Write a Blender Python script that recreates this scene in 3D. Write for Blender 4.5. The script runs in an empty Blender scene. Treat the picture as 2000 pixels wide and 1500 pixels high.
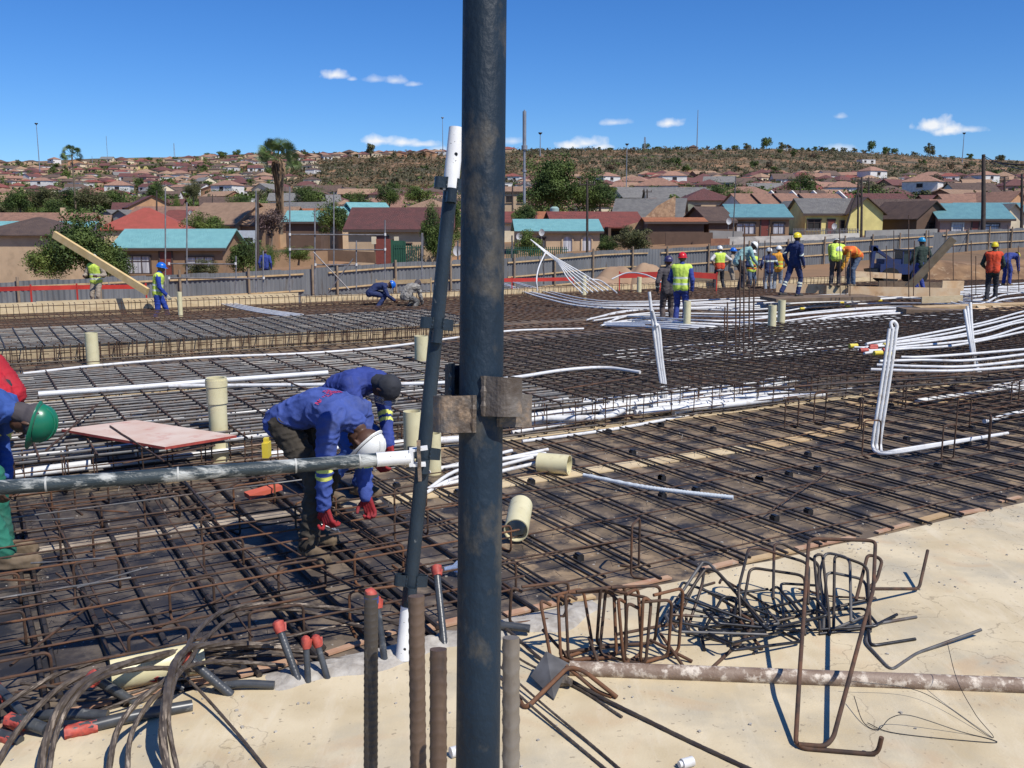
import bpy, bmesh, math, random
from mathutils import Vector, Matrix, noise as mnoise
R = math.radians
rnd = random.Random(7)
scene = bpy.context.scene
C = scene.collection
# ------------------------------------------------------------------ camera
F = 1900.0; CAMH = 2.1; HOR = 438.0
TH = math.atan((750 - HOR) / F)
cam_d = bpy.data.cameras.new('camera'); cam = bpy.data.objects.new('camera', cam_d); C.objects.link(cam)
cam.location = (0, 0, CAMH); cam.rotation_euler = (math.pi/2 - TH, 0, 0)
cam_d.sensor_width = 36; cam_d.lens = 36*F/2000; cam_d.clip_start = 0.05; cam_d.clip_end = 6000
scene.camera = cam
# ------------------------------------------------------------------ sun, sky, exposure
SUN_EL = R(53); SUN_DIR = Vector((0.72, -0.70, 0)).normalized()
sv = Vector((SUN_DIR.x*math.cos(SUN_EL), SUN_DIR.y*math.cos(SUN_EL), math.sin(SUN_EL)))
sun_d = bpy.data.lights.new('sun', 'SUN'); sun_d.energy = 5.0; sun_d.angle = R(0.5); sun_d.color = (1, .955, .88)
sun = bpy.data.objects.new('sun', sun_d); C.objects.link(sun)
sun.rotation_euler = (-sv).to_track_quat('-Z', 'Y').to_euler()
scene.view_settings.view_transform = 'Standard'; scene.view_settings.look = 'None'
scene.view_settings.exposure = 0.02; scene.view_settings.gamma = 1

def ray(px, py):
    u = (px-1000)/F; v = (py-750)/F
    return Vector((u, math.cos(TH)-v*math.sin(TH), -math.sin(TH)-v*math.cos(TH)))
def G(px, py, z=0.0):
    d = ray(px, py); t = (z-CAMH)/d.z
    return Vector((0, 0, CAMH)) + d*t
def PT(px, py, t):
    return Vector((0, 0, CAMH)) + ray(px, py)*t
def proj(p):
    c, s = math.cos(TH), math.sin(TH); z = p[2]-CAMH
    dep = p[1]*c - z*s; up = p[1]*s + z*c
    return 1000+F*p[0]/dep, 750-F*up/dep, dep
PHI = R(29.5); EB = Vector((math.cos(PHI), math.sin(PHI), 0)); EA = Vector((-math.sin(PHI), math.cos(PHI), 0))
O0 = Vector((0, 4.929, 0))
def AB(a, b, z=0.0): return O0 + EA*a + EB*b + Vector((0, 0, z))
def toab(p):
    q = Vector((p[0], p[1], 0)) - O0
    return q.dot(EA), q.dot(EB)

# world: nishita sky plus a few small cumulus clouds placed by direction
W = bpy.data.worlds.new('World'); scene.world = W; W.use_nodes = True
nt = W.node_tree; nt.nodes.clear()
def N(t, **k):
    n = nt.nodes.new(t)
    for a, b in k.items(): setattr(n, a, b)
    return n
out = N('ShaderNodeOutputWorld'); bg = N('ShaderNodeBackground'); bg.inputs[1].default_value = 0.112
sky = N('ShaderNodeTexSky'); sky.sky_type = 'NISHITA'; sky.sun_disc = False
sky.sun_elevation = SUN_EL; sky.sun_rotation = math.atan2(sv.x, sv.y)
sky.altitude = 1200; sky.air_density = 1.0; sky.dust_density = 0.25; sky.ozone_density = 3.0
tc = N('ShaderNodeTexCoord'); sep = N('ShaderNodeSeparateXYZ'); nt.links.new(tc.outputs['Generated'], sep.inputs[0])
def MA(op, a, b=None, c=None):
    n = N('ShaderNodeMath', operation=op)
    for i, v in enumerate((a, b, c)):
        if v is None: continue
        if isinstance(v, (int, float)): n.inputs[i].default_value = v
        else: nt.links.new(v, n.inputs[i])
    return n.outputs[0]
ysafe = MA('MAXIMUM', sep.outputs[1], 0.02)
uu = MA('DIVIDE', sep.outputs[0], ysafe); ww = MA('DIVIDE', sep.outputs[2], ysafe)
cmb = N('ShaderNodeCombineXYZ'); nt.links.new(uu, cmb.inputs[0]); nt.links.new(ww, cmb.inputs[1])
nz = N('ShaderNodeTexNoise'); nz.inputs['Scale'].default_value = 60; nz.inputs['Detail'].default_value = 5
nt.links.new(cmb.outputs[0], nz.inputs['Vector'])
mask = None
for (cx, cy, hw, hh, st) in [(655, 147, 24, 13, 1.0), (688, 155, 10, 5, .5), (735, 156, 26, 9, .45), (772, 158, 24, 10, .6), (812, 165, 18, 7, .55),
                             (745, 276, 38, 12, 1.0), (785, 279, 40, 10, .9), (825, 282, 34, 8, .8), (860, 294, 26, 9, .6), (1120, 285, 30, 10, .95), (1146, 281, 36, 13, 1.0), (1172, 288, 26, 8, .9),
                             (1308, 241, 24, 11, 1.0), (1200, 240, 30, 8, .6), (1000, 276, 22, 9, .5), (1824, 246, 36, 19, 1.2), (1852, 256, 34, 15, 1.1), (1890, 254, 32, 8, .6),
                             (1645, 291, 34, 9, .5), (1190, 297, 18, 6, .6), (1640, 228, 14, 6, .4)]:
    d = ray(cx, cy); u0 = d.x/d.y; w0 = d.z/d.y
    du = MA('MULTIPLY', MA('SUBTRACT', uu, u0), F/(hw*.86)); dw = MA('MULTIPLY', MA('SUBTRACT', ww, w0), F/(hh*.86))
    # flatter underside
    dw = MA('MULTIPLY', dw, MA('ADD', 1.0, MA('MULTIPLY', MA('LESS_THAN', dw, 0.0), 0.7)))
    r = MA('SQRT', MA('ADD', MA('MULTIPLY', du, du), MA('MULTIPLY', dw, dw)))
    m = MA('SUBTRACT', 1.35, r)
    m = MA('ADD', m, MA('MULTIPLY', MA('SUBTRACT', nz.outputs[0], 0.5), 2.6))
    m = MA('MULTIPLY', MA('MINIMUM', MA('MAXIMUM', MA('MULTIPLY', m, 0.8), 0.0), 1.0), st)
    mask = m if mask is None else MA('MAXIMUM', mask, m)
mask = MA('MINIMUM', MA('MULTIPLY', mask, MA('GREATER_THAN', sep.outputs[1], 0.1)), 0.93)
hs = N('ShaderNodeHueSaturation'); hs.inputs['Saturation'].default_value = 1.25; hs.inputs['Value'].default_value = 1.0
nt.links.new(sky.outputs[0], hs.inputs['Color'])
tn = N('ShaderNodeMixRGB'); tn.blend_type = 'MULTIPLY'; tn.inputs[0].default_value = 1; nt.links.new(hs.outputs[0], tn.inputs[1]); tn.inputs[2].default_value = (.56, .78, 1.1, 1)
mx = N('ShaderNodeMixRGB'); nt.links.new(mask, mx.inputs[0]); nt.links.new(tn.outputs[0], mx.inputs[1]); mx.inputs[2].default_value = (8.3, 8.4, 8.6, 1)
nt.links.new(mx.outputs[0], bg.inputs[0]); nt.links.new(bg.outputs[0], out.inputs[0])

# ------------------------------------------------------------------ materials
MATS = {}
def pm(name, c1, c2=None, scale=8, rough=.8, metal=0, bump=0, bscale=None, c3=None, detail=5, coords='pos', lo=.35, hi=.65, stretch=None, spec=.5, s3=None, t3=(.55, .7)):
    """noise-mixed principled material; c3 adds a second, patchier layer"""
    if name in MATS: return MATS[name]
    m = bpy.data.materials.new(name); m.use_nodes = True; n = m.node_tree; b = n.nodes['Principled BSDF']
    b.inputs['Roughness'].default_value = rough; b.inputs['Metallic'].default_value = metal
    b.inputs['Specular IOR Level'].default_value = spec
    c4 = lambda c: (c[0], c[1], c[2], 1)
    if c2 is None and c3 is None and not bump:
        b.inputs['Base Color'].default_value = c4(c1)
        c2 = tuple(x*.85 for x in c1)
    if coords == 'pos':
        g = n.nodes.new('ShaderNodeNewGeometry'); vec = g.outputs['Position']
    else:
        g = n.nodes.new('ShaderNodeTexCoord'); vec = g.outputs['Object']
    if stretch:
        mp = n.nodes.new('ShaderNodeMapping'); mp.inputs['Scale'].default_value = stretch
        n.links.new(vec, mp.inputs[0]); vec = mp.outputs[0]
    t = n.nodes.new('ShaderNodeTexNoise'); t.inputs['Scale'].default_value = scale; t.inputs['Detail'].default_value = detail
    n.links.new(vec, t.inputs['Vector'])
    cr = n.nodes.new('ShaderNodeValToRGB'); cr.color_ramp.elements[0].position = lo; cr.color_ramp.elements[1].position = hi
    cr.color_ramp.elements[0].color = c4(c1); cr.color_ramp.elements[1].color = c4(c2 or c1)
    n.links.new(t.outputs[0], cr.inputs[0]); col = cr.outputs[0]
    if c3 is not None:
        t2 = n.nodes.new('ShaderNodeTexNoise'); t2.inputs['Scale'].default_value = s3 or scale*.37; t2.inputs['Detail'].default_value = 7; t2.inputs['Roughness'].default_value = .65
        n.links.new(vec, t2.inputs['Vector'])
        r2 = n.nodes.new('ShaderNodeValToRGB'); r2.color_ramp.elements[0].position = t3[0]; r2.color_ramp.elements[1].position = t3[1]
        n.links.new(t2.outputs[0], r2.inputs[0])
        mixn = n.nodes.new('ShaderNodeMixRGB'); n.links.new(r2.outputs[0], mixn.inputs[0]); n.links.new(col, mixn.inputs[1]); mixn.inputs[2].default_value = c4(c3)
        col = mixn.outputs[0]
    n.links.new(col, b.inputs['Base Color'])
    if bump:
        tb = n.nodes.new('ShaderNodeTexNoise'); tb.inputs['Scale'].default_value = bscale or scale*4; tb.inputs['Detail'].default_value = 4
        n.links.new(vec, tb.inputs['Vector'])
        bp = n.nodes.new('ShaderNodeBump'); bp.inputs['Strength'].default_value = bump; bp.inputs['Distance'].default_value = .01
        n.links.new(tb.outputs[0], bp.inputs['Height']); n.links.new(bp.outputs[0], b.inputs['Normal'])
    MATS[name] = m
    return m
def wave_bump(m, scale, direction='X', strength=.6, dist=.02, coords='Object', rot=0):
    n = m.node_tree; b = n.nodes['Principled BSDF']
    g = n.nodes.new('ShaderNodeTexCoord'); mp = n.nodes.new('ShaderNodeMapping'); mp.inputs['Rotation'].default_value = (0, 0, rot)
    w = n.nodes.new('ShaderNodeTexWave'); w.bands_direction = direction; w.inputs['Scale'].default_value = scale; w.inputs['Distortion'].default_value = 0
    n.links.new(g.outputs[coords], mp.inputs[0]); n.links.new(mp.outputs[0], w.inputs['Vector'])
    bp = n.nodes.new('ShaderNodeBump'); bp.inputs['Strength'].default_value = strength; bp.inputs['Distance'].default_value = dist
    n.links.new(w.outputs['Color'], bp.inputs['Height']); n.links.new(bp.outputs[0], b.inputs['Normal'])
    return m

# ------------------------------------------------------------------ mesh helpers
class MB:
    def __init__(s): s.v = []; s.f = []; s.mi = []
    def add(s, vs, fs, mi=0):
        o = len(s.v); s.v += [tuple(v) for v in vs]; s.f += [tuple(i+o for i in f) for f in fs]; s.mi += [mi]*len(fs)
    def box(s, c, d, M=None, mi=0):
        x, y, z = d[0]/2, d[1]/2, d[2]/2
        vs = [Vector((i*x, j*y, k*z)) for k in (-1, 1) for j in (-1, 1) for i in (-1, 1)]
        if M is not None: vs = [M @ v for v in vs]
        c = Vector(c); vs = [v+c for v in vs]
        s.add(vs, [(0, 2, 3, 1), (4, 5, 7, 6), (0, 1, 5, 4), (2, 6, 7, 3), (0, 4, 6, 2), (1, 3, 7, 5)], mi)
    def beam(s, p, q, w, h, mi=0, up=(0, 0, 1)):
        p, q = Vector(p), Vector(q); d = (q-p).normalized(); up = Vector(up)
        if abs(d.dot(up)) > .98: up = Vector((0, 1, 0))
        x = d.cross(up).normalized(); u = x.cross(d)
        vs = [e + x*i*w/2 + u*k*h/2 for e in (p, q) for k in (-1, 1) for i in (-1, 1)]
        s.add(vs, [(0, 2, 3, 1), (4, 5, 7, 6), (0, 1, 5, 4), (2, 6, 7, 3), (0, 4, 6, 2), (1, 3, 7, 5)], mi)
    def tube(s, pts, r, seg=8, mi=0, cap=True, lobes=0, twist=0, lobe_h=.12, rfun=None):
        pts = [Vector(p) for p in pts]; n = len(pts); rings = []
        t0 = (pts[1]-pts[0]).normalized(); ref = Vector((0, 0, 1)) if abs(t0.z) < .9 else Vector((1, 0, 0))
        nx = t0.cross(ref).normalized(); L = 0
        vs = []
        for i, p in enumerate(pts):
            if i == 0: t = t0
            elif i == n-1: t = (pts[-1]-pts[-2]).normalized()
            else: t = ((pts[i+1]-p).normalized() + (p-pts[i-1]).normalized())
            if t.length < 1e-6: t = t0
            t = t.normalized(); nx = (nx - t*nx.dot(t)).normalized(); ny = t.cross(nx)
            if i: L += (p-pts[i-1]).length
            rr = r if not hasattr(r, '__len__') else r[i]
            for k in range(seg):
                a = 2*math.pi*k/seg; q = rr
                if lobes: q = rr*(1+lobe_h*math.cos(lobes*a + twist*L))
                if rfun: q = rr*rfun(a, L)
                vs.append(p + nx*math.cos(a)*q + ny*math.sin(a)*q)
        fs = []
        for i in range(n-1):
            for k in range(seg):
                a = i*seg+k; b = i*seg+(k+1) % seg
                fs.append((a, b, b+seg, a+seg))
        if cap: fs += [tuple(range(seg))[::-1], tuple(range((n-1)*seg, n*seg))]
        s.add(vs, fs, mi)
    def pipe(s, p, q, ro, ri, seg=24, mi=0):
        """hollow pipe, open at both ends"""
        p, q = Vector(p), Vector(q); d = (q-p).normalized(); ref = Vector((0, 0, 1)) if abs(d.z) < .9 else Vector((1, 0, 0))
        x = d.cross(ref).normalized(); y = d.cross(x); vs = []
        for (e, r) in ((p, ro), (q, ro), (q, ri), (p, ri)):
            vs += [e + x*math.cos(2*math.pi*k/seg)*r + y*math.sin(2*math.pi*k/seg)*r for k in range(seg)]
        fs = []
        for i in range(4):
            for k in range(seg):
                k2 = (k+1) % seg; j = (i+1) % 4
                fs.append((i*seg+k, i*seg+k2, j*seg+k2, j*seg+k))
        s.add(vs, fs, mi)
    def capsule(s, p, q, r1, r2, seg=12, rings=4, mi=0):
        p, q = Vector(p), Vector(q); d = q-p
        if d.length < 1e-5: d = Vector((0, 0, 1e-4))
        d = d.normalized(); ref = Vector((0, 0, 1)) if abs(d.z) < .9 else Vector((1, 0, 0))
        x = d.cross(ref).normalized(); y = d.cross(x); rows = []
        for i in range(rings+1):
            a = -math.pi/2 + i*(math.pi/2)/rings; rows.append((p + d*math.sin(a)*r1, math.cos(a)*r1))
        for i in range(rings+1):
            a = i*(math.pi/2)/rings; rows.append((q + d*math.sin(a)*r2, math.cos(a)*r2))
        vs = []; fs = []
        for (c, r) in rows:
            r = max(r, 1e-4)
            vs += [c + x*math.cos(2*math.pi*k/seg)*r + y*math.sin(2*math.pi*k/seg)*r for k in range(seg)]
        for i in range(len(rows)-1):
            for k in range(seg):
                a = i*seg+k; b = i*seg+(k+1) % seg; fs.append((a, b, b+seg, a+seg))
        fs += [tuple(range(seg))[::-1], tuple(range((len(rows)-1)*seg, len(rows)*seg))]
        s.add(vs, fs, mi)
    def mesh(s, name, mats, smooth=False):
        me = bpy.data.meshes.new(name); me.from_pydata(s.v, [], s.f)
        mats = mats if isinstance(mats, (list, tuple)) else [mats]
        for m in mats: me.materials.append(m)
        if len(mats) > 1: me.polygons.foreach_set('material_index', s.mi)
        bm = bmesh.new(); bm.from_mesh(me); bmesh.ops.recalc_face_normals(bm, faces=bm.faces); bm.to_mesh(me); bm.free()
        if smooth:
            me.polygons.foreach_set('use_smooth', [True]*len(me.polygons))
            try: me.set_sharp_from_angle(angle=R(50))
            except Exception: pass
        me.update(); return me
    def obj(s, name, mats, parent=None, smooth=False, loc=None):
        me = s.mesh(name, mats, smooth); o = bpy.data.objects.new(name, me); C.objects.link(o)
        if parent is not None: o.parent = parent
        if loc is not None: o.location = loc
        return o
def tag(o, label, cat=None, group=None, kind=None):
    if label: o['label'] = label
    if cat: o['category'] = cat
    if group: o['group'] = group
    if kind: o['kind'] = kind
    return o
def empty(name, loc, label, cat, group=None, rz=0):
    o = bpy.data.objects.new(name, None); C.objects.link(o); o.location = loc; o.rotation_euler = (0, 0, rz); o.empty_display_size = .1
    return tag(o, label, cat, group)
def single(mb, name, mats, label, cat, group=None, smooth=False, origin=None):
    """top-level thing of one mesh; origin moved to its base"""
    if origin is not None:
        ox = Vector(origin); mb.v = [tuple(Vector(v)-ox) for v in mb.v]
    o = mb.obj(name, mats, None, smooth, origin); return tag(o, label, cat, group)
def copy_tree(o, parent=None):
    c = o.copy(); C.objects.link(c)
    if parent is not None: c.parent = parent
    for ch in list(o.children): copy_tree(ch, c)
    return c
def fillet(pts, r, n=4):
    pts = [Vector(p) for p in pts]; res = [pts[0]]
    for i in range(1, len(pts)-1):
        a, b, c = pts[i-1], pts[i], pts[i+1]; u = (a-b); v = (c-b); rr = min(r, u.length*.45, v.length*.45)
        p = b+u.normalized()*rr; q = b+v.normalized()*rr
        for k in range(n+1):
            t = k/n; res.append(p*(1-t)**2 + b*2*t*(1-t) + q*t*t)
    res.append(pts[-1]); return res
def smoothpath(pts, n=6):
    pts = [Vector(p) for p in pts]; P = [pts[0]*2-pts[1]] + pts + [pts[-1]*2-pts[-2]]; res = []
    for i in range(1, len(P)-2):
        a, b, c, d = P[i-1], P[i], P[i+1], P[i+2]
        for k in range(n):
            t = k/n
            res.append(.5*((2*b) + (c-a)*t + (2*a-5*b+4*c-d)*t*t + (3*b-a-3*c+d)*t**3))
    res.append(pts[-1]); return res
ORD = ['', 'first', 'second', 'third', 'fourth', 'fifth', 'sixth', 'seventh', 'eighth', 'ninth', 'tenth', 'eleventh', 'twelfth', 'thirteenth', 'fourteenth', 'fifteenth', 'sixteenth', 'seventeenth', 'eighteenth', 'nineteenth', 'twentieth']
TENS = {2: 'twenty', 3: 'thirty', 4: 'forty', 5: 'fifty', 6: 'sixty', 7: 'seventy', 8: 'eighty', 9: 'ninety'}
def nth(i):
    if i <= 20: return ORD[i]
    if i >= 100: return 'hundred-and-' + nth(i-100) if i > 100 else 'hundredth'
    return TENS[i//10] + ('-'+ORD[i % 10] if i % 10 else 'th').replace('yth', 'ieth') if i % 10 else TENS[i//10][:-1]+'ieth'
def order_labels(objs, suffix=''):
    """things sharing a base label get their place from the left"""
    by = {}
    for o in objs: by.setdefault(o['label'], []).append(o)
    for base, ls in by.items():
        if len(ls) < 2: continue
        ls.sort(key=lambda o: o.location.x/max(o.location.y, .1))
        for i, o in enumerate(ls):
            o['label'] = base + ', ' + (nth(i+1) + ' from left' if i else 'leftmost')
# ================================================================== MATERIALS USED
M_slab = pm('slab_concrete', (.47, .375, .225), (.62, .52, .345), 2.3, .88, bump=.12, bscale=90, c3=(.42, .37, .27), s3=1.1, t3=(.48, .66), lo=.32, hi=.62, detail=9)
def slab_marks(m):
    n = m.node_tree; b = n.nodes['Principled BSDF']; src = b.inputs['Base Color'].links[0].from_socket; g = n.nodes.new('ShaderNodeNewGeometry')
    def ramp(sock, lo, hi, a=(0, 0, 0, 1), c=(1, 1, 1, 1)):
        r = n.nodes.new('ShaderNodeValToRGB'); r.color_ramp.elements[0].position = lo; r.color_ramp.elements[1].position = hi; r.color_ramp.elements[0].color = a; r.color_ramp.elements[1].color = c; n.links.new(sock, r.inputs[0]); return r.outputs[0]
    def mix(f, a, col, fac=1):
        k = n.nodes.new('ShaderNodeMath'); k.operation = 'MULTIPLY'; n.links.new(f, k.inputs[0]); k.inputs[1].default_value = fac
        x = n.nodes.new('ShaderNodeMixRGB'); n.links.new(k.outputs[0], x.inputs[0]); n.links.new(a, x.inputs[1]); x.inputs[2].default_value = col; return x.outputs[0]
    t = n.nodes.new('ShaderNodeTexNoise'); t.inputs['Scale'].default_value = 1.7; t.inputs['Detail'].default_value = 6; t.inputs['Distortion'].default_value = 1.5; n.links.new(g.outputs['Position'], t.inputs['Vector'])
    c = mix(ramp(t.outputs[0], .56, .68), src, (.50, .31, .16, 1), .35)
    t2 = n.nodes.new('ShaderNodeTexNoise'); t2.inputs['Scale'].default_value = 38; t2.inputs['Detail'].default_value = 3; n.links.new(g.outputs['Position'], t2.inputs['Vector'])
    c = mix(ramp(t2.outputs[0], .66, .72), c, (.22, .17, .12, 1), .6)
    v = n.nodes.new('ShaderNodeTexVoronoi'); v.feature = 'DISTANCE_TO_EDGE'; v.inputs['Scale'].default_value = .55; d = n.nodes.new('ShaderNodeTexNoise'); d.inputs['Scale'].default_value = 2.5; d.inputs['Detail'].default_value = 6
    n.links.new(g.outputs['Position'], d.inputs['Vector']); ad = n.nodes.new('ShaderNodeMixRGB'); ad.blend_type = 'LINEAR_LIGHT'; ad.inputs[0].default_value = .5; n.links.new(g.outputs['Position'], ad.inputs[1]); n.links.new(d.outputs['Color'], ad.inputs[2]); n.links.new(ad.outputs[0], v.inputs['Vector'])
    c = mix(ramp(v.outputs['Distance'], .0, .0035, (1, 1, 1, 1), (0, 0, 0, 1)), c, (.16, .12, .08, 1), .55)
    w = n.nodes.new('ShaderNodeTexNoise'); w.inputs['Scale'].default_value = 7; w.inputs['Detail'].default_value = 8; w.inputs['Roughness'].default_value = .7; mp = n.nodes.new('ShaderNodeMapping'); mp.inputs['Rotation'].default_value = (0, 0, .7); mp.inputs['Scale'].default_value = (1, .18, 1)
    n.links.new(g.outputs['Position'], mp.inputs[0]); n.links.new(mp.outputs[0], w.inputs['Vector']); c = mix(ramp(w.outputs[0], .52, .66), c, (.68, .60, .45, 1), .35)
    n.links.new(c, b.inputs['Base Color'])
slab_marks(M_slab)
M_lime = pm('slab_edge_concrete', (.44, .41, .36), (.30, .27, .23), 18, .95, bump=.8, bscale=30)
M_rust = pm('rusty_rebar', (.10, .054, .032), (.042, .027, .020), 14, .78, metal=.15, c3=(.17, .075, .035), s3=5, t3=(.52, .72))
M_rustl = pm('bright_rust_rebar', (.165, .072, .03), (.10, .045, .022), 18, .8, c3=(.09, .055, .035), s3=9)
M_dark = pm('dark_rebar', (.040, .036, .035), (.085, .068, .055), 14, .55, metal=.5, c3=(.12, .06, .035), s3=6, t3=(.55, .7))
M_grey = pm('grey_rebar', (.085, .083, .083), (.14, .135, .13), 16, .5, metal=.25, c3=(.085, .05, .032), s3=6, t3=(.5, .66))
M_black = pm('black_steel', (.025, .026, .028), (.055, .055, .06), 20, .38, metal=.6)
M_pvc = pm('cream_pvc', (.62, .56, .33), (.68, .62, .39), 6, .42, c3=(.55, .48, .29), s3=14)
M_white = pm('white_conduit', (.70, .70, .69), (.60, .60, .59), 5, .45, c3=(.42, .37, .31), s3=11, t3=(.54, .72), bump=.15)
M_wrap = pm('red_wrap', (.50, .085, .055), (.30, .045, .035), 40, .6, c3=(.25, .1, .08), s3=25)
M_ply = pm('pale_plywood', (.55, .42, .24), (.66, .53, .33), 5, .8, stretch=(1, 1, 3), c3=(.36, .25, .14), s3=2.5, t3=(.5, .72))
M_timber = pm('timber', (.42, .28, .14), (.55, .40, .22), 6, .85, c3=(.28, .18, .10), s3=3)
M_timbp = pm('pink_timber', (.38, .20, .12), (.46, .30, .19), 9, .85, c3=(.45, .38, .29), s3=12)
M_timbd = pm('dark_timber', (.13, .09, .06), (.2, .14, .09), 8, .85)
M_scaf = None
def painted_tube(name, base, chips, dust, lo=.57, hi=.60, rough=.38, s=22):
    m = pm(name, base, tuple(x*1.5 for x in base), 9, rough, metal=.0, c3=dust, s3=s, t3=(lo, hi), bump=.3, bscale=90, coords='obj', stretch=(1, 1, .6), spec=.3)
    return m
M_pole = painted_tube('navy_scaffold_paint', (.008, .017, .028), None, (.105, .09, .065), .52, .74, .55, 13)
M_prop = painted_tube('black_scaffold_paint', (.016, .024, .032), None, (.16, .17, .17), .66, .72, .35, 30)
M_trans = pm('worn_dark_scaffold_paint', (.022, .034, .040), (.045, .06, .066), 12, .4, c3=(.42, .43, .40), s3=9, t3=(.50, .60), bump=.3, bscale=90, coords='obj', stretch=(.45, 2.2, 2.2), spec=.4, detail=8)
M_wpaint = pm('white_paint_spattered', (.78, .78, .76), (.7, .7, .69), 12, .5, c3=(.03, .03, .035), s3=45, t3=(.66, .69), coords='obj')
M_brk = pm('bare_steel_bracket', (.075, .055, .040), (.16, .14, .12), 18, .6, metal=.15, c3=(.38, .26, .16), s3=14, t3=(.50, .64), coords='obj', bump=.35, bscale=120)

def deck_material(name, c1, c2, c3):
    m = pm(name, c1, c2, 2.9, .62, bump=.2, bscale=20, c3=c3, s3=4.2, t3=(.47, .60), lo=.43, hi=.58, detail=9)
    n = m.node_tree; b = n.nodes['Principled BSDF']; src = b.inputs['Base Color'].links[0].from_socket
    g = n.nodes.new('ShaderNodeNewGeometry'); mp = n.nodes.new('ShaderNodeMapping'); mp.inputs['Rotation'].default_value = (0, 0, -PHI)
    n.links.new(g.outputs['Position'], mp.inputs[0])
    br = n.nodes.new('ShaderNodeTexBrick'); br.inputs['Scale'].default_value = 1; br.inputs['Brick Width'].default_value = 2.44; br.inputs['Row Height'].default_value = 1.22
    br.inputs['Mortar Size'].default_value = .006; br.inputs['Color1'].default_value = (1.1, 1.06, 1.0, 1); br.inputs['Color2'].default_value = (.62, .64, .68, 1); br.inputs['Mortar'].default_value = (.16, .15, .14, 1)
    n.links.new(mp.outputs[0], br.inputs['Vector'])
    mu = n.nodes.new('ShaderNodeMixRGB'); mu.blend_type = 'MULTIPLY'; mu.inputs[0].default_value = 1
    n.links.new(src, mu.inputs[1]); n.links.new(br.outputs[0], mu.inputs[2])
    sp = n.nodes.new('ShaderNodeTexNoise'); sp.inputs['Scale'].default_value = 26; sp.inputs['Detail'].default_value = 2
    n.links.new(g.outputs['Position'], sp.inputs['Vector'])
    rr = n.nodes.new('ShaderNodeValToRGB'); rr.color_ramp.elements[0].position = .71; rr.color_ramp.elements[1].position = .74
    n.links.new(sp.outputs[0], rr.inputs[0])
    m2 = n.nodes.new('ShaderNodeMixRGB'); n.links.new(rr.outputs[0], m2.inputs[0]); n.links.new(mu.outputs[0], m2.inputs[1]); m2.inputs[2].default_value = (.4, .36, .31, 1)
    n.links.new(m2.outputs[0], b.inputs['Base Color'])
    return m
M_deck = deck_material('film_faced_plywood', (.165, .122, .078), (.034, .030, .030), (.30, .22, .135))
M_deckf = deck_material('dusty_plywood', (.17, .12, .075), (.10, .08, .062), (.26, .19, .12))
M_earth = pm('red_brown_earth', (.30, .19, .115), (.40, .28, .18), .8, .95, bump=.5, bscale=6, c3=(.22, .14, .09))

# ================================================================== TERRAIN
TT = [  # distance : pixel row of the ground at px 0, 500, 1000, 1500, 2000
    (30, (.0)), ]
ZN = {  # near ground heights (metres) by distance
    -50: (-1.3, -1.3, -1.2, -1.1, -1.0), 34: (-1.6, -1.5, -1.2, -.8, -.5), 50: (-2.1, -1.85, -1.2, -.75, -.3), 73: (-2.15, -2.0, -.95, -.1, .35), 100: (-1.9, -1.4, -.5, .8, 1.0)}
ROWS = {150: (478, 466, 452, 436, 432), 200: (452, 444, 430, 418, 414), 300: (412, 412, 400, 394, 392), 450: (388, 384, 366, 364, 368), 600: (366, 352, 334, 334, 345), 800: (338, 322, 303, 300, 325), 900: (326, 306, 296, 293, 317), 1100: (318, 304, 300, 296, 320), 1500: (345, 345, 345, 345, 345), 3500: (420, 420, 420, 420, 420)}
YS = sorted(ZN) + sorted(ROWS)
def terr(x, y):
    if y < 1: y = 1
    u = 1000 + F*x/max(y, 34)  # image column
    k = min(max(u/500, 0), 3.9999); i = int(k); fk = k-i
    def at(yy):
        if yy in ZN: r = ZN[yy]; return r[i]*(1-fk)+r[i+1]*fk
        r = ROWS[yy]; row = r[i]*(1-fk)+r[i+1]*fk
        return CAMH + (HOR-row)*yy/(F*1.027)
    for j in range(len(YS)-1):
        if YS[j] <= y <= YS[j+1]:
            t = (y-YS[j])/(YS[j+1]-YS[j]); z = at(YS[j])*(1-t)+at(YS[j+1])*t
            break
    else: z = at(YS[-1])
    if y > 110: z += (mnoise.noise(Vector((x*.012, y*.012, 0)))*.9 + mnoise.noise(Vector((x*.04, y*.04, 3)))*.35)*min(1, (y-110)/200)*2.2
    return z
mb = MB(); ys = [-60, -20, 0, 10, 20, 28, 34, 38, 42, 46, 50, 56, 62, 68, 73, 80, 88, 95, 100, 110, 120, 135, 150]
y = 150
while y < 1250: y *= 1.035; ys.append(y)
ys += [1350, 1500, 2000, 3500]
us = [-3000+50*i for i in range(161)]
for y in ys:
    for u in us:
        x = (u-1000)/F*max(y, 60); mb.v.append((x, y, terr(x, y)))
nu = len(us)
for j in range(len(ys)-1):
    for i in range(nu-1):
        a = j*nu+i; mb.f.append((a, a+1, a+1+nu, a+nu)); mb.mi.append(0)
M_hill = pm('dry_grass_hillside', (.30, .165, .08), (.17, .105, .055), .035, .95, c3=(.075, .066, .034), s3=.025, t3=(.44, .6), detail=8, lo=.42, hi=.62, bump=.6, bscale=.5)
g = mb.obj('ground', M_hill, None, True); tag(g, None, None, None, 'structure')

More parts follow.
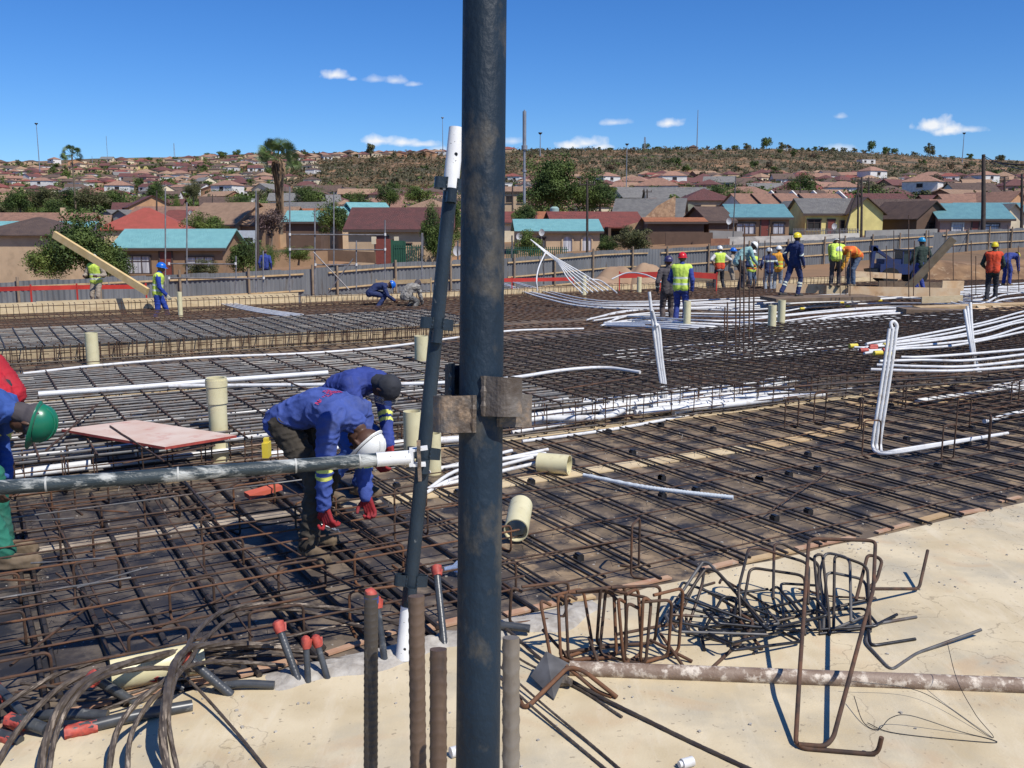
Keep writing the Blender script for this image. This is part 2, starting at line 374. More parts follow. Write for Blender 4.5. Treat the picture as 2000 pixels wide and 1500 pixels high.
# ================================================================== DECK, SLAB
def sheet(pts, z, thick, name, mat, kind='structure'):
    mb = MB(); n = len(pts)
    vs = [AB(a, b, z) for a, b in pts] + [AB(a, b, z-thick) for a, b in pts]
    fs = [tuple(range(n)), tuple(range(2*n-1, n-1, -1))] + [(i, (i+1) % n, (i+1) % n+n, i+n) for i in range(n)]
    mb.add(vs, fs); o = mb.obj(name, mat)
    if kind: o['kind'] = kind
    return o
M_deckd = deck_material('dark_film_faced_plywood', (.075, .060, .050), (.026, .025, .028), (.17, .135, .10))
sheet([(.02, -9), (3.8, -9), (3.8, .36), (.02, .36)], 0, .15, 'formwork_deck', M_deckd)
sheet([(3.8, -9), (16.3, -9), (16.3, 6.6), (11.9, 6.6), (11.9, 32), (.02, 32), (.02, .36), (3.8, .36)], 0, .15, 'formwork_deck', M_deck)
ZF = -.45
pf = G(0, 625, ZF); AFAR = toab(pf)[0]
sheet([(11.5, -12), (AFAR+.05, -12), (AFAR+.05, 60), (11.5, 60)], ZF, .15, 'lower_formwork_deck', M_deckf)
# slab with a slightly ragged edge
mb = MB(); pts = []
b = -12.0
while b <= 26:
    pts.append((.015+.035*mnoise.noise(Vector((b*2.2, 0, 0)))+.02*mnoise.noise(Vector((b*9, 4, 0))), b)); b += .12
poly = pts + [(-14, 26), (-14, -12)]
n = len(poly); SZ = .012
vs = [AB(a, b, SZ) for a, b in poly] + [AB(a, b, -.25) for a, b in poly]
mb.add(vs, [tuple(range(n)), tuple(range(2*n-1, n-1, -1))] + [(i, (i+1) % n, (i+1) % n+n, i+n) for i in range(n)])
o = mb.obj('concrete_slab', M_slab); o['kind'] = 'structure'
# rough whitish mortar along part of the edge
mb = MB(); nb = 150
for j in range(9):
    for i in range(nb):
        b = -1.35+i*1.9/nb; s = j/8
        wob = .10+.07*mnoise.noise(Vector((b*3, 1, 0)))
        a = .03 - s*wob*2.2
        h = math.sin(s*math.pi)**.6*(.022+.03*abs(mnoise.noise(Vector((b*11, s*5, 2)))))*min(1, i/8, (nb-1-i)/8)
        mb.v.append(tuple(AB(a, b, SZ-.004+h)))
for j in range(8):
    for i in range(nb-1):
        k = j*nb+i; mb.f.append((k, k+1, k+1+nb, k+nb)); mb.mi.append(0)
o = mb.obj('edge_mortar', M_lime, None, True); tag(o, 'rough pale mortar spilled along the slab edge around the cut bars', 'mortar')
# ================================================================== NEAR DECK: bars
def unit_bars(mat, tagname, n=5, seg=6, rows=9, wob=.0035):
    res = []
    for k in range(n):
        mb = MB(); ph = rnd.uniform(0, 9)
        mb.tube([(i/(rows-1), wob*.5*mnoise.noise(Vector((i*.5+ph, 0, 0)))*math.sin(i/(rows-1)*math.pi), 0) for i in range(rows)], 1.0, seg)
        # radius carried by y/z scale; waviness must be pre-divided: keep it in unit-radius space
        vs = []
        for idx, v in enumerate(mb.v):
            i = idx//seg; a = 2*math.pi*(idx % seg)/seg
            w = 1.1*mnoise.noise(Vector((i*.45+ph, 0, 0)))*math.sin(i/(rows-1)*math.pi)
            vs.append((i/(rows-1), math.cos(a)+w*1.2, math.sin(a)+w*.3))
        mb.v = vs
        res.append(mb.mesh(tagname, mat, True))
    return res
UB = {k: unit_bars(m, 'bar_mesh') for k, m in (('rust', M_rust), ('rustl', M_rustl), ('dark', M_dark), ('grey', M_grey))}
def bar(p, q, r, kind, parent=None, name='bar'):
    p, q = Vector(p), Vector(q); d = q-p
    o = bpy.data.objects.new(name, rnd.choice(UB[kind])); C.objects.link(o)
    x = d.normalized(); y = Vector((0, 0, 1)).cross(x)
    if y.length < .05: y = Vector((0, 1, 0))
    y.normalize(); z = x.cross(y)
    Mx = Matrix((x*d.length, y*r, z*r)).transposed().to_4x4()
    if parent is not None:
        o.parent = parent; p = p - parent.location
    Mx.translation = p; o.matrix_local = Mx
    return o
def rebar_mat(name, label, a0, a1, b0, b1, z, sA, sB, rA, rB, kA='rust', kB='rust', zB=None, jit=.012, limit=100, dup=None, mats=None, drop=0):
    """one tied mat: bars along a (set every sA in b) and bars along b (set every sB in a)"""
    root = empty(name, AB((a0+a1)/2, (b0+b1)/2, z), label, 'rebar mat')
    zB = z+rA+rB if zB is None else zB
    bars = []
    b = b0+sA*.5
    while b < b1:
        if rnd.random() >= drop:
            j = rnd.gauss(0, jit); j2 = j+rnd.gauss(0, jit)
            bars.append((AB(a0+rnd.uniform(-.05, .05), b+j, z), AB(a1+rnd.uniform(-.05, .05), b+j2, z+rnd.gauss(0, .004)), rA, kA))
            if dup and rnd.random() < dup:
                bars.append((AB(a0+rnd.uniform(0, .3), b+j+rA*2.6+dup*.045, z), AB(a1, b+j2+rA*3.4+dup*.045, z), rA, kA))
        b += sA
    a = a0+sB*.5
    while a < a1:
        j = rnd.gauss(0, jit); j2 = j+rnd.gauss(0, jit*1.5)
        # long bars lapped in pieces
        bars.append((AB(a+j, b0, zB), AB(a+j2, b1, zB+rnd.gauss(0, .004)), rB, kB)); a += sB
    cam_p = Vector((0, 0, CAMH))
    bars.sort(key=lambda t: ((t[0]+t[1])/2-cam_p).length)
    for t in bars[:limit]: bar(t[0], t[1], t[2], t[3], root, 'rebar')
    rest = bars[limit:]
    if rest:
        mb = MB()
        for t in rest: mb.tube([t[0]-root.location, t[1]-root.location], t[2], 5, 0 if t[3] == rest[0][3] else 1, cap=False)
        kinds = {'rust': M_rust, 'rustl': M_rustl, 'dark': M_dark, 'grey': M_grey}
        ms = [kinds[rest[0][3]]] + [kinds[k] for k in ('rust', 'grey', 'dark', 'rustl') if k != rest[0][3] and any(r[3] == k for r in rest)]
        o = mb.obj('rebar', ms[:2], root, True); o['kind'] = 'stuff'
    return root
# thick bottom bars, wide spacing on the left
rebar_mat('rebar_mat', 'dark thick bars crossing the near deck left of the tall pole', .02, 3.75, -3.6, .2, .022, .30, .62, .0145, .006, 'dark', 'rust', zB=.043, dup=.5)
rebar_mat('rebar_mat', 'paired brown bars across the near deck right of the tall pole', .02, 3.78, .2, 13.5, .026, .335, .45, .0088, .0052, 'dark', 'rust', zB=.046, dup=1.0)
# light top bars held up on the chairs (left part)
TOPZ = .185
top = empty('rebar_mat', AB(1.8, -1.2, TOPZ), 'thin rusty top bars resting on rebar chairs at lower left', 'rebar mat')
for a in [.22, .50, .78, 1.02, 1.30, 1.58, 1.85, 2.1, 2.42, 2.7, 3.0, 3.3, 3.6]:
    j = rnd.gauss(0, .03)
    bar(AB(a+j, -3.4, TOPZ+.004), AB(a+j+rnd.gauss(0, .03), rnd.uniform(-.1, .9), TOPZ+rnd.uniform(-.02, .01)), .0062, rnd.choice(['rust', 'rustl', 'rust', 'grey']), top, 'rebar')
for i, b in enumerate([-3.0, -2.55, -1.9, -1.35, -.8, -.2]):
    bar(AB(.05+rnd.uniform(0, .2), b+rnd.gauss(0, .05), TOPZ-.010), AB(3.6, b-.3+rnd.gauss(0, .2), TOPZ-.010), .0055, 'rust', top, 'rebar')
# rebar chairs
def chair_mesh(h, w, leg, r, mat):
    mb = MB(); p = [(-w/2-.0, -leg, r), (-w/2, 0, r), (-w/2, 0, h), (w/2, 0, h), (w/2, 0, r), (w/2, leg, r)]
    mb.tube(fillet(p, .035, 4), r, 7); return mb.mesh('rebar_chair', mat, True)
CH = [chair_mesh(.19, w, .16, .0075, m) for w, m in ((.27, M_rust), (.31, M_rustl), (.24, M_rust))]
rowsn = 0
for ri, a in enumerate([.35, .95, 1.55, 2.15, 2.8, 3.4]):
    cn = 0
    for b in [-3.1, -2.45, -1.8, -1.15, -.5, .12]:
        bb = b+rnd.uniform(-.15, .15)+(ri % 2)*.2
        X, Y, dep = proj(AB(a, bb, .1))
        if X < -80: continue
        if ((AB(a, bb)-G(600, 1070)).length < .45) or bb > .45: continue
        cn += 1
        o = bpy.data.objects.new('rebar_chair', rnd.choice(CH)); C.objects.link(o); o.location = AB(a, bb, .0); o.rotation_euler = (0, 0, PHI+rnd.gauss(0, .12))
        tag(o, 'bent rusty rebar chair, %s in the %s row from the slab edge' % (nth(cn)+' from left' if cn > 1 else 'leftmost', nth(ri+1)), 'rebar chair', 'rebar chairs standing on the near deck')
# taller hooked chairs on the right part of the near deck
CH2 = chair_mesh(.33, .17, .12, .0075, M_rust)
rl = []
for (px, py) in [(1545, 838), (1600, 826), (1680, 842), (1700, 890), (1765, 800), (1880, 838), (1850, 900), (1930, 880), (1240, 1120), (1980, 800)]:
    o = bpy.data.objects.new('rebar_chair', CH2); C.objects.link(o); o.location = G(px, py, 0); o.rotation_euler = (0, 0, PHI+rnd.uniform(-.5, .9))
    rl.append(tag(o, 'tall rusty hooked rebar chair on the right near deck', 'rebar chair', 'tall rebar chairs on the right')); 
order_labels(rl, 'of the tall chairs')
# small black spacer blocks under bars
sp = MB(); sp.box((0, 0, .02), (.05, .05, .04)); sp.box((0, 0, .044), (.03, .05, .012)); spm = sp.mesh('bar_spacer', M_black); rl = []
for k in range(46):
    b = .4+rnd.random()*8.5; a = .3+rnd.random()*3.3; a = round(a/.43)*.43+.2; b = .2+round(b/.335)*.335-.03
    o = bpy.data.objects.new('bar_spacer', spm); C.objects.link(o); o.location = AB(a, b, 0); o.rotation_euler = (0, 0, PHI)
    rl.append(tag(o, 'small black spacer block under the bars of the near deck', 'spacer', 'black bar spacers on the near deck'))
order_labels(rl, 'of the spacers')
# pale plank strips lying between the sheets
def plank(p, q, w, th, mat, label, name='plank', z=0, group=None):
    mb = MB(); p, q = Vector(p), Vector(q); mb.beam(p-p, q-p, w, th); o = mb.obj(name, mat, None, False, p+Vector((0, 0, z+th/2)))
    return tag(o, label, 'plank', group)
plank(AB(2.5, -3.2), AB(2.52, .25), .12, .010, pm('dusty_grey_timber', (.34, .27, .19), (.48, .40, .30), 6, .9, c3=(.2, .16, .12), s3=2.2, t3=(.45, .6)), 'pale timber strip let into the near deck left of the pole', z=.002)
plank(AB(2.47, .3), AB(2.45, 3.9), .19, .010, M_ply, 'pale timber strip let into the near deck right of the pole', z=.002)
plank(AB(2.40, 4.0), AB(2.75, 6.1), .22, .010, M_timber, 'orange timber strip in the deck beyond the pale one', z=.002)
plank(AB(3.9, 1.2), AB(3.9, 9.5), .10, .012, M_ply, 'pale batten under the front of the dense cage', z=.004)
# boards along slab edge
rl = []
b = -3.2
while b < 12:
    L = rnd.uniform(.18, .55)
    mb = MB(); mb.beam((0, 0, 0), EB*L, rnd.uniform(.03, .07), .012); o = mb.obj('edge_board', rnd.choice([M_timbp, M_timbp, M_timber]), None, False, AB(.10+rnd.uniform(-.03, .03), b, .012)); o.rotation_euler = (0, 0, rnd.gauss(0, .05))
    rl.append(tag(o, 'short pinkish wood strip along the slab edge under the bar ends', 'wood strip', 'wood strips along the slab edge')); b += L+rnd.uniform(.02, .25)
order_labels(rl, 'of the edge strips')

# ================================================================== CAGES (dense raised mats)
def cage(name, label, a0, a1, b0, b1, h, sA, sB, rA, rB, kA, kB, st_rows, st_sp, zb=0, jit=.012, limit=90):
    root = rebar_mat(name, label, a0, a1, b0, b1, zb+h, sA, sB, rA, rB, kA, kB, zB=zb+h-rA-rB, jit=jit, limit=limit)
    o = root.location
    # lower layer merged into a stuff part
    mb = MB()
    a = a0
    while a < a1:
        mb.tube([AB(a, b0, zb+.05)-o, AB(a+rnd.gauss(0, .02), b1, zb+.05)-o], rB*.9, 5, cap=False); a += sB*1.7
    b = b0
    while b < b1:
        mb.tube([AB(a0, b, zb+.035)-o, AB(a1, b+rnd.gauss(0, .02), zb+.035)-o], rA*.9, 5, cap=False); b += sA*1.3
    q = mb.obj('lower_rebar', M_dark, root, True); q['kind'] = 'stuff'
    # stirrups: front row individual, the rest merged
    r = .006
    s = MB(); w = min(.5, st_sp*1.0); s.tube(fillet([(0, -.02, h), (0, 0, h+.012), (0, 0, 0.02), (.0, w*.8, .02), (0, w*.8, h)], .02, 2), r, 5)
    sm = s.mesh('stirrup', M_rust, True)
    cnt = 0; b = b0; restmb = MB()
    sp_ = st_sp
    while b < b1:
        bb = b+rnd.gauss(0, .03); p = AB(a0+.01, bb, zb)-o
        if cnt < 95:
            e = bpy.data.objects.new('stirrup', sm); C.objects.link(e); e.parent = root; e.location = p; e.rotation_euler = (rnd.gauss(0, .03), rnd.gauss(0, .03), PHI); cnt += 1
        b += sp_
    for ra in st_rows:
        b = b0
        while b < b1:
            bb = b+rnd.gauss(0, .04); p = AB(ra+rnd.gauss(0, .02), bb, zb)-o
            restmb.tube([p+Vector((0, 0, .02)), p+Vector((0, 0, h))], r, 4, cap=False)
            if rnd.random() < .4: restmb.tube([p+Vector((0, 0, h*.5)), p+EB*sp_+Vector((0, 0, h*.5))], r, 4, cap=False)
            b += sp_*1.1
    if restmb.v:
        q = restmb.obj('stirrup', M_rust, root, True); q['kind'] = 'stuff'
    # stirrup hangers along the front
    for hz in (.35, .7):
        bar(AB(a0+.005, b0, zb+h*hz), AB(a0+.005, b1, zb+h*hz), .0065, 'rust', root, 'rebar')
    return root
cage('rebar_cage', 'dense deep reinforcement cage across the middle, grey bars left of the pole', 3.85, 8.95, -3.4, 3.2, .31, .40, .16, .009, .0135, 'rust', 'grey', [4.3, 4.9, 5.5, 6.2, 7.0, 8.0], .30)
cage('rebar_cage', 'dense black and rusty reinforcement cage across the middle right of the pole', 3.85, 8.95, 3.25, 20.5, .31, .21, .15, .0075, .0105, 'rust', 'dark', [4.3, 4.9, 5.6, 6.5], .30)
rebar_mat('rebar_mat', 'brown flat mat between the middle cage and the left cage', 9.1, 11.5, -3.5, 9.5, .05, .27, .42, .009, .007, 'dark', 'rust', jit=.02)
cage('rebar_cage', 'long rusty cage with many stirrups in the left middle distance', 11.8, 14.9, -3.6, 6.3, .30, .26, .20, .009, .011, 'dark', 'grey', [12.0, 12.4, 12.9, 13.5, 14.2], .115)
rebar_mat('rebar_mat', 'rusty flat mat on the right between cage and conduits', 9.1, 11.8, 9.7, 26, .06, .2, .22, .009, .009, 'rust', 'rust', jit=.02)
rebar_mat('rebar_mat', 'orange rusted mat on the lower deck at left and centre', 16.6, AFAR-.5, -5, 22, ZF+.16, .26, .3, .011, .011, 'rustl', 'rust', jit=.03)
rebar_mat('rebar_mat', 'brown mat on the lower deck among the conduits at right', 12.2, AFAR-.6, 22.3, 48, ZF+.1, .28, .3, .011, .011, 'dark', 'rust', jit=.03)
rebar_mat('rebar_mat', 'brown mat on the lower deck around the two men talking', 12.2, 16.4, 6.8, 22, ZF+.1, .24, .26, .010, .010, 'rust', 'rust', jit=.03)
# pale shutter faces seen through the cages
rl = []
def shutter(a, b0, b1, z0, h, label, mat=None):
    mb = MB(); L = b1-b0; n = max(1, int(L/2.4)); root = empty('shutter_face', AB(a, b0, z0), label, 'formwork')
    for i in range(n):
        m2 = MB(); p = AB(a, b0+L*i/n+.004, z0)-root.location; q = AB(a, b0+L*(i+1)/n-.004, z0)-root.location
        m2.beam(p+Vector((0, 0, h/2)), q+Vector((0, 0, h/2)), .02, h); m2.obj('panel', mat or M_ply, root)
    return root
shutter(12.35, -3.6, 6.3, 0.0, .22, 'pale plywood face seen through the left cage stirrups', pm('weathered_plywood', (.36, .28, .17), (.48, .38, .24), 5, .85, c3=(.16, .11, .07), s3=3.5, t3=(.48, .62)))
plank(AB(8.2, -3.2), AB(8.2, 0.9), .05, .12, M_ply, 'pale yellow board standing inside the middle cage at left', z=0.02)
# pinkish plywood sheet with red edge lying on the cage
pts = [G(120, 838, .36), G(265, 820, .36), G(462, 850, .36), G(322, 873, .36)]
mb = MB(); n = 4; o = pts[0].copy()
mb.add([p-o for p in pts]+[p-o-Vector((0, 0, .022)) for p in pts], [(0, 1, 2, 3)], 0); mb.f += [(i, (i+1) % 4, (i+1) % 4+4, i+4) for i in range(4)]+[(7, 6, 5, 4)]; mb.mi += [1]*5
o_ = mb.obj('plywood_sheet', [pm('worn_pink_ply', (.55, .38, .30), (.62, .50, .42), 3, .8, c3=(.5, .25, .2), s3=5), pm('red_edge_paint', (.42, .07, .05), (.3, .05, .04), 20, .7)], None, False, o)
tag(o_, 'pale pink plywood sheet with red edges lying on the bars at left', 'plywood sheet')

# second pale pit at the right end of the near deck
rebar_mat('rebar_mat', 'denser rusty mesh patch over white conduits at the right end', 1.6, 3.6, 6.6, 12.5, .12, .17, .16, .006, .006, 'dark', 'rust', jit=.02, limit=60)
# orange board showing through the left mats, loose sheet offcuts
plank(AB(10.3, .1), AB(9.9, 1.6), .7, .012, M_timber, 'orange plywood offcut showing through the flat brown mat at left', name='plywood_offcut', z=.002)
plank(AB(3.55, 6.6), AB(3.1, 8.2), .3, .010, M_timber, 'orange offcut lying under the mesh near the right upright conduits', name='plywood_offcut', z=.004)

# loose bars and offcuts lying at odd angles on the near deck and on the cage
rl = []
for (x0, y0, x1, y1, z, k, r) in [(0, 1168, 256, 1128, .2, 'grey', .006), (150, 1148, 288, 1108, .2, 'grey', .005), (0, 1132, 70, 1134, .19, 'rustl', .006), (20, 1020, 145, 1012, .19, 'grey', .0055), (60, 1100, 205, 1090, .19, 'grey', .0055), (110, 1120, 320, 1275, .16, 'rust', .006), (400, 1000, 560, 1150, .14, 'rust', .006),
    (640, 985, 830, 1120, .12, 'rust', .006), (300, 1230, 560, 1110, .16, 'rust', .006), (560, 1090, 780, 1180, .1, 'rust', .006), (690, 1060, 900, 1010, .1, 'rust', .006), (470, 1180, 700, 1130, .1, 'rust', .006), (180, 1180, 20, 1300, .15, 'rust', .006), (330, 1010, 470, 940, .16, 'rust', .006), (60, 990, 250, 1000, .18, 'rust', .006),
    (1010, 1090, 1240, 1052, .06, 'rust', .006), (1150, 1010, 1420, 1075, .05, 'dark', .007), (1500, 900, 1750, 960, .05, 'rust', .006), (1620, 920, 1500, 1000, .05, 'rust', .005), (1250, 880, 1460, 930, .05, 'rust', .006), (1790, 930, 1980, 905, .06, 'rust', .006),
    (240, 905, 420, 870, .36, 'rust', .007), (700, 800, 560, 745, .36, 'rust', .008), (90, 880, 190, 790, .36, 'rust', .009), (330, 905, 420, 1010, .2, 'dark', .009), (215, 832, 320, 900, .37, 'rust', .007), (500, 770, 640, 800, .36, 'rust', .007), (1100, 760, 1250, 735, .36, 'rust', .009), (1350, 740, 1560, 765, .36, 'rust', .009), (1600, 735, 1850, 728, .36, 'rust', .01), (1450, 760, 1900, 735, .36, 'dark', .011), (1550, 755, 2000, 722, .36, 'rust', .011), (1500, 770, 1980, 742, .36, 'dark', .011)]:
    o = bar(G(x0, y0, z), G(x1, y1, z), r*1.05, k, None, 'loose_bar'); rl.append(tag(o, ('pale grey' if k == 'grey' else 'dark' if k == 'dark' else 'rusty')+' loose bar lying at an angle over the '+('near deck' if y0 > 905 or x0 > 1150 and y0 > 850 else 'middle cage'), 'rebar', 'loose bars lying over the mats'))
order_labels(rl)
# tie wire tails on the crossings
mb = MB(); r_w = random.Random(11)
for k in range(900):
    a = r_w.uniform(.1, 3.7); b = r_w.uniform(-2.4, 9); b = .2+round((b-.2)/.335)*.335+r_w.gauss(0, .02); p = AB(a, b, .05 if b > .2 else .045)
    d = Vector((r_w.gauss(0, 1), r_w.gauss(0, 1), abs(r_w.gauss(0, .8)))).normalized()*.035; mb.tube([p-d*.3, p+d], .0014, 3, cap=False)
o = mb.obj('tie_wire', M_black, None); tag(o, 'short twisted tie wire tails all over the near mats', 'tie wire', None, 'stuff')
# gravel and crumbs on the slab and the deck
mb = MB()
for k in range(700):
    a = -r_w.random()**2*2.6 if r_w.random() < .55 else r_w.uniform(.1, 3.6); b = r_w.uniform(-2.4, 5); s_ = r_w.uniform(.003, .009); p = AB(a, b, (SZ if a < 0 else 0)+s_*.3)
    mb.box(p, (s_*r_w.uniform(.8, 2), s_*1.3, s_), Matrix.Rotation(r_w.random()*3, 3, 'Z'))
o = mb.obj('concrete_crumbs', M_lime, None); tag(o, 'small concrete crumbs scattered over the slab and near deck', 'crumbs', None, 'stuff')
# ================================================================== SCAFFOLD TUBES (foreground)
def vpress(mb, p, axis, out, r, hgt, depth, wid, th=.004):
    """V-pressing: a U-shaped strip welded on a tube, open at top and bottom"""
    axis = Vector(axis).normalized(); out = Vector(out); out = (out-axis*out.dot(axis)).normalized(); side = axis.cross(out)
    a = p+out*r*.6; b = p+out*(r+depth)
    # rounded U strip, closed end outwards, slightly narrower there
    path = [a+side*wid*.5]; cr = wid*.30
    for k in range(7): t_ = math.pi/2*k/6; path.append(b-out*cr+side*(wid*.40-cr)+side*math.cos(t_)*cr+out*math.sin(t_)*cr)
    for k in range(7): t_ = math.pi/2*k/6; path.append(b-out*cr-side*(wid*.40-cr)-side*math.sin(t_)*cr+out*math.cos(t_)*cr)
    path.append(a-side*wid*.5); n = len(path); vs = []
    for i, q in enumerate(path):
        d = (path[min(i+1, n-1)]-path[max(i-1, 0)]).normalized(); nn = d.cross(axis).normalized()
        vs += [q+nn*j*th/2+axis*k*hgt/2*(1-.10*(q-a).dot(out)/(r+depth)*(k > 0)) for j, k in ((-1, -1), (1, -1), (1, 1), (-1, 1))]
    fs = [(i*4+k, i*4+(k+1) % 4, i*4+4+(k+1) % 4, i*4+4+k) for i in range(n-1) for k in range(4)]
    mb.add(vs, fs+[(0, 1, 2, 3), (n*4-1, n*4-2, n*4-3, n*4-4)])
    for s_ in (-1, 1):   # weld bead along each root
        mb.tube([a+side*s_*wid*.5+out*r*.15+axis*hgt*(j/8-.5) for j in range(9)], [.0030+.0012*((j*7) % 3) for j in range(9)], 6)
def dense(p, q, n): return [Vector(p).lerp(Vector(q), i/n) for i in range(n+1)]
# main standard
t0 = 1.335; Rm = .0302
pa, pb = PT(946.5, 20, t0), PT(935, 1290, t0); ax = (pa-pb).normalized()
foot = pb - ax*(pb.z/ax.z); head = pa + ax*.9
root = empty('scaffold_standard', foot, 'tall navy scaffold tube standing right in front of the camera', 'scaffold tube')
mb = MB(); mb.tube([p-foot for p in dense(foot, head, 40)], Rm, 40, cap=True); mb.obj('tube', M_pole, root, True)
camR = Vector((1, 0, 0)); toward = Vector((0, -1, 0))
cc = PT(940, 805, t0)
mb = MB(); vpress(mb, PT(937, 807, t0)-foot, ax, Vector((-1, -.55, 0)), Rm, .050, .034, .050); mb.obj('wedge_bracket', M_brk, root)
mb = MB(); vpress(mb, PT(937, 800, t0)-foot, ax, Vector((1, .25, 0)), Rm, .046, .040, .048); mb.obj('wedge_bracket', M_brk, root)
mb = MB(); vpress(mb, PT(950, 773, t0)-foot, ax, Vector((.80, -.85, 0)), Rm, .054, .026, .050, .0035); mb.obj('wedge_bracket', M_brk, root)
mb = MB(); vpress(mb, PT(925, 745, t0)-foot, ax, Vector((-.55, 1, 0)), Rm, .05, .03, .045); mb.obj('wedge_bracket', M_pole, root)
# leaning standard
f0 = G(787, 1288, SZ); h0 = PT(892, 250, 4.72)
root = empty('leaning_scaffold_tube', f0, 'thin black scaffold tube with white ends leaning beside the tall pole', 'scaffold tube')
ax2 = (h0-f0).normalized(); L2 = (h0-f0).length; r2 = .0345
def along(py):  # point of the tube seen at image row py
    lo, hi = 0., 1.
    for _ in range(40):
        m = (lo+hi)/2
        if proj(f0.lerp(h0, m))[1] > py: lo = m
        else: hi = m
    return f0.lerp(h0, lo)
w1, w2 = along(1185), along(362)
mb = MB(); mb.tube([p-f0 for p in dense(w1, w2, 20)], r2, 28); mb.obj('tube', M_prop, root, True)
mb = MB(); mb.tube([p-f0 for p in dense(f0, w1+ax2*.002, 5)], r2*1.06, 28); mb.obj('foot_sleeve', M_wpaint, root, True)
mb = MB(); mb.pipe(w2-ax2*.03-f0, h0-f0, r2*1.10, r2*.85, 28); mb.obj('spigot', M_wpaint, root, True)
mb = MB(); hp = along(302)-f0; mb.tube([hp+Vector((.012, -r2*1.11, 0)), hp+Vector((.012, -r2*.9, 0))], .0085, 12); mb.obj('pin_hole', M_black, root)
mb = MB(); hp = along(1262)-f0; mb.tube([hp+Vector((.006, -r2*1.08, 0)), hp+Vector((.006, -r2*.9, 0))], .007, 12); mb.obj('pin_hole', M_black, root)
for py in (360, 632, 885, 1133):
    p = along(py)-f0; mb = MB()
    vpress(mb, p, ax2, Vector((-1, -.25, 0)), r2, .055, .045, .06); vpress(mb, p, ax2, Vector((1, .3, 0)), r2, .055, .045, .06)
    mb.obj('wedge_bracket', M_prop, root)
    mb = MB(); vpress(mb, p-ax2*.06, ax2, Vector((.25, -1, 0)), r2, .07, .03, .05, .005); mb.obj('wedge_bracket', M_prop, root)
# ledger tube coming in from the left
pL, pR = PT(-60, 957, 4.05), along(893)+Vector((-.045, -.075, .0))
pR = PT(800, 893, 4.62)
root = empty('ledger_tube', pL, 'worn paint spattered scaffold tube running in from the left edge at waist height', 'scaffold tube')
d = (pR-pL).normalized(); ww_ = pR-d*.16
mb = MB(); mb.tube([p-pL for p in dense(pL-d*.6, ww_, 30)], .0315, 28); mb.obj('tube', M_trans, root, True)
mb = MB(); mb.tube([p-pL for p in dense(ww_, pR, 4)], .0335, 28); mb.obj('white_end', M_wpaint, root, True)
for i, px in enumerate((75, 320, 555, 690)):
    p = pL + d*((pR-pL).length*(px+60)/860); mb = MB(); mb.tube([p-pL-d*.004, p-pL+d*.004], .0335, 24); mb.obj('paint_ring', pm('ring_paint', (.5, .5, .46), (.3, .3, .28), 30, .6), root, True)
mb = MB(); e = pR-pL   # claw head: two jaws and a wedge
mb.beam(e+Vector((0, 0, .035)), e+Vector((.085, .01, .045)), .05, .012); mb.beam(e+Vector((0, 0, -.036)), e+Vector((.075, .01, -.036)), .05, .012); mb.beam(e+Vector((.0, 0, .0)), e+Vector((.02, 0, 0)), .05, .08)
mb.obj('claw_head', M_wpaint, root)
mb = MB(); mb.beam(e+Vector((.05, -.02, -.11)), e+Vector((.045, -.02, .085)), .016, .022); mb.obj('wedge', M_brk, root)

# ================================================================== THICK STARTER BARS
def ribbed(p, q, r, pitch, hgt, name, mat, label, cat='rebar', group=None, seg=20, skew=1.0):
    p, q = Vector(p), Vector(q); L = (q-p).length; n = max(6, int(L/pitch*7)); mb = MB(); pts = dense(p-p, q-p, n)
    mb.tube(pts, r, seg, rfun=lambda a, l: 1+hgt*max(0, math.sin(2*math.pi*(l/pitch)+skew*(1 if math.sin(a) > 0 else -1)*a))**3 * (1 if abs(math.sin(a)) > .18 else 0) + (hgt if abs(math.sin(a)) < .18 else 0))
    o = mb.obj(name, mat, None, True, p); return tag(o, label, cat, group)
M_st1 = pm('starter_dark', (.04, .035, .032), (.09, .075, .06), 10, .5, metal=.3, c3=(.25, .21, .15), s3=14, stretch=(1, 1, .3))
M_st2 = pm('starter_brown', (.085, .052, .034), (.15, .10, .065), 9, .6, c3=(.05, .036, .03), s3=10, stretch=(1, 1, .3))
M_st3 = pm('starter_grey', (.16, .13, .10), (.25, .22, .18), 9, .5, metal=.2, c3=(.10, .06, .04), s3=10, stretch=(1, 1, .4))
M_blue = pm('blue_tape', (.02, .05, .16), (.03, .06, .2), 9, .5)
def starter(px, py, wpx, t, mat, label, wrap=None, pitch=.02, hgt=.05, xb=None, skew=1.0):
    tp = PT(px, py, t); r = wpx/2*t/F; bt = Vector((tp.x, tp.y, SZ-.02))
    if xb is not None:
        e = PT(xb, 1500, t); dd = (tp-e).normalized(); bt = tp - dd*((tp.z-SZ+.02)/dd.z)
    root = empty('starter_bar', bt, label, 'rebar', 'thick starter bars standing up from the slab')
    p, q = Vector((0, 0, 0)), tp-bt; L = q.length; n = int(L/pitch*7); mb = MB()
    mb.tube(dense(p, q, n), r, 24, rfun=lambda a, l: 1+hgt*(max(0, math.sin(2*math.pi*(l/pitch)+skew*a*(1 if math.sin(a) > 0 else -1)))**2 if abs(math.sin(a)) > .15 else .8))
    mb.obj('bar', mat, root, True)
    return root, q, r
root, q, r = starter(725, 1160, 27, 2.35, M_st1, 'thick dark starter bar with blue tape on top, leftmost of four', xb=724, pitch=.016, hgt=.05)
mb = MB(); mb.tube([q-Vector((0, 0, .022)), q-Vector((0, 0, .006))], r*1.08, 24); mb.obj('tape', M_blue, root, True)
mb = MB(); mb.tube([q-Vector((0, 0, .007)), q+Vector((0, 0, .006)), q+Vector((.004, 0, .012))], [r*1.0, r*.9, r*.4], 20); mb.obj('tape', M_wrap, root, True)
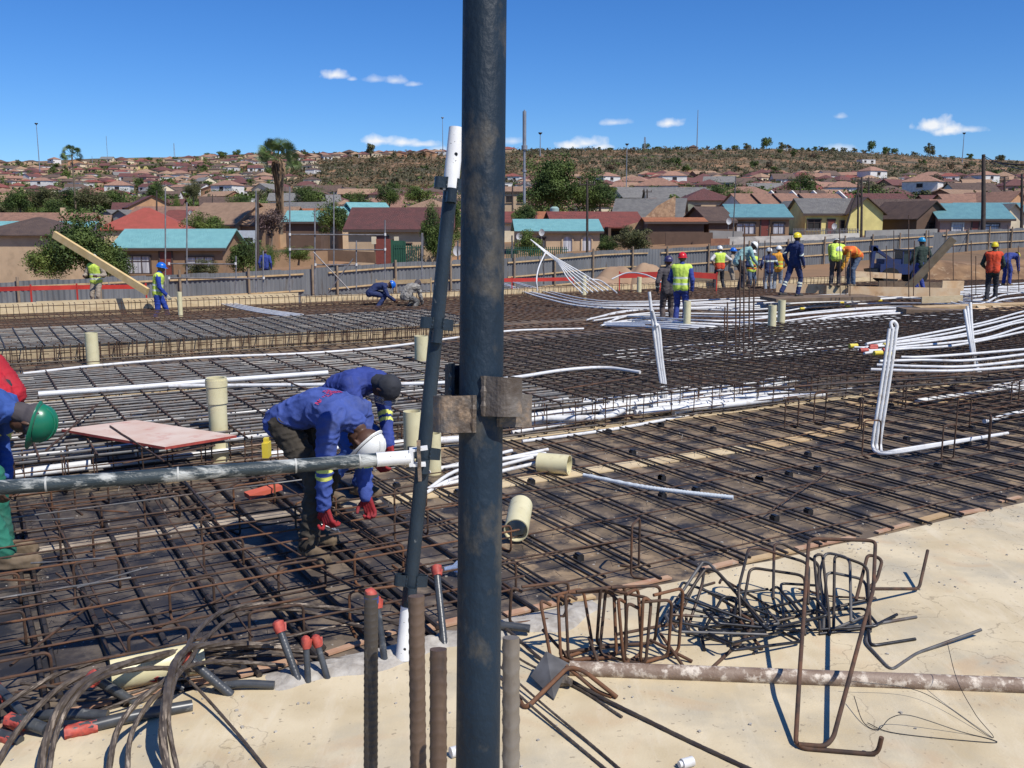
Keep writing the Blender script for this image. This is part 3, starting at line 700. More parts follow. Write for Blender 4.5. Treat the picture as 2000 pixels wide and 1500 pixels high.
starter(813, 1164, 31, 2.2, M_st2, 'tall thick brown ribbed starter bar, second of the four front bars', xb=817, pitch=.024, hgt=.07, skew=2.0)
starter(856, 1268, 33, 2.0, M_st2, 'short thick brown ribbed starter bar between the tall brown one and the scaffold pole', xb=856, pitch=.026, hgt=.08, skew=-2.0)
starter(998, 1245, 33, 1.95, M_st3, 'thick grey starter bar with coarse twisted ribs, just right of the scaffold pole', xb=998, pitch=.036, hgt=.10, skew=2.0)
# bars with red caps coming out of the slab edge
M_cblk = pm('black_duct', (.035, .038, .042), (.07, .075, .08), 12, .35, c3=(.18, .18, .17), s3=18, t3=(.6, .7))
rl = []
def capped(p, q, r, label, capl=.045, smear=1.25):
    root = empty('capped_bar', p, label, 'capped bar', 'dark bars with red caps along the slab edge')
    p, q = Vector(p), Vector(q); d = (q-p).normalized(); n = max(8, int((q-p).length/.006)); mb = MB()
    mb.tube(dense(p-p, q-p, n), r, 14, rfun=lambda a, l: 1+.07*max(0, math.sin(l/.016*6.28+a))); mb.obj('bar', M_st3 if r < .011 else M_cblk, root, True)
    mb = MB(); e = q-p; side = d.orthogonal().normalized()
    pts = [e-d*capl, e-d*capl*.45, e+d*.006, e+d*.016]; rr = [r*smear, r*smear*1.15, r*smear*1.2, r*.5]
    mb.tube(pts, rr, 12, rfun=lambda a, l: 1+.38*mnoise.noise(Vector((math.cos(a)*1.6, math.sin(a)*1.6, l*55+r*900)))); fl = MB(); mb.beam(e-d*capl*.9+side*r*1.2, e-d*capl*.1+side*r*1.9, r*1.1, r*.35); mb.obj('red_cap', M_wrap, root, True)
    return root
def cap_px(x1, y1, x0, y0, h, wpx, label, **k):  # base pixel on slab, top pixel at height h
    p = G(x0, y0, SZ-.005); q = G(x1, y1, h); capped(p, q, wpx/2*p.y/F, label, **k)
cap_px(852, 1108, 868, 1262, .33, 15, 'tall thin dark bar with bright red cap between the leaning tube and the tall pole')
cap_px(542, 1218, 584, 1334, .25, 16, 'dark upright bar with a red cap leaning left, leftmost of the upright trio')
cap_px(597, 1248, 602, 1334, .20, 13, 'dark upright bar with a hooked red cap, middle of the upright trio')
cap_px(616, 1246, 640, 1326, .19, 13, 'dark upright bar with a red cap, right of the upright trio')
cap_px(358, 1278, 452, 1358, .20, 19, 'thick black bar with a split red cap slanting up beside the cream pipe')
cap_px(177, 1320, 262, 1372, .16, 20, 'thick black bar with dark red cap slanting up left of the cream pipe')
cap_px(735, 1170, 752, 1296, .30, 14, 'thin dark bar with small cap half hidden behind the leftmost starter bar')
cap_px(293, 1315, 360, 1345, .08, 15, 'low black bar with a red cap under the cream pipe')
def blackpipe(p, q, wpx, label, red=None):
    p = Vector(p); q = Vector(q); r = wpx/2*p.y/F
    root = empty('black_duct', p, label, 'duct', 'black ducts lying along the slab edge')
    mb = MB(); mb.tube([x-p for x in smoothpath([p, p.lerp(q, .5)+Vector((0, 0, .01)), q], 6)], r, 16); mb.obj('duct', M_cblk, root, True)
    if red:
        mb = MB(); a = p.lerp(q, red[0]); b = p.lerp(q, red[1]); mb.tube([x-p for x in dense(a, b, 6)], r*1.15, 14, rfun=lambda a, l: 1+.14*math.sin(5*a+l*70)); mb.obj('red_tape', M_wrap, root, True)
    return root
blackpipe(G(125, 1432, .03), G(375, 1378, .03), 26, 'long black duct with red tape at its left end lying on the slab edge', (0, .25))
blackpipe(G(60, 1400, .05), G(210, 1398, .05), 24, 'black duct lying behind the long one at lower left')
blackpipe(G(15, 1406, .06), G(90, 1425, .04), 26, 'short black duct with wide red tape at the left edge', (.0, .45))
blackpipe(G(-30, 1430, .03), G(40, 1448, .02), 22, 'black duct stub with red tape in the lower left corner', (.3, .9))
blackpipe(G(420, 1341, .03), G(536, 1338, .03), 17, 'short black duct lying in the pale mortar')
blackpipe(G(925, 1222, .05), G(1035, 1228, .05), 17, 'grey black duct lying on the slab edge right of the pole')
blackpipe(G(-20, 1330, .05), G(50, 1400, .04), 18, 'dark duct with red tape at far left', (.1, .5))
# ================================================================== WIRE STRANDS
M_strand = pm('steel_strand', (.075, .056, .042), (.145, .115, .09), 20, .5, metal=.4, c3=(.25, .21, .17), s3=7)
rl = []
def strand(spec, wpx, label, mat=None, n=14, lobes=6):
    wpx = wpx*.76 if wpx > 6 else wpx
    """spec: (px, py, height) picks"""
    pts = [G(x, y, h) for x, y, h in spec]; pp = smoothpath(pts, n); L = sum((pp[i+1]-pp[i]).length for i in range(len(pp)-1))
    m = max(30, int(L/.009)); # resample
    res = [pp[0]]; acc = 0; step = L/m; 
    for i in range(len(pp)-1):
        a, b = pp[i], pp[i+1]; d = (b-a).length
        while acc+step <= d: acc += step; res.append(a.lerp(b, acc/d))
        acc -= d
    r = wpx/2*pts[len(pts)//2].y/F
    mb = MB(); mb.tube(res, r, 24 if wpx > 6 else 12, lobes=lobes, twist=1/(r*1.6), lobe_h=.13)
    return single(mb, 'wire_strand', mat or M_strand, label, 'wire strand', 'steel wire strands curling at lower left', True, pts[0])
strand([(-10, 1500, .02), (25, 1440, .07), (80, 1375, .13), (150, 1325, .16), (270, 1292, .13), (360, 1285, .11), (470, 1300, .07), (620, 1335, .03)][:7], 15, 'wire strand curving up from the lower left corner')
strand([(75, 1530, .02), (92, 1440, .12), (125, 1370, .20), (185, 1320, .22), (270, 1290, .19), (400, 1266, .12), (560, 1262, .06)], 20, 'thick double wire strand, second from the lower left corner')
strand([(92, 1530, .02), (108, 1440, .12), (140, 1372, .20), (200, 1322, .22), (300, 1305, .15), (420, 1312, .06)], 13, 'wire strand hugging the right side of the thick double one')
strand([(-20, 1395, .06), (60, 1345, .13), (130, 1310, .15), (240, 1280, .12), (330, 1279, .10), (500, 1275, .05)], 13, 'wire strand arching in from the left edge')
strand([(208, 1530, .02), (228, 1430, .13), (268, 1372, .20), (322, 1330, .23), (352, 1292, .24), (388, 1230, .23), (452, 1188, .2), (560, 1180, .16), (700, 1196, .10), (830, 1235, .04)], 13, 'wire strand rising in a high loop over the cream pipe')
strand([(248, 1530, .02), (255, 1440, .13), (290, 1375, .20), (330, 1338, .22), (370, 1290, .22), (400, 1248, .20), (470, 1200, .16), (580, 1192, .12), (760, 1240, .04)], 12, 'wire strand beside the high loop, just to its right')
strand([(330, 1530, .02), (318, 1440, .14), (322, 1380, .22), (334, 1315, .27), (352, 1280, .27), (385, 1262, .22), (480, 1258, .12), (600, 1272, .04)], 19, 'thick upright wire strand, its top at the red cap')
strand([(352, 1530, .02), (333, 1440, .13), (330, 1385, .20), (345, 1320, .24), (372, 1300, .2), (440, 1292, .12), (560, 1300, .03)], 12, 'thin wire strand to the right of the thick upright one')
strand([(522, 1505, .02), (470, 1440, .03), (400, 1360, .06), (350, 1310, .12), (335, 1300, .13)], 8, 'straight wire strand running down right from the cream pipe to the slab')
strand([(0, 1352, .05), (110, 1368, .05), (230, 1360, .05), (330, 1330, .05), (420, 1318, .05)], 8, 'thin wire strand lying low across the ducts')
strand([(40, 1335, .04), (200, 1345, .04), (330, 1300, .06), (520, 1280, .04), (700, 1290, .02)], 8, 'thin wire strand lying among the bars under the loops')
strand([(180, 1395, .04), (290, 1350, .08), (420, 1290, .06), (620, 1230, .05), (740, 1215, .03)], 7, 'thin wire strand slanting up to the right behind the loops')
# strands on the slab right of the pole
strand([(985, 1225, .05), (1100, 1320, .03), (1290, 1420, .02), (1480, 1510, .02)], 11, 'dark twisted wire strand slanting across the slab under the long pipe', pm('dark_strand', (.06, .045, .04), (.1, .08, .06), 12, .5, metal=.3))
strand([(975, 1300, .05), (1060, 1375, .03), (1150, 1450, .02), (1232, 1520, .02)], 7, 'thin wire strand on the slab right of the grey starter bar')
strand([(975, 1322, .05), (1048, 1388, .03), (1135, 1462, .02), (1205, 1520, .02)], 6, 'thin wire strand just left of its twin on the slab right of the pole')
strand([(985, 1255, .06), (1020, 1290, .04), (1130, 1345, .02), (1215, 1400, .02)], 5, 'short thin wire strand by the steel plate')

# ================================================================== PIPES
def pvc(p, q, wpx, label, sock=False, group='cream drain pipe pieces', ref=None):
    p, q = Vector(p), Vector(q); t = proj((p+q)/2 if ref is None else ref)[2]; r = wpx/2*t/F
    root = empty('drain_pipe', p, label, 'pipe', group); mb = MB(); mb.pipe(p-p, q-p, r, r*.92, 32)
    mb.obj('pipe', M_pvc, root, True)
    if sock:
        d = (q-p).normalized(); L = (q-p).length
        m2 = MB(); m2.pipe((q-p)-d*L*.30, q-p+d*.002, r*1.13, r*1.0, 32); m2.pipe((q-p)-d*.10*L, (q-p)-d*.02*L, r*1.2, r*1.0, 32); m2.obj('socket', M_pvc, root, True)
    return root
def pvc_up(px, y1, y0, wpx, label, z=0, sock=False):
    p = G(px, y0, z); t = proj(p)[2]; h = (y0-y1)*t/F*1.0
    # solve height for top row
    q = p.copy()
    for _ in range(30): q.z += (proj(q)[1]-y1)*t/F*.9
    return pvc(p, q, wpx, label, sock, 'cream drain pipes standing up through the deck', p)
pvc_up(182, 650, 712, 24, 'cream pipe standing alone at left between the cages')
pvc_up(430, 738, 900, 35, 'cream pipe with wide socket standing in the cage behind the pink sheet', 0, True)
pvc_up(824, 656, 745, 27, 'cream pipe standing just left of the leaning tube')
pvc_up(807, 803, 905, 36, 'cream pipe behind the welder and the leaning tube')
pvc_up(846, 846, 925, 32, 'short cream pipe right of the leaning tube, below its taller neighbour')
pvc_up(1341, 588, 648, 14, 'cream pipe beside the two men talking', -.05)
pvc_up(1506, 596, 668, 16, 'nearer one of the pair of cream pipes at right', 0)
pvc_up(1524, 586, 661, 15, 'farther one of the pair of cream pipes at right', 0)
pvc_up(1140, 538, 586, 10, 'small far cream pipe below the fan of conduits', ZF)
pvc_up(1248, 541, 580, 9, 'small far cream pipe before the dirt mound', ZF)
pvc_up(353, 570, 622, 9, 'small white pipe beside the man in blue at left', ZF+.1)
pvc(G(1052, 903, .10), G(1112, 908, .10), 39, 'short cream pipe lying on the bars right of the tall pole')
pa_ = G(1008, 1036, .10)
pvc(pa_, pa_+Vector((.035, .40, .05)), 47, 'short cream pipe lying end on, its open mouth facing the camera')
mp_ = MB()
q0, q1 = G(216, 1318, .09), G(396, 1284, .09)
# half pipe (split trough) with the end toward the left
root = pvc(q0, q1, 66, 'large split cream pipe lying under the wire strands at lower left')
# plastic bottle behind the pole
mb = MB(); p = G(868, 1112, .05); q = p+Vector((.26, .05, .02)); mb.tube([Vector((0, 0, 0)), (q-p)*.06, (q-p)*.2, (q-p)*.3, (q-p)*.75, (q-p)], [.014, .016, .02, .042, .042, .036], 18)
gm = bpy.data.materials.new('clear_blue_plastic'); gm.use_nodes = True; gb = gm.node_tree.nodes['Principled BSDF']; gb.inputs['Base Color'].default_value = (.5, .62, .85, 1); gb.inputs['Roughness'].default_value = .1; gb.inputs['Transmission Weight'].default_value = .6
o = mb.obj('plastic_bottle', gm, None, True, p); tag(o, 'clear bluish plastic bottle lying on the deck half behind the tall pole', 'bottle')
# long scaffold pipe on the slab
M_oldpipe = pm('limey_brown_pipe', (.19, .125, .085), (.27, .20, .15), 9, .6, c3=(.60, .52, .42), s3=20, t3=(.50, .62), bump=.3, bscale=80)
p, q = G(1120, 1306, .036), G(2080, 1342, .036)
root = empty('long_pipe', p, 'long brown pipe crusted with lime lying across the slab at lower right', 'pipe')
mb = MB(); mb.tube([x-p for x in dense(p-(q-p)*.008, q, 40)], .036, 28); mb.obj('tube', M_oldpipe, root, True)
pl = G(1078, 1318, .05); mb = MB()
vsq = [G(1067, 1272, .13), G(1112, 1296, .10), G(1082, 1366, .02), G(1036, 1320, .05)]
nrm = (vsq[1]-vsq[0]).cross(vsq[3]-vsq[0]).normalized()*.005
mb.add([v-p for v in vsq]+[v-p+nrm for v in vsq], [(0, 1, 2, 3), (7, 6, 5, 4)]+[(i, (i+1) % 4, (i+1) % 4+4, i+4) for i in range(4)])
mb.obj('base_plate', pm('grey_plate', (.11, .105, .10), (.17, .165, .16), 12, .5, metal=.4), root)
mb = MB(); mb.tube([G(1085, 1328, .045)-p, G(1108, 1328, .045)-p], .03, 8); mb.tube([G(1103, 1330, .045)-p, G(1116, 1333, .045)-p], .018, 10); mb.obj('bolt', M_brk, root, False)
# white plug
p = G(1332, 1492, SZ+.018); mb = MB(); mb.tube([Vector((0, 0, 0)), Vector((.045, .02, 0))], .020, 16); mb.tube([Vector((-.012, -.005, 0)), Vector((0.0, 0, 0))], .013, 14)
tag(mb.obj('pipe_plug', M_white, None, True, p), 'small white plastic pipe plug lying on the slab at the bottom edge', 'plug')
p = G(880, 1470, SZ+.02); mb = MB(); mb.tube([Vector((0, 0, 0)), Vector((.04, .02, 0))], .022, 16)
tag(mb.obj('pipe_plug', M_white, None, True, p), 'white plastic plug lying behind the tall pole foot', 'plug')

# ================================================================== STIRRUPS (loose bent bars), picked as (px, py, height)
def bent(spec, r, mat, label, rad=.05, name='loose_stirrup', group=None, cat='stirrup', seg=9):
    pts = [G(x, y, h) for x, y, h in spec]; mb = MB(); mb.tube(fillet(pts, rad, 5), r, seg); low = min(pts, key=lambda v: v.z)
    return single(mb, name, mat, label, cat, group, True, low)
bent([(1722, 1440, .10), (1714, 1474, .02), (1570, 1462, .02), (1554, 1450, .03), (1562, 1310, .17), (1580, 1052, .40), (1710, 1056, .40), (1706, 1150, .31), (1628, 1440, .05), (1612, 1458, .035), (1560, 1454, .03)], .0098, M_rust, 'large upright rusty stirrup standing on the slab in front of the black heap', .05)
# rusty set of stirrups near the pole
RS = []
def frame(cx, cy, w, h, yaw, tilt, r, mat, label, z=.02, rad=.04, hook=True, group=None, roll=0):
    """closed rectangular stirrup: centre pixel of its foot, width, height, yaw, tilt back"""
    base = G(cx, cy, z)
    P = [(-w/2+.02, -.005, h*.72), (-w/2, 0, h), (w/2, 0, h), (w/2, 0, 0), (-w/2, 0, 0), (-w/2, 0, h*.98), (-w/2+.07, .012, h-.05)] if hook else [(-w/2, -.012, -.0), (-w/2, 0, h), (w/2, 0, h), (w/2, 0, 0)]
    P = [(-w/2+.05, -.01, h+.004), (w/2, -.004, h), (w/2, 0, 0), (-w/2, 0, 0), (-w/2, .006, h), (-w/2+.06, .012, h-.04)] if hook else P
    M_ = Matrix.Rotation(yaw, 4, 'Z') @ Matrix.Rotation(tilt, 4, 'X') @ Matrix.Rotation(roll, 4, 'Y')
    pts = [M_ @ Vector(p) for p in P]; mz = min(p.z for p in pts); pts = [p-Vector((0, 0, mz-r)) for p in pts]
    mb = MB(); mb.tube(fillet(pts, rad, 5), r, 8); o = mb.obj('loose_stirrup', mat, None, True, base)
    return tag(o, label, 'stirrup', group)
g1 = 'rusty stirrups piled right of the pole'
for i, (cx, cy, w, h, yaw, tilt, lab) in enumerate([
    (1050, 1215, .34, .21, .3, .2, 'rusty stirrup leaning on the near bars, leftmost of the rusty pile'),
    (1150, 1290, .30, .30, .15, -.25, 'rusty stirrup standing upright, left front of the rusty pile'),
    (1168, 1284, .34, .31, .35, -.12, 'rusty stirrup nested just inside the left front one'),
    (1118, 1282, .28, .28, .6, -.3, 'rusty stirrup with a long slanting leg beside the pole'),
    (1215, 1292, .26, .30, -.5, -.2, 'rusty stirrup turned edge on in the middle of the pile'),
    (1236, 1290, .18, .31, .9, -.1, 'narrow looking rusty stirrup behind the middle one'),
    (1262, 1290, .24, .29, .2, .1, 'rusty stirrup with a wide bottom bend at the right of the pile'),
    (1288, 1288, .26, .32, .55, .05, 'rightmost standing stirrup of the rusty pile'),
    (1222, 1262, .32, .33, .1, .25, 'rusty stirrup leaning back at the rear of the pile')]):
    frame(cx, cy, w*.92, h*1.06, yaw, tilt, .0082, M_rustl if i % 2 else M_rust, lab, group=g1)
for i, (a, b, lab) in enumerate([((1060, 1230, .12), (1115, 1290, .02), 'bent rusty bar leaning from the pole side to the slab'), ((1150, 1245, .10), (1170, 1300, .015), 'rusty bar stub lying under the left stirrups'),
        ((1270, 1250, .06), (1352, 1292, .02), 'rusty bar end pointing down right from the rusty pile'), ((1290, 1238, .08), (1335, 1302, .02), 'rusty bar end just left of the other, pointing down right'), ((1200, 1240, .05), (1330, 1215, .05), 'rusty bar lying flat behind the rusty pile'),
        ((1095, 1275, .02), (1200, 1262, .05), 'rusty bar lying across the slab between the legs of the left stirrups')]):
    bent([a, ((a[0]+b[0])/2, (a[1]+b[1])/2, (a[2]+b[2])/2+.01), b], .0082, M_rust, lab, name='loose_bar', group='loose bars round the stirrup piles', cat='rebar')
bent([(1105, 1300, .11), (1165, 1350, .02), (1010, 1385, .02), (1090, 1315, .12), (1200, 1358, .03)][0:2]+[(1195, 1362, .015)], .0095, M_rustl, 'rusty hooked bar resting on the pipe end by the steel plate', name='loose_bar', cat='rebar')
bent([(1012, 1362, .02), (1025, 1386, .02), (1110, 1302, .11), (1140, 1310, .10), (1205, 1362, .02)], .0105, M_rustl, 'rusty bar bent over the end of the long pipe beside the steel plate', name='loose_bar', cat='rebar')
# black heap
g2 = 'black stirrups heaped on the slab'
HB = [  # explicit visible ones
    ([(1290, 1218, .06), (1372, 1098, .26), (1385, 1100, .26), (1480, 1205, .08)], 'black bar bent into a tall tent shape at the left of the heap'),
    ([(1300, 1222, .04), (1378, 1110, .24), (1400, 1115, .24), (1500, 1225, .05)], 'black bar bent in a tent shape behind the left one'),
    ([(1318, 1225, .04), (1352, 1150, .15), (1376, 1106, .22), (1372, 1140, .2), (1345, 1222, .04), (1345, 1240, .02)], 'black narrow loop at the left of the heap'),
    ([(1340, 1200, .08), (1342, 1235, .02), (1480, 1270, .02), (1472, 1276, .02)], 'black stirrup lying with its long leg towards the pipe'),
    ([(1376, 1270, .02), (1370, 1240, .04), (1412, 1165, .14), (1440, 1168, .14), (1425, 1262, .02)], 'black stirrup standing askew left of centre'),
    ([(1448, 1225, .04), (1442, 1150, .2), (1462, 1072, .30), (1480, 1070, .30), (1580, 1100, .26), (1578, 1180, .12)], 'wide shiny black stirrup arching over the middle of the heap'),
    ([(1452, 1180, .10), (1465, 1108, .22), (1572, 1124, .22), (1572, 1240, .04)], 'black stirrup just under the wide arch'),
    ([(1510, 1170, .14), (1512, 1064, .31), (1525, 1060, .31), (1600, 1100, .25), (1596, 1210, .06)], 'black stirrup standing behind the large rusty one'),
    ([(1615, 1225, .03), (1600, 1120, .2), (1612, 1078, .27), (1660, 1090, .27), (1662, 1215, .05)], 'black stirrup with rounded corner right of the large rusty one'),
    ([(1608, 1230, .03), (1614, 1116, .2), (1690, 1132, .18), (1698, 1200, .06), (1625, 1230, .03)], 'black stirrup with a full curve at the right of the heap'),
    ([(1628, 1232, .03), (1630, 1082, .27), (1694, 1105, .24), (1700, 1230, .03)], 'tall black stirrup, rightmost standing one of the heap'),
    ([(1602, 1232, .05), (1590, 1085, .28), (1606, 1082, .28), (1618, 1190, .1), (1620, 1240, .02)], 'narrow black stirrup pressed against the large rusty one'),
    ([(1385, 1225, .03), (1480, 1222, .04), (1710, 1168, .12)], 'long black bar rising to the right through the heap'),
    ([(1600, 1230, .02), (1690, 1222, .02), (1790, 1205, .02)], 'black bar lying to the right of the heap, upper of two'),
    ([(1600, 1238, .02), (1700, 1226, .02), (1752, 1200, .03)], 'black bar lying to the right of the heap, lower of two'),
    ([(1700, 1225, .03), (1690, 1255, .02), (1740, 1310, .015), (1790, 1276, .015), (1916, 1230, .05)], 'long black bar bent in a V on the slab at right'),
    ([(1692, 1200, .05), (1700, 1262, .02), (1788, 1248, .02)], 'black bent bar inside the V shaped one'),
]
for sp_, lab in HB: bent(sp_, .0082, rnd.choice([M_dark, M_black, M_grey, M_dark]), lab, .05, group=g2)
bent([(1672, 1172, .12), (1695, 1082, .26), (1724, 1092, .25), (1712, 1135, .16), (1694, 1150, .14), (1795, 1150, .03), (1812, 1075, .18)], .0095, M_rust, 'brown bent bar sticking out at the upper right of the heap', .04, group=g2)
bent([(1390, 1305, .02), (1462, 1238, .05), (1472, 1215, .08), (1425, 1188, .1), (1488, 1268, .02)], .009, M_rust, 'rusty bar crossing the left front of the black heap', .03, group=g2)
bent([(1560, 1150, .03), (1620, 1165, .03), (1690, 1168, .03)], .006, M_rust, 'thin rusty bar on the slab behind the heap', name='loose_bar', cat='rebar')
cs = 0; rl = []
for k in range(12):   # tangle in the middle
    cx = rnd.gauss(1530, 52); cy = rnd.gauss(1216, 15); cx = min(max(cx, 1420), 1650); cy = min(max(cy, 1180), 1250)
    w, h = rnd.uniform(.16, .26), rnd.uniform(.28, .50); til = rnd.choice([-1, 1])*rnd.uniform(1.3, 1.5)
    o = frame(cx, cy, w, h, rnd.gauss(1.4, .9)+rnd.choice((0, math.pi)), til, .0078, rnd.choice([M_dark, M_black, M_grey, M_black]), 'black stirrup tangled low in the middle of the heap', group='black stirrups tangled low in the heap', hook=rnd.random() < .5, z=.005+rnd.random()*.06, roll=rnd.gauss(0, .2), rad=.03); rl.append(o)
order_labels(rl)
# thin tie wire
strand([(1880, 1430, .015), (1700, 1388, .015), (1668, 1360, .06), (1686, 1410, .02), (1715, 1425, .02), (1740, 1402, .06), (1780, 1398, .07), (1880, 1430, .02), (1936, 1444, .015), (1930, 1450, .015), (1750, 1432, .015), (1690, 1410, .02)][2:], 1.8, 'thin loop of tie wire lying on the slab at lower right', M_black, lobes=0)
strand([(1850, 1255, .22), (1870, 1330, .12), (1905, 1395, .05), (1936, 1440, .015), (1800, 1352, .05), (1660, 1330, .08)], 1.5, 'thin tie wire arching above the long pipe at right', M_black, lobes=0)

# ================================================================== CONDUITS
def conduit(spec, r, label, mat=None, group='white conduits laid through the bars', seg=10, parts=None, name='conduit', n=6):
    pts = [G(x, y, (.09 if h < -.05 and toab(G(x, y, .09))[0] < 11.75 else h)) for x, y, h in spec]; mb = MB(); mb.tube(smoothpath(pts, n), r, seg)
    return single(mb, name, mat or M_white, label, 'conduit', group, True, pts[0])
conduit([(45, 730, .1), (200, 713, .1), (400, 698, .1), (600, 690, .1), (750, 678, .1), (880, 661, .1), (1000, 646, .1), (1140, 642, .1)], .020, 'white conduit crossing the left middle distance, topmost of the long ones')
conduit([(75, 770, .34), (260, 757, .34), (420, 744, .34), (640, 728, .34)], .030, 'thick white conduit lying on the cage behind the green helmeted man')
conduit([(330, 754, .34), (560, 752, .34), (780, 750, .34), (900, 746, .34), (1000, 738, .34), (1100, 723, .34), (1180, 718, .34), (1250, 727, .34)], .021, 'white conduit lying on the cage passing behind the tall pole')
for i, (sp_, lab) in enumerate([
    ([(835, 956, .03), (905, 915, .05), (1070, 878, .08)], 'white conduit, upper of the bundle beside the tall pole'),
    ([(832, 962, .03), (895, 932, .05), (1040, 893, .08)], 'white conduit, second of the bundle beside the tall pole'),
    ([(828, 918, .03), (920, 906, .05), (1066, 886, .07)], 'white conduit behind the bundle beside the tall pole'),
    ([(860, 948, .03), (930, 932, .05), (1045, 905, .08)], 'white conduit, lowest of the bundle beside the tall pole'),
    ([(838, 922, .03), (900, 905, .04), (1000, 880, .06)], 'short white conduit in the bundle at the leaning tube')]):
    conduit(sp_, .016, lab, group='white conduits beside the tall pole')
M_corr = pm('grey_white_corrugated', (.62, .66, .68), (.5, .54, .56), 60, .5)
pts = [G(1140, 928, .07), G(1250, 950, .07), G(1340, 962, .07), G(1432, 972, .07)]; mb = MB(); pp = smoothpath(pts, 30)
mb.tube(pp, .0175, 14, rfun=lambda a, l: 1+.12*math.sin(l*2*math.pi/.022)); single(mb, 'corrugated_hose', M_corr, 'pale corrugated hose lying across the near bars right of the pole', 'hose', None, True, pts[0])
conduit([(1010, 832, .03), (1080, 822, .05), (1200, 800, .05), (1310, 800, .04)], .020, 'white conduit leading to the foot of the left upright conduits')
conduit([(1000, 845, .03), (1100, 828, .05), (1230, 806, .05), (1310, 803, .04)], .020, 'white conduit in front of the one at the foot of the left upright')
conduit([(1315, 806, .05), (1400, 790, .07), (1500, 778, .07), (1610, 770, .07)], .034, 'thick white conduit running right from the left upright conduits')
conduit([(1360, 790, .05), (1440, 772, .12), (1500, 752, .14), (1560, 742, .12)], .018, 'thin white conduit above the thick one by the left upright')
conduit([(1020, 862, .02), (1200, 838, .02), (1370, 806, .02)], .017, 'white conduit at the front foot of the black cage')
# conduits lying inside the cages
rl = []
for k in range(92):
    left = k < 18
    if left: b = rnd.uniform(-3, 2.6); a = rnd.uniform(4.0, 6.8)
    elif k < 45: b = rnd.uniform(2.6, 5.2); a = rnd.uniform(3.95, 5.0)
    elif k < 75: b = rnd.uniform(6.0, 10); a = rnd.uniform(6.6, 8.6)
    else: b = rnd.uniform(6.6, 11); a = rnd.uniform(1.9, 3.4)
    L = rnd.uniform(.8, 2.2); p = AB(a, b, .10 if k < 75 else .06); q = AB(a+rnd.gauss(0, .12), b+L, (.10 if k < 75 else .06)+rnd.uniform(-.03, .04)); m = p.lerp(q, .5)+EA*rnd.gauss(0, .08)
    mb = MB(); mb.tube(smoothpath([p, m, q], 5), rnd.uniform(.022, .036), 8)
    o = single(mb, 'conduit', M_white, 'white conduit piece lying inside the %s cage' % ('left grey' if left else 'black right') if k < 75 else 'white conduit piece lying under the mesh at the right end', 'conduit', 'white conduits inside the cages', True, p); rl.append(o)
order_labels(rl, 'of those inside')
# far white conduit bundles at right
rl = []
def jitpath(spec, dy, dz, r, label, **k):
    return conduit([(x, y+dy*f, z+dz) for x, y, z, f in spec], r, label, **k)
far = [(985, 552, ZF+.22, .3), (1060, 574, ZF+.2, .5), (1160, 592, ZF+.2, .6), (1300, 594, ZF+.24, .9), (1430, 590, ZF+.25, 1.0), (1560, 584, ZF+.26, .9), (1700, 577, ZF+.3, .8), (1850, 568, ZF+.35, .8), (2060, 556, ZF+.4, .9)]
for i in range(6): rl.append(jitpath([(x+rnd.uniform(-12, 12), y+rnd.uniform(-1.2, 1.2), z, max(f, .75)) for x, y, z, f in far], i*3.6-7, 0, .021, 'white conduit in the long bundle running past the working men', group='long bundle of white conduits'))
mid = [(1165, 628, ZF+.18, .3), (1240, 612, ZF+.18, .5), (1340, 612, ZF+.2, 1), (1470, 614, ZF+.2, 1), (1600, 600, ZF+.25, .9), (1760, 592, ZF+.26, 1), (1930, 600, ZF+.25, 1), (2060, 612, ZF+.2, .9)]
for i in range(7): rl.append(jitpath([(x+rnd.uniform(-25, 25), y+rnd.uniform(-2, 2), z, f) for x, y, z, f in mid], i*6.8-14+rnd.uniform(-2, 2), 0, .022, 'white conduit in the spread fan right of the two men', group='fanned white conduits'))
mid2 = [(1180, 632, ZF+.16, .2), (1300, 630, ZF+.16, .6), (1450, 636, ZF+.16, 1), (1540, 640, ZF+.16, 1), (1640, 622, ZF+.2, .9), (1760, 612, ZF+.2, .9), (1900, 616, ZF+.2, 1), (2050, 628, ZF+.2, 1)]
for i in range(5): rl.append(jitpath(mid2, i*6-6, 0, .028, 'white conduit along the near side of the fan', group='fanned white conduits'))
zz_ = lambda x, y: .36 if toab(G(x, y, .36))[0] < 9.3 else .14
rt = [(x, y, zz_(x, y), f) for x, y, f in [(1660, 676, .4), (1700, 672, .45), (1760, 664, .6), (1850, 650, .9), (1920, 634, 1), (1990, 616, 1), (2060, 600, 1.1)]]
for i in range(6):
  off_ = rnd.uniform(0, 60); rl.append(jitpath([(x+(off_ if k_ == 0 else rnd.uniform(-8, 8)), y+rnd.uniform(-2.2, 2.2), z, f) for k_, (x, y, z, f) in enumerate(rt)], i*7.5-6, 0, .019, 'white conduit with taped end in the bundle at the right edge', group='taped white conduits at right'))
rt2 = [(1700, 700, .36, .6), (1800, 696, .36, .8), (1900, 690, .36, 1), (2060, 676, .36, 1)]
for i in range(4):
  off_ = rnd.uniform(0, 70); rl.append(jitpath([(x+(off_ if k_ == 0 else 0), y+rnd.uniform(-3, 3), z, f) for k_, (x, y, z, f) in enumerate(rt2)], i*11, 0, .019, 'white conduit in the lower bundle at the right edge', group='lower white conduits at right'))
rt3 = [(1800, 560, ZF+.3, .5), (1900, 586, ZF+.3, .8), (1960, 566, ZF+.3, 1), (2060, 556, ZF+.3, 1)]
for i in range(4): rl.append(jitpath(rt3, i*9-8, 0, .028, 'white conduit crossing behind the man in the orange vest', group='white conduits behind the orange vest man'))
order_labels(rl, 'of its bundle')
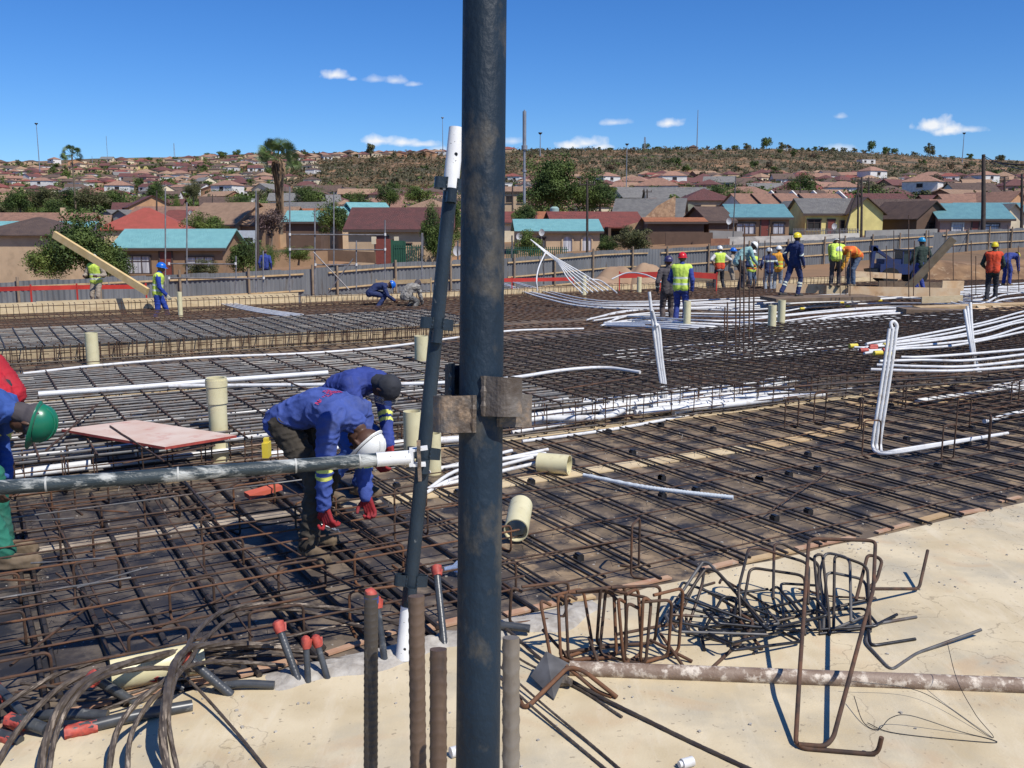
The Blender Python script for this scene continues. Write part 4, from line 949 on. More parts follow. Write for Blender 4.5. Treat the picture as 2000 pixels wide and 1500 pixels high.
# red tape rings on ends
rl = []
M_ytape = pm('yellow_tape', (.65, .5, .04), (.7, .55, .06), 9, .5)
for i in range(14):
    x, y = (1655+rnd.uniform(-5, 80), 676+rnd.uniform(-4, 22)) if i < 8 else (1560+rnd.uniform(0, 260), 588+rnd.uniform(-4, 24)); z = zz_(x, y)+.01 if i < 8 else ZF+.27
    p = G(x, y, z); mb = MB(); mb.tube([Vector((0, 0, 0)), Vector((.12, .03, 0))], .034, 10); m = M_wrap if i % 2 and i < 8 else M_ytape
    rl.append(tag(mb.obj('tape_wrap', m, None, True, p), ('red' if m is M_wrap else 'yellow') + ' tape wrapped round a white conduit at right', 'tape', 'tape wraps on the conduits'))
order_labels(rl, 'of the wraps of its colour')
# fan of conduits rising near the fence
rl = []
for i in range(6):
    sp_ = [(1188-10*i, 568+i, 27.5), (1140-6*i, 535+2*i, 27.8), (1085+i, 503+2.2*i, 28), (1036+5*i, 468+4.5*i, 28)]
    pts = [PT(*s) for s in sp_]; mb = MB(); mb.tube(smoothpath(pts, 5), .019, 8)
    rl.append(single(mb, 'conduit', M_white, 'white conduit in the raised fan sticking up near the fence', 'conduit', 'raised fan of conduits', True, pts[0]))
pts = [PT(*s) for s in [(1050, 568, 27), (1048, 545, 27), (1053, 520, 27.5), (1066, 492, 28)]]; mb = MB(); mb.tube(smoothpath(pts, 5), .02, 8)
rl.append(single(mb, 'conduit', M_white, 'white conduit curving up left of the raised fan', 'conduit', 'raised fan of conduits', True, pts[0]))
pts = [PT(*s) for s in [(1150, 545, 28), (1172, 548, 28), (1190, 560, 27.5), (1205, 572, 27)]]; mb = MB(); mb.tube(smoothpath(pts, 5), .02, 8)
rl.append(single(mb, 'conduit', M_white, 'white conduit looping down right of the raised fan', 'conduit', 'raised fan of conduits', True, pts[0]))
pts = [PT(*s) for s in [(1195, 545, 27), (1225, 533, 27), (1262, 537, 26.5), (1300, 556, 26)]]; mb = MB(); mb.tube(smoothpath(pts, 5), .02, 8)
rl.append(single(mb, 'conduit', M_white, 'white conduit arching before the dirt mound left of the two men', 'conduit', 'raised fan of conduits', True, pts[0]))
order_labels(rl, 'of the fan')
pts = [G(420, 590, ZF+.2), G(470, 603, ZF+.2), G(520, 612, ZF+.2), G(580, 620, ZF+.2)]
for i in range(4):
    mb = MB(); mb.tube([p+Vector((0, i*.25, 0)) for p in smoothpath(pts, 5)], .022, 8); single(mb, 'conduit', M_white, 'white conduit on the left lower deck, %s of four from the front' % nth(i+1), 'conduit', None, True, pts[0])
# upright conduit clusters
def upright(specs, r, label):
    root = empty('upright_conduits', PT(*specs[0][-1]) if specs else 0, label, 'conduits')
    for sp_ in specs:
        pts = [PT(*s) for s in sp_]; mb = MB(); mb.tube([p-root.location for p in smoothpath(pts, 6)], r, 12); mb.obj('conduit', M_white, root, True)
    return root
upright([[(1268+dx, 570+abs(dx)*6, 11.0), (1276+dx, 640, 11.05), (1284+dx*.8, 700, 11.1), (1293+dx*.7, 760, 11.15), (1297+dx*.6, 790, 11.2), (1306+dx*.4, 800-dx*.3, 11.1), (1330, 800-dx*.3, 11.0)] for dx in (0, 6, 11)], .018, 'three white conduits bent upright in the cage right of the tall pole')
upright([[(1742+dx, 640-dx*.4, 9.0), (1734+dx, 700, 9.0), (1722+dx, 780, 9.02), (1711+dx, 850, 9.04), (1710+dx, 873, 9.04), (1720+dx*.6, 887-abs(dx)*.3, 8.85), (1760, 881-dx*.3, 8.8), (1850, 866-dx*.2, 9.05), (1968, 846, 9.45)] for dx in (-5, 2.5, 10)], .0150, 'three white conduits bent upright on the near deck at right, with a hooked top')
upright([[(1742, 642, 9.0), (1740, 632, 9.0), (1746, 628, 9.0), (1752, 636, 9.0), (1750, 648, 9.0)]], .016, 'white hook end on top of the right upright conduits')
upright([[(1884+dx, 604-dx*1.2, 13.9), (1893+dx*.6, 660, 13.8), (1904+dx*.4, 715, 13.8), (1912+dx*.4, 730, 13.8)] for dx in (0, 5, 11)], .022, 'three white conduits standing upright near the right edge')
# thin column bars sticking up (centre right)
rl = []
for (x, y0, y1, t) in [(1419, 690, 590, 15), (1436, 705, 560, 15.2), (1452, 700, 440, 15.3), (1462, 698, 560, 15.5), (1471, 700, 545, 15.2), (1414, 680, 600, 16), (1444, 690, 500, 16), (1480, 560, 470, 26), (1492, 570, 470, 26), (1503, 568, 455, 26)]:
    p = PT(x, y0, t); q = PT(x+2, y1, t)
    o = bar(p, q, .012, 'rust', None, 'column_bar'); rl.append(tag(o, 'tall thin rusty column bar standing up at centre right', 'rebar', 'upright column bars'))
for (x, y0, y1, t) in [(1641, 575, 430, 27), (1652, 575, 500, 27), (1660, 578, 490, 27), (1775, 580, 420, 26), (1784, 578, 470, 26), (1816, 580, 450, 27), (1898, 590, 470, 26), (1906, 575, 500, 30), (1746, 560, 450, 30), (1732, 560, 480, 30), (1862, 560, 470, 30), (1950, 560, 470, 30), (1968, 570, 440, 30), (1990, 570, 480, 30), (1560, 560, 480, 30), (1700, 560, 480, 30)]:
    p = PT(x, y0, t); q = PT(x+rnd.uniform(-2, 2), y1, t)
    o = bar(p, q, .013, 'rust', None, 'column_bar'); rl.append(tag(o, 'tall thin bar standing up among the workers at far right', 'rebar', 'upright column bars'))
order_labels(rl, 'of the upright bars')
# ================================================================== PEOPLE
def remesh(mb, name, mats, parent, voxel, smooth=4, wr=0, wf=14, bands=None):
    me = bpy.data.meshes.new('tmp'); me.from_pydata(mb.v, [], mb.f)
    bm = bmesh.new(); bm.from_mesh(me); bmesh.ops.recalc_face_normals(bm, faces=bm.faces); bm.to_mesh(me); bm.free()
    o = bpy.data.objects.new('tmp', me); C.objects.link(o)
    r = o.modifiers.new('r', 'REMESH'); r.mode = 'VOXEL'; r.voxel_size = voxel; r.use_smooth_shade = True
    if smooth:
        s = o.modifiers.new('s', 'SMOOTH'); s.iterations = smooth; s.factor = .6
    dg = bpy.context.evaluated_depsgraph_get(); ev = o.evaluated_get(dg); nm = bpy.data.meshes.new_from_object(ev)
    nm.name = name; bpy.data.objects.remove(o); bpy.data.meshes.remove(me)
    nm.materials.clear()
    mats = mats if isinstance(mats, (list, tuple)) else [mats]
    for m in mats: nm.materials.append(m)
    if wr:
        nm.update(); nv = [v.normal.copy() for v in nm.vertices]
        for v, nn in zip(nm.vertices, nv):
            p = v.co; f = mnoise.noise(Vector((p.x*wf, p.y*wf, p.z*wf*1.9))) + .5*mnoise.noise(Vector((p.x*wf*2.3, p.y*wf*2.3, p.z*wf*3.5)))
            q = p + mnoise.noise_vector(p*6)*.05; fold = 1-2*abs(mnoise.noise(Vector((q.x*wf*.55+3, q.y*wf*.55, q.z*wf*.9))))
            v.co = p + nn*(f*wr*.5 + (fold**3)*wr*1.9)
    if bands:
        for pl in nm.polygons:
            c = pl.center; k = 0
            for (o_, d_, lo, hi, R_, mi) in bands:
                q = c-o_; h = q.dot(d_)
                if lo <= h <= hi and (q-d_*h).length < R_: k = mi
            pl.material_index = k
    for pl in nm.polygons: pl.use_smooth = True
    ob = bpy.data.objects.new(name, nm); C.objects.link(ob); ob.parent = parent; return ob
def ik(a, b, l1, l2, hint):
    a, b = Vector(a), Vector(b); d = b-a; L = min(d.length, (l1+l2)*.999); dn = d.normalized()
    x = (l1*l1-l2*l2+L*L)/(2*L); h = math.sqrt(max(l1*l1-x*x, 0)); hint = Vector(hint); hint = (hint-dn*hint.dot(dn)).normalized()
    return a+dn*x+hint*h, a+dn*L
SK1 = pm('dark_brown_skin', (.075, .035, .020), (.095, .047, .028), 12, .5); SK2 = pm('brown_skin', (.13, .065, .038), (.16, .08, .05), 12, .5)
M_eye = pm('eye_white', (.6, .57, .52), None, 8, .3); M_boot = pm('dusty_boot', (.12, .085, .05), (.19, .14, .09), 16, .9); M_bootb = pm('black_boot', (.03, .027, .025), (.07, .06, .05), 16, .7)
M_refl = pm('reflective_band', (.62, .66, .52), (.7, .74, .62), 8, .4); M_lime_ = pm('lime_fabric', (.50, .68, .07), (.6, .75, .12), 10, .8); M_limev = pm('yellow_band', (.72, .74, .16), (.66, .68, .14), 10, .7)
def cloth(name, c, c2=None): return pm(name, c, c2 or tuple(x*.72 for x in c), 7, .85, bump=.35, bscale=35, c3=tuple(x*.6+.03 for x in c), s3=5, coords='obj')
F_blue = cloth('royal_blue_overall', (.028, .052, .25)); F_bluel = cloth('faded_blue_overall', (.035, .09, .33)); F_navy = cloth('navy_overall', (.018, .032, .11)); F_bluew = cloth('bright_blue_overall', (.012, .045, .30))
F_brown = cloth('dark_brown_trousers', (.050, .040, .028)); F_green = cloth('green_trousers', (.02, .17, .11)); F_red = cloth('red_shirt', (.45, .012, .025)); F_grey = cloth('dark_grey_overall', (.075, .065, .07)); F_camo = cloth('grey_brown_trousers', (.12, .09, .08), (.05, .04, .04))
F_jean = cloth('blue_jeans', (.09, .13, .2)); F_ljean = cloth('pale_jeans', (.25, .28, .32)); F_black = cloth('black_trousers', (.025, .027, .035)); F_white = cloth('pale_shirt', (.6, .58, .56)); F_tan = cloth('tan_overall', (.36, .3, .23)); F_dgreen = cloth('dark_green_shirt', (.02, .04, .03)); F_orange = cloth('orange_fabric', (.75, .14, .02)); F_ore = cloth('orange_red_fabric', (.7, .07, .02)); F_yor = cloth('amber_fabric', (.8, .36, .04))
GL_red = cloth('red_glove', (.30, .014, .018)); GL_wh = cloth('pale_glove', (.6, .55, .4)); GL_bl = cloth('black_glove', (.03, .03, .035))
def hel(n, c): return pm(n, c, tuple(x*.9 for x in c), 5, .32, c3=tuple(x*.7+.03 for x in c), s3=11, t3=(.58, .7), coords='obj')
H_y = hel('yellow_hardhat', (.75, .6, .02)); H_w = hel('white_hardhat', (.78, .78, .74)); H_b = hel('blue_hardhat', (.01, .13, .55)); H_r = hel('red_hardhat', (.6, .015, .02)); H_p = hel('dark_purple_hardhat', (.05, .04, .11)); H_g = hel('green_hardhat', (.01, .16, .085)); H_cy = hel('sky_blue_hardhat', (.02, .3, .55))
def hand(mb, w, d, pn, s=1.0, curl=.9, side=1, rf=.009):
    """palm plus four unequal bent fingers and a thumb leaving the side of the palm. d: pointing direction, pn: palm normal"""
    w, d, pn = Vector(w), Vector(d).normalized(), Vector(pn); pn = (pn-d*pn.dot(d)).normalized(); sd = d.cross(pn)*side
    rf *= s
    for k in (-1.2, -.4, .4, 1.2): mb.capsule(w+sd*k*.018*s, w+d*.085*s+sd*k*.022*s, .0155*s, .0125*s, 8, 3)
    for k, L in zip((-1.5, -.5, .5, 1.5), (.060, .078, .082, .072)):
        p = w+d*.088*s+sd*k*.0215*s; dd = d.copy(); a = curl*(.75+.1*k)
        for f, seg in ((.45, a*.7), (.32, a), (.23, a*.8)):
            dd = (dd*math.cos(seg)+pn*math.sin(seg)).normalized() if seg else dd
            q = p+dd*L*f*s; mb.capsule(p, q, rf, rf*.9, 8, 3)
            pn2 = pn; p = q
            # keep bending in the same plane
            pn = (pn - dd*pn.dot(dd)).normalized()
        pn = pn2; pn = Vector(pn)
        pn = (pn-d*pn.dot(d)); pn = pn.normalized() if pn.length > .01 else sd.cross(d)
    t0_ = w+d*.025*s+sd*.034*s; t1_ = t0_+(d*.55+sd*.75+pn*.25).normalized()*.036*s; t2_ = t1_+(d*.75+sd*.1+pn*.65).normalized()*.032*s
    mb.capsule(t0_, t1_, rf*1.35, rf*1.15, 8, 3); mb.capsule(t1_, t2_, rf*1.12, rf*.95, 8, 3)
def helmet(parent, c, up, fw, mat, s=.93, brim=.035, name='hard_hat'):
    up = Vector(up).normalized(); fw = Vector(fw); fw = (fw-up*fw.dot(up)).normalized(); rt = fw.cross(up); mb = MB(); seg = 28; rings = 8
    a, b, h = .112*s, .138*s, .118*s
    vs = []; fs = []
    for i in range(rings+1):
        th = (math.pi/2)*i/rings
        for k in range(seg):
            ph = 2*math.pi*k/seg; cr = math.cos(th)
            rid = 1+.03*max(0, math.cos(th))*(1 if abs(math.sin(ph*1.0)) > .95 else 0)
            hh = h*math.sin(th)*(1+.045*(abs(math.cos(ph)) < .24)*math.sin(th))
            vs.append(c+rt*math.cos(ph)*a*cr*rid+fw*math.sin(ph)*b*cr+up*hh)
    for i in range(rings):
        for k in range(seg):
            A = i*seg+k; B = i*seg+(k+1) % seg; fs.append((A, B, B+seg, A+seg))
    fs.append(tuple(range(rings*seg, (rings+1)*seg)))
    # brim with peak
    n0 = len(vs)
    for (ex, dz) in ((.002, -.004), (1.0, -.014), (1.0, -.019), (.0, -.010)):
        for k in range(seg):
            ph = 2*math.pi*k/seg; e = (.014+brim*max(0, math.sin(ph))**1.5)*ex
            vs.append(c+rt*math.cos(ph)*(a+e*.8)+fw*math.sin(ph)*(b+e)+up*(dz-.012*max(0, math.sin(ph))*ex))
    for j in range(3):
        for k in range(seg):
            A = n0+j*seg+k; B = n0+j*seg+(k+1) % seg; fs.append((A, B, B+seg, A+seg))
    mb.add(vs, fs)
    for k in (-.03, 0, .03):
        mb.tube([c+rt*k+fw*(b*math.cos(t)*.93)+up*(h*math.sin(t)*(1.0-abs(k)*2)+.004) for t in [x*math.pi/10 for x in range(1, 10)]], .006*s, 6)
    return mb.obj(name, mat, parent, True)
def person(label, pos, yaw, hgt=1.72, hip=(0, 0, .93), bend=.06, curve=1.3, lean=0, headp=None, heady=0, feet=((-.11, 0), (.11, 0)), footyaw=(0, 0), hands=((-.26, .05, .86), (.26, .05, .86)), elbow=(0, -1, -.3),
           jacket=F_blue, trousers=F_blue, vest=None, vestb=None, helm=None, gloves=None, boots=M_boot, skin=SK1, vox=.012, jband=None, tband=None, sleeve=True, wr=.004, wf=14, hcurl=.8, cap=None, shin=0, kneehint=(0, 1, 0), group=None, hip_w=.09, vestlo=None, chestband=None, handd=None, sh_turn=0):
    s = hgt/1.72
    root = empty('person', pos, label, 'person', group, rz=yaw); root.scale = (s, s, s)
    P = Vector(hip); sd1 = Vector((math.sin(lean), math.sin(bend*.7), math.cos(bend*.7)*math.cos(lean))).normalized(); b2 = bend*curve
    sd2 = Vector((math.sin(lean), math.sin(b2), math.cos(b2)*math.cos(lean))).normalized()
    X = Vector((math.cos(sh_turn), math.sin(sh_turn), 0))
    W1 = P+sd1*.24; CH_ = W1+sd2*.17; NB = CH_+sd2*.09
    hp = b2*.9 if headp is None else headp
    hd = Vector((0, math.sin(hp), math.cos(hp))); hf = Vector((math.sin(heady)*math.cos(hp)*1, math.cos(heady)*math.cos(hp), -math.sin(hp)*math.cos(heady)))
    hf = (hf-hd*hf.dot(hd)).normalized(); HC = NB+hd*.165+hf*.02
    SH = [CH_+sd2*.045-X*.185, CH_+sd2*.045+X*.185]; HP = [P-Vector((hip_w, 0, .02)), P+Vector((hip_w, 0, -.02))]
    LE = []; 
    for i in (0, 1):
        ft = feet[i]; an = Vector((ft[0], ft[1]-.03, (ft[2] if len(ft) > 2 else 0)+.085))
        kn, an2 = ik(HP[i], an, .435, .43, kneehint); LE.append((kn, an2))
    AR = []
    for i in (0, 1):
        hint = Vector(elbow)+Vector(((-.6, .6)[i], 0, 0)); el, wr_ = ik(SH[i], hands[i], .30, .265, hint); AR.append((el, wr_))
    fwd_n = sd2.cross(X)*-1
    # ---- body
    b = MB(); rt = hd.cross(hf)*-1
    def torso(b, e, low=True):
        for k in (-1, 1):
            b.capsule(P+X*k*.062, W1+X*k*.055, .105+e, .098+e, 14, 5); b.capsule(W1+X*k*.055, CH_+X*k*.085, .098+e, .105+e, 14, 5)
            b.capsule(CH_+X*k*.05+sd2*.03, SH[0 if k < 0 else 1]-X*k*.02, .085+e, .062+e, 12, 5)
        b.capsule(W1, CH_, .10+e, .11+e, 14, 5)
    torso(b, -.006)
    b.capsule(NB-sd2*.05, NB+hd*.07, .062, .053, 12)
    b.capsule(HC-hf*.022+hd*.022, HC+hf*.012+hd*.028, .083, .078, 16, 6); b.capsule(HC+hf*.02-hd*.02, HC+hf*.045-hd*.068, .062, .040, 14, 5); b.capsule(HC+hf*.02-hd*.04, HC+hf*.03-hd*.06, .055, .05, 12)
    b.capsule(HC+hf*.085+hd*.012, HC+hf*.108-hd*.022, .009, .015, 8)   # nose
    b.capsule(HC+hf*.082-hd*.052-rt*.016, HC+hf*.082-hd*.052+rt*.016, .0085, .0085, 8)   # mouth
    b.capsule(HC+hf*.078+hd*.028-rt*.03, HC+hf*.078+hd*.028+rt*.03, .012, .012, 8)  # brow
    for k in (-1, 1): b.capsule(HC+rt*k*.083+hd*.012-hf*.005, HC+rt*k*.083-hd*.022, .013, .010, 8)
    for i in (0, 1):
        el, w = AR[i]; kn, an = LE[i]
        b.capsule(SH[i], el, .052, .040, 12); b.capsule(el, w, .040, .027, 12)
        b.capsule(HP[i], kn, .082, .052, 14); b.capsule(kn, kn.lerp(an, .35), .05, .052, 12); b.capsule(kn.lerp(an, .35), an, .052, .034, 12)
        fy = footyaw[i]; fd = Vector((-math.sin(fy), math.cos(fy), 0)); b.capsule(an-Vector((0, 0, .045)), an+fd*.15-Vector((0, 0, .055)), .035, .028, 10)
        if not gloves:
            d = (w-el).normalized(); dd = handd or d; hand(b, w-d*.01, dd, X*(1 if i == 0 else -1)+Vector((0, .1, 0)), 1.0, hcurl, 1 if i == 0 else -1, .0095)
    body = remesh(b, 'body', skin, root, vox*.8, 2)
    for k in (-1, 1):
        e = MB(); c = HC+hf*.081+hd*.010+rt*k*.030; e.capsule(c, c+hf*.002, .0095, .0095, 8, 3, 0); e.capsule(c+hf*.0075, c+hf*.008, .0048, .0048, 8, 3, 1); e.obj('eye', [M_eye, M_black], root, True)
    # ---- trousers
    b = MB(); e = .016
    b.capsule(P-X*.05, P+X*.05, .106, .106, 14, 5)
    for k in (-1, 1): b.capsule(P+X*k*.06-Vector((0, 0, .02)), P+sd1*.05+X*k*.05, .098, .090, 14, 5)
    bands = []
    for i in (0, 1):
        kn, an = LE[i]; b.capsule(HP[i], kn, .097, .068, 14); b.capsule(kn, an+Vector((0, 0, .015)), .066, .062, 14)
        if tband:
            d = (an-kn).normalized(); bands.append((kn, d, tband[0], tband[0]+.045, .13, 1))
            if len(tband) > 1: bands.append((kn, d, tband[1], tband[1]+.035, .13, 1))
    remesh(b, 'trousers', [trousers, M_refl], root, vox, 3, wr, wf, bands)
    # ---- jacket
    b = MB(); torso(b, .007); bands = []
    for k in (-1, 1): b.capsule(P+X*k*.055-sd1*.05, P+X*k*.055, .112, .114, 14, 5)
    b.capsule(NB-sd2*.07, NB+hd*.035, .087, .068, 14)
    for i in (0, 1):
        el, w = AR[i]; b.capsule(SH[i], el, .070, .054, 14)
        if sleeve: b.capsule(el, el.lerp(w, .95), .053, .044, 14)
        if jband:
            d = (w-el).normalized(); bands.append((el, d, jband[0], jband[0]+.028, .1, 1)); 
            if len(jband) > 1: bands.append((el, d, jband[1], jband[1]+.028, .1, 1))
    if chestband: bands.append((W1, sd2, chestband[0], chestband[1], .3, 1))
    remesh(b, 'jacket', [jacket, M_limev if jband and len(jband) > 1 else M_refl], root, vox, 3, wr, wf, bands)
    if vest:
        b = MB(); torso(b, .030)
        bands = [(P, sd1, .05, .10, .4, 1), (W1, sd2, -.05, 0, .4, 1)]
        if vestlo: bands = [(P-sd1*.3, sd1, 0, .47, .5, 1)]
        remesh(b, 'safety_vest', [vest, vestlo or vestb or M_refl], root, vox, 3, wr*.6, 13, bands)
    # ---- boots, gloves
    for i in (0, 1):
        kn, an = LE[i]; fy = footyaw[i]; fd = Vector((-math.sin(fy), math.cos(fy), 0)); b = MB(); dz = Vector((0, 0, 1))
        ft = an-dz*.085
        b.capsule(an-(an-kn).normalized()*.10, an-dz*.02, .056, .054, 14); b.capsule(ft+dz*.045-fd*.05, ft+dz*.045+fd*.06, .047, .045, 14); b.capsule(ft+dz*.042+fd*.06, ft+dz*.036+fd*.165, .046, .040, 14)
        b.box(ft+dz*.012+fd*.055, (.085, .28, .024), Matrix.Rotation(fy, 3, 'Z'))
        remesh(b, 'boot', boots, root, min(vox, .011), 2, wr*.5, 20)
        if gloves:
            el, w = AR[i]; d = (w-el).normalized(); b = MB(); dd = Vector(handd) if handd else d
            b.capsule(w-d*.05, w, .040, .036, 12); hand(b, w, dd, X*(1 if i == 0 else -1)+Vector((0, .1, -.1)), 1.15, hcurl, 1 if i == 0 else -1, .0105)
            remesh(b, 'glove', gloves, root, min(vox*.6, .0065), 1)
    if cap:   # wool cap or balaclava hood
        b = MB(); b.capsule(HC-hf*.025+hd*.03, HC+hf*.0+hd*.036, .094, .088, 16, 6); b.capsule(HC-hf*.03-hd*.05, NB+hd*.05-hf*.01, .066, .058, 12); remesh(b, 'hood', cap, root, vox, 2, .002)
    if helm: helmet(root, HC+hd*.045-hf*.004, hd-hf*.10, hf, helm, .93 if vox > .012 else .87)
    root['_j'] = 0; del root['_j']
    return root, dict(P=P, CH=CH_, NB=NB, HC=HC, SH=SH, AR=AR, hd=hd, hf=hf, sd1=sd1, sd2=sd2, X=X, W1=W1)
AW, TO, RT, LT = 0, math.pi, -math.pi/2, math.pi/2
# --- A: bending worker with the white hard hat, cutting bars
posA = G(618, 1074, .035)
A_, jA = person('bent double worker in cobalt jacket, brown trousers and white hard hat, gripping pliers', posA, RT-.42, 1.66, hip=(0, -.16, .88), bend=1.58, curve=1.16, headp=2.45, feet=((-.13, -.10), (.15, .08)), footyaw=(.1, -.35),
    hands=((-.06, .36, .30), (.20, .20, .26)), elbow=(-.3, -.9, -.1), jacket=cloth('cobalt_jacket', (.05, .088, .32)), trousers=F_brown, helm=H_w, gloves=GL_red, skin=SK1, vox=.0085, wr=.007, wf=19, jband=(.0, .05), hcurl=1.3, kneehint=(0, 1, .1), handd=(0, .35, -1))
# lettering on the back
def back_text(root, J, body, size, off, mat, rot=0):
    cu = bpy.data.curves.new('lettering', 'FONT'); cu.body = body; cu.size = size; cu.align_x = 'CENTER'; cu.extrude = .0012; cu.space_line = .8
    o = bpy.data.objects.new('tmpt', cu); C.objects.link(o); dg = bpy.context.evaluated_depsgraph_get(); me = bpy.data.meshes.new_from_object(o.evaluated_get(dg)); bpy.data.objects.remove(o)
    me.materials.clear(); me.materials.append(mat); t = bpy.data.objects.new('back_lettering', me); C.objects.link(t); t.parent = root
    sd = J['sd2']; X = J['X']; nn = (-X.cross(sd)).normalized()   # outward from the back
    back = -(sd.cross(-X)).normalized()
    out = Vector((0, -math.cos(math.asin(max(-1, min(1, sd.y)))), sd.y)).normalized()
    M3 = Matrix((X, sd, X.cross(sd))).transposed()
    if (M3 @ Vector((0, 0, 1))).dot(out) < 0: M3 = Matrix((-X, sd, (-X).cross(sd))).transposed()
    M4 = M3.to_4x4(); M4.translation = J['CH']+sd*off+out*.139; t.matrix_local = M4
    # wrap the letters on the rounded back
    for v in me.vertices: v.co.z -= (v.co.x**2)*1.6
    return t
M_ltr = pm('red_print', (.5, .03, .10), (.42, .03, .09), 30, .7)
back_text(A_, jA, 'CONSTRUCTION\n    M2', .046, -.02, M_ltr)
# pliers (tongs) held low
p0 = G(612, 1022, .24); mb = MB(); q0 = Vector((0, 0, 0))
for k in (-1, 1): mb.tube(smoothpath([q0+Vector((0, k*.03, .02)), q0+Vector((.08, k*.022, -.01)), q0+Vector((.15, k*.004, -.05)), q0+Vector((.18, -k*.012, -.07))], 4), .0055, 8)
mb.tube([q0+Vector((.15, -.012, -.05)), q0+Vector((.15, .012, -.05))], .011, 12)
tag(mb.obj('pliers', pm('shiny_tool', (.35, .35, .36), None, 8, .3, metal=.8), None, True, p0), 'long handled steel pliers held in the red glove of the bending worker', 'pliers')
# --- B: worker behind with the face shield
posB = G(688, 972, .04)
B_, jB = person('worker in royal blue overall bent over behind the white hard hat, with face shield', posB, RT-.5, 1.66, hip=(-.05, -.26, .70), bend=1.05, curve=1.25, headp=1.75, feet=((-.12, .02), (.16, -.12)), hands=((-.12, .28, .42), (.16, .36, .42)),
    elbow=(-.3, -.4, -.4), jacket=F_blue, trousers=F_bluel, helm=None, cap=F_black, gloves=GL_red, vox=.0095, wr=.0045, wf=21, jband=(-.02, .03), hcurl=1.0)
mb = MB(); HC, hd, hf = jB['HC'], jB['hd'], jB['hf']; rt = hd.cross(hf)
for j in range(5):
    for i in range(13):
        a = (i-6)/6*1.25; mb.v.append(tuple(HC+hf*(.128*math.cos(a))+rt*(.115*math.sin(a))+hd*(.07-j*.038)))
for j in range(4):
    for i in range(12): k = j*13+i; mb.f.append((k, k+1, k+14, k+13)); mb.mi.append(0)
gm2 = bpy.data.materials.new('smoky_visor'); gm2.use_nodes = True; gb = gm2.node_tree.nodes['Principled BSDF']; gb.inputs['Base Color'].default_value = (.35, .33, .3, 1); gb.inputs['Roughness'].default_value = .12; gb.inputs['Alpha'].default_value = .65; gb.inputs['Metallic'].default_value = .3
mb.obj('face_shield', gm2, B_, True)
# --- C: green hard hat at left edge
posC = G(-112, 1100, .04)
person('worker in blue jacket, green trousers and green hard hat bending at left edge', posC, RT+.15, 1.75, hip=(0, -.04, .82), bend=1.42, curve=1.14, headp=1.95, heady=0, feet=((-.12, .34), (.14, .44)), hands=((-.18, .34, .48), (.16, .38, .52)), elbow=(-.4, -.6, -.2),
    jacket=F_bluel, trousers=F_green, helm=H_g, cap=F_grey, vox=.009, wr=.0045, wf=20, jband=(-.05, .0), skin=SK1, handd=(0, .4, -1))
# --- D: red shirt behind him
posD = G(-32, 935, .05)
person('worker in bright red shirt and dark cap stooping at the left edge', posD, LT-.35, 1.66, hip=(0, -.30, .78), bend=.95, curve=1.3, headp=1.6, hands=((-.15, .35, .62), (.15, .4, .6)), jacket=F_red, trousers=F_black, cap=F_black, vox=.010, wr=.0045, wf=20, elbow=(-.3, -.4, -.4))
# --- far workers: feet pixel, z of floor, height in px
def far(label, fx, fy, topy, yaw, z=ZF, **k):
    p = G(fx, fy, z); t = proj(p)[2]
    hgt = k.pop('hgt', None)
    p = p if 'tt' not in k else PT(fx, fy, k['tt'])
    if 'tt' in k: t = k.pop('tt')
    H = (fy-topy)*t/F*1.02/ (1.04 if k.get('helm') else 1.0)
    if hgt: H = hgt
    k.setdefault('vox', .016); k.setdefault('wr', .006)
    r = person(label, p, yaw, min(max(H, 1.5), 2.05), **k)[0]
    return r
def stand_t(fy, topy, h=1.80): return h*F/(fy-topy)
far('worker in blue overall and lime vest with blue hard hat striding at left', 312, 640, 512, RT+.2, tt=stand_t(640, 512, 1.85), jacket=F_bluew, trousers=F_bluew, vest=M_lime_, helm=H_b, feet=((-.10, .26), (.12, -.16)), hands=((-.24, -.02, .92), (.22, .25, .88)), tband=(.28,), bend=.12, headp=.25, boots=M_bootb, gloves=GL_wh)
far('worker in dark grey overall and purple hard hat, left of two men talking', 1303, 640, 500, AW+.1, tt=stand_t(640, 500), jacket=F_grey, trousers=F_camo, helm=H_p, hands=((-.25, .05, .9), (.27, .0, .84)), jband=(.1,), bend=.03, boots=M_bootb)
far('worker in lime vest and red hard hat, right of the two men talking', 1328, 638, 493, AW-.35, tt=stand_t(638, 493), jacket=F_blue, trousers=F_blue, vest=M_lime_, helm=H_r, hands=((-.2, .25, 1.0), (.26, .0, .86)), boots=M_bootb)
far('worker with white hard hat in lime and orange vest standing hands on hips', 1404, 570, 480, AW+.1, tt=stand_t(570, 480), jacket=F_white, sleeve=False, trousers=F_black, vest=M_lime_, vestlo=F_ore, helm=H_w, hands=((-.23, -.06, 1.0), (.23, -.06, 1.0)), elbow=(0, -.4, 0), feet=((-.19, 0), (.19, 0)), skin=SK2)
far('worker in tan overall with blue hard hat beside the man with hands on hips', 1426, 572, 484, RT-.3, tt=stand_t(572, 484)+.6, jacket=F_tan, trousers=F_tan, helm=H_b, hands=((-.2, .3, 1.0), (.2, .3, 1.05)))
far('bending worker in pale turquoise shirt and white hard hat between two groups', 1448, 566, 502, RT+.2, tt=29.5, hgt=1.7, jacket=cloth('turquoise_shirt', (.3, .5, .48)), trousers=F_grey, helm=H_w, bend=.8, hip=(0, -.15, .9), hands=((-.15, .4, .7), (.15, .45, .75)))
far('worker with white hard hat and lime vest facing the camera in jeans', 1466, 574, 487, TO+.3, tt=stand_t(574, 487), jacket=F_navy, trousers=F_jean, vest=M_lime_, vestb=F_orange, helm=H_w, hands=((-.2, .3, 1.05), (.15, .32, 1.1)), skin=SK2)
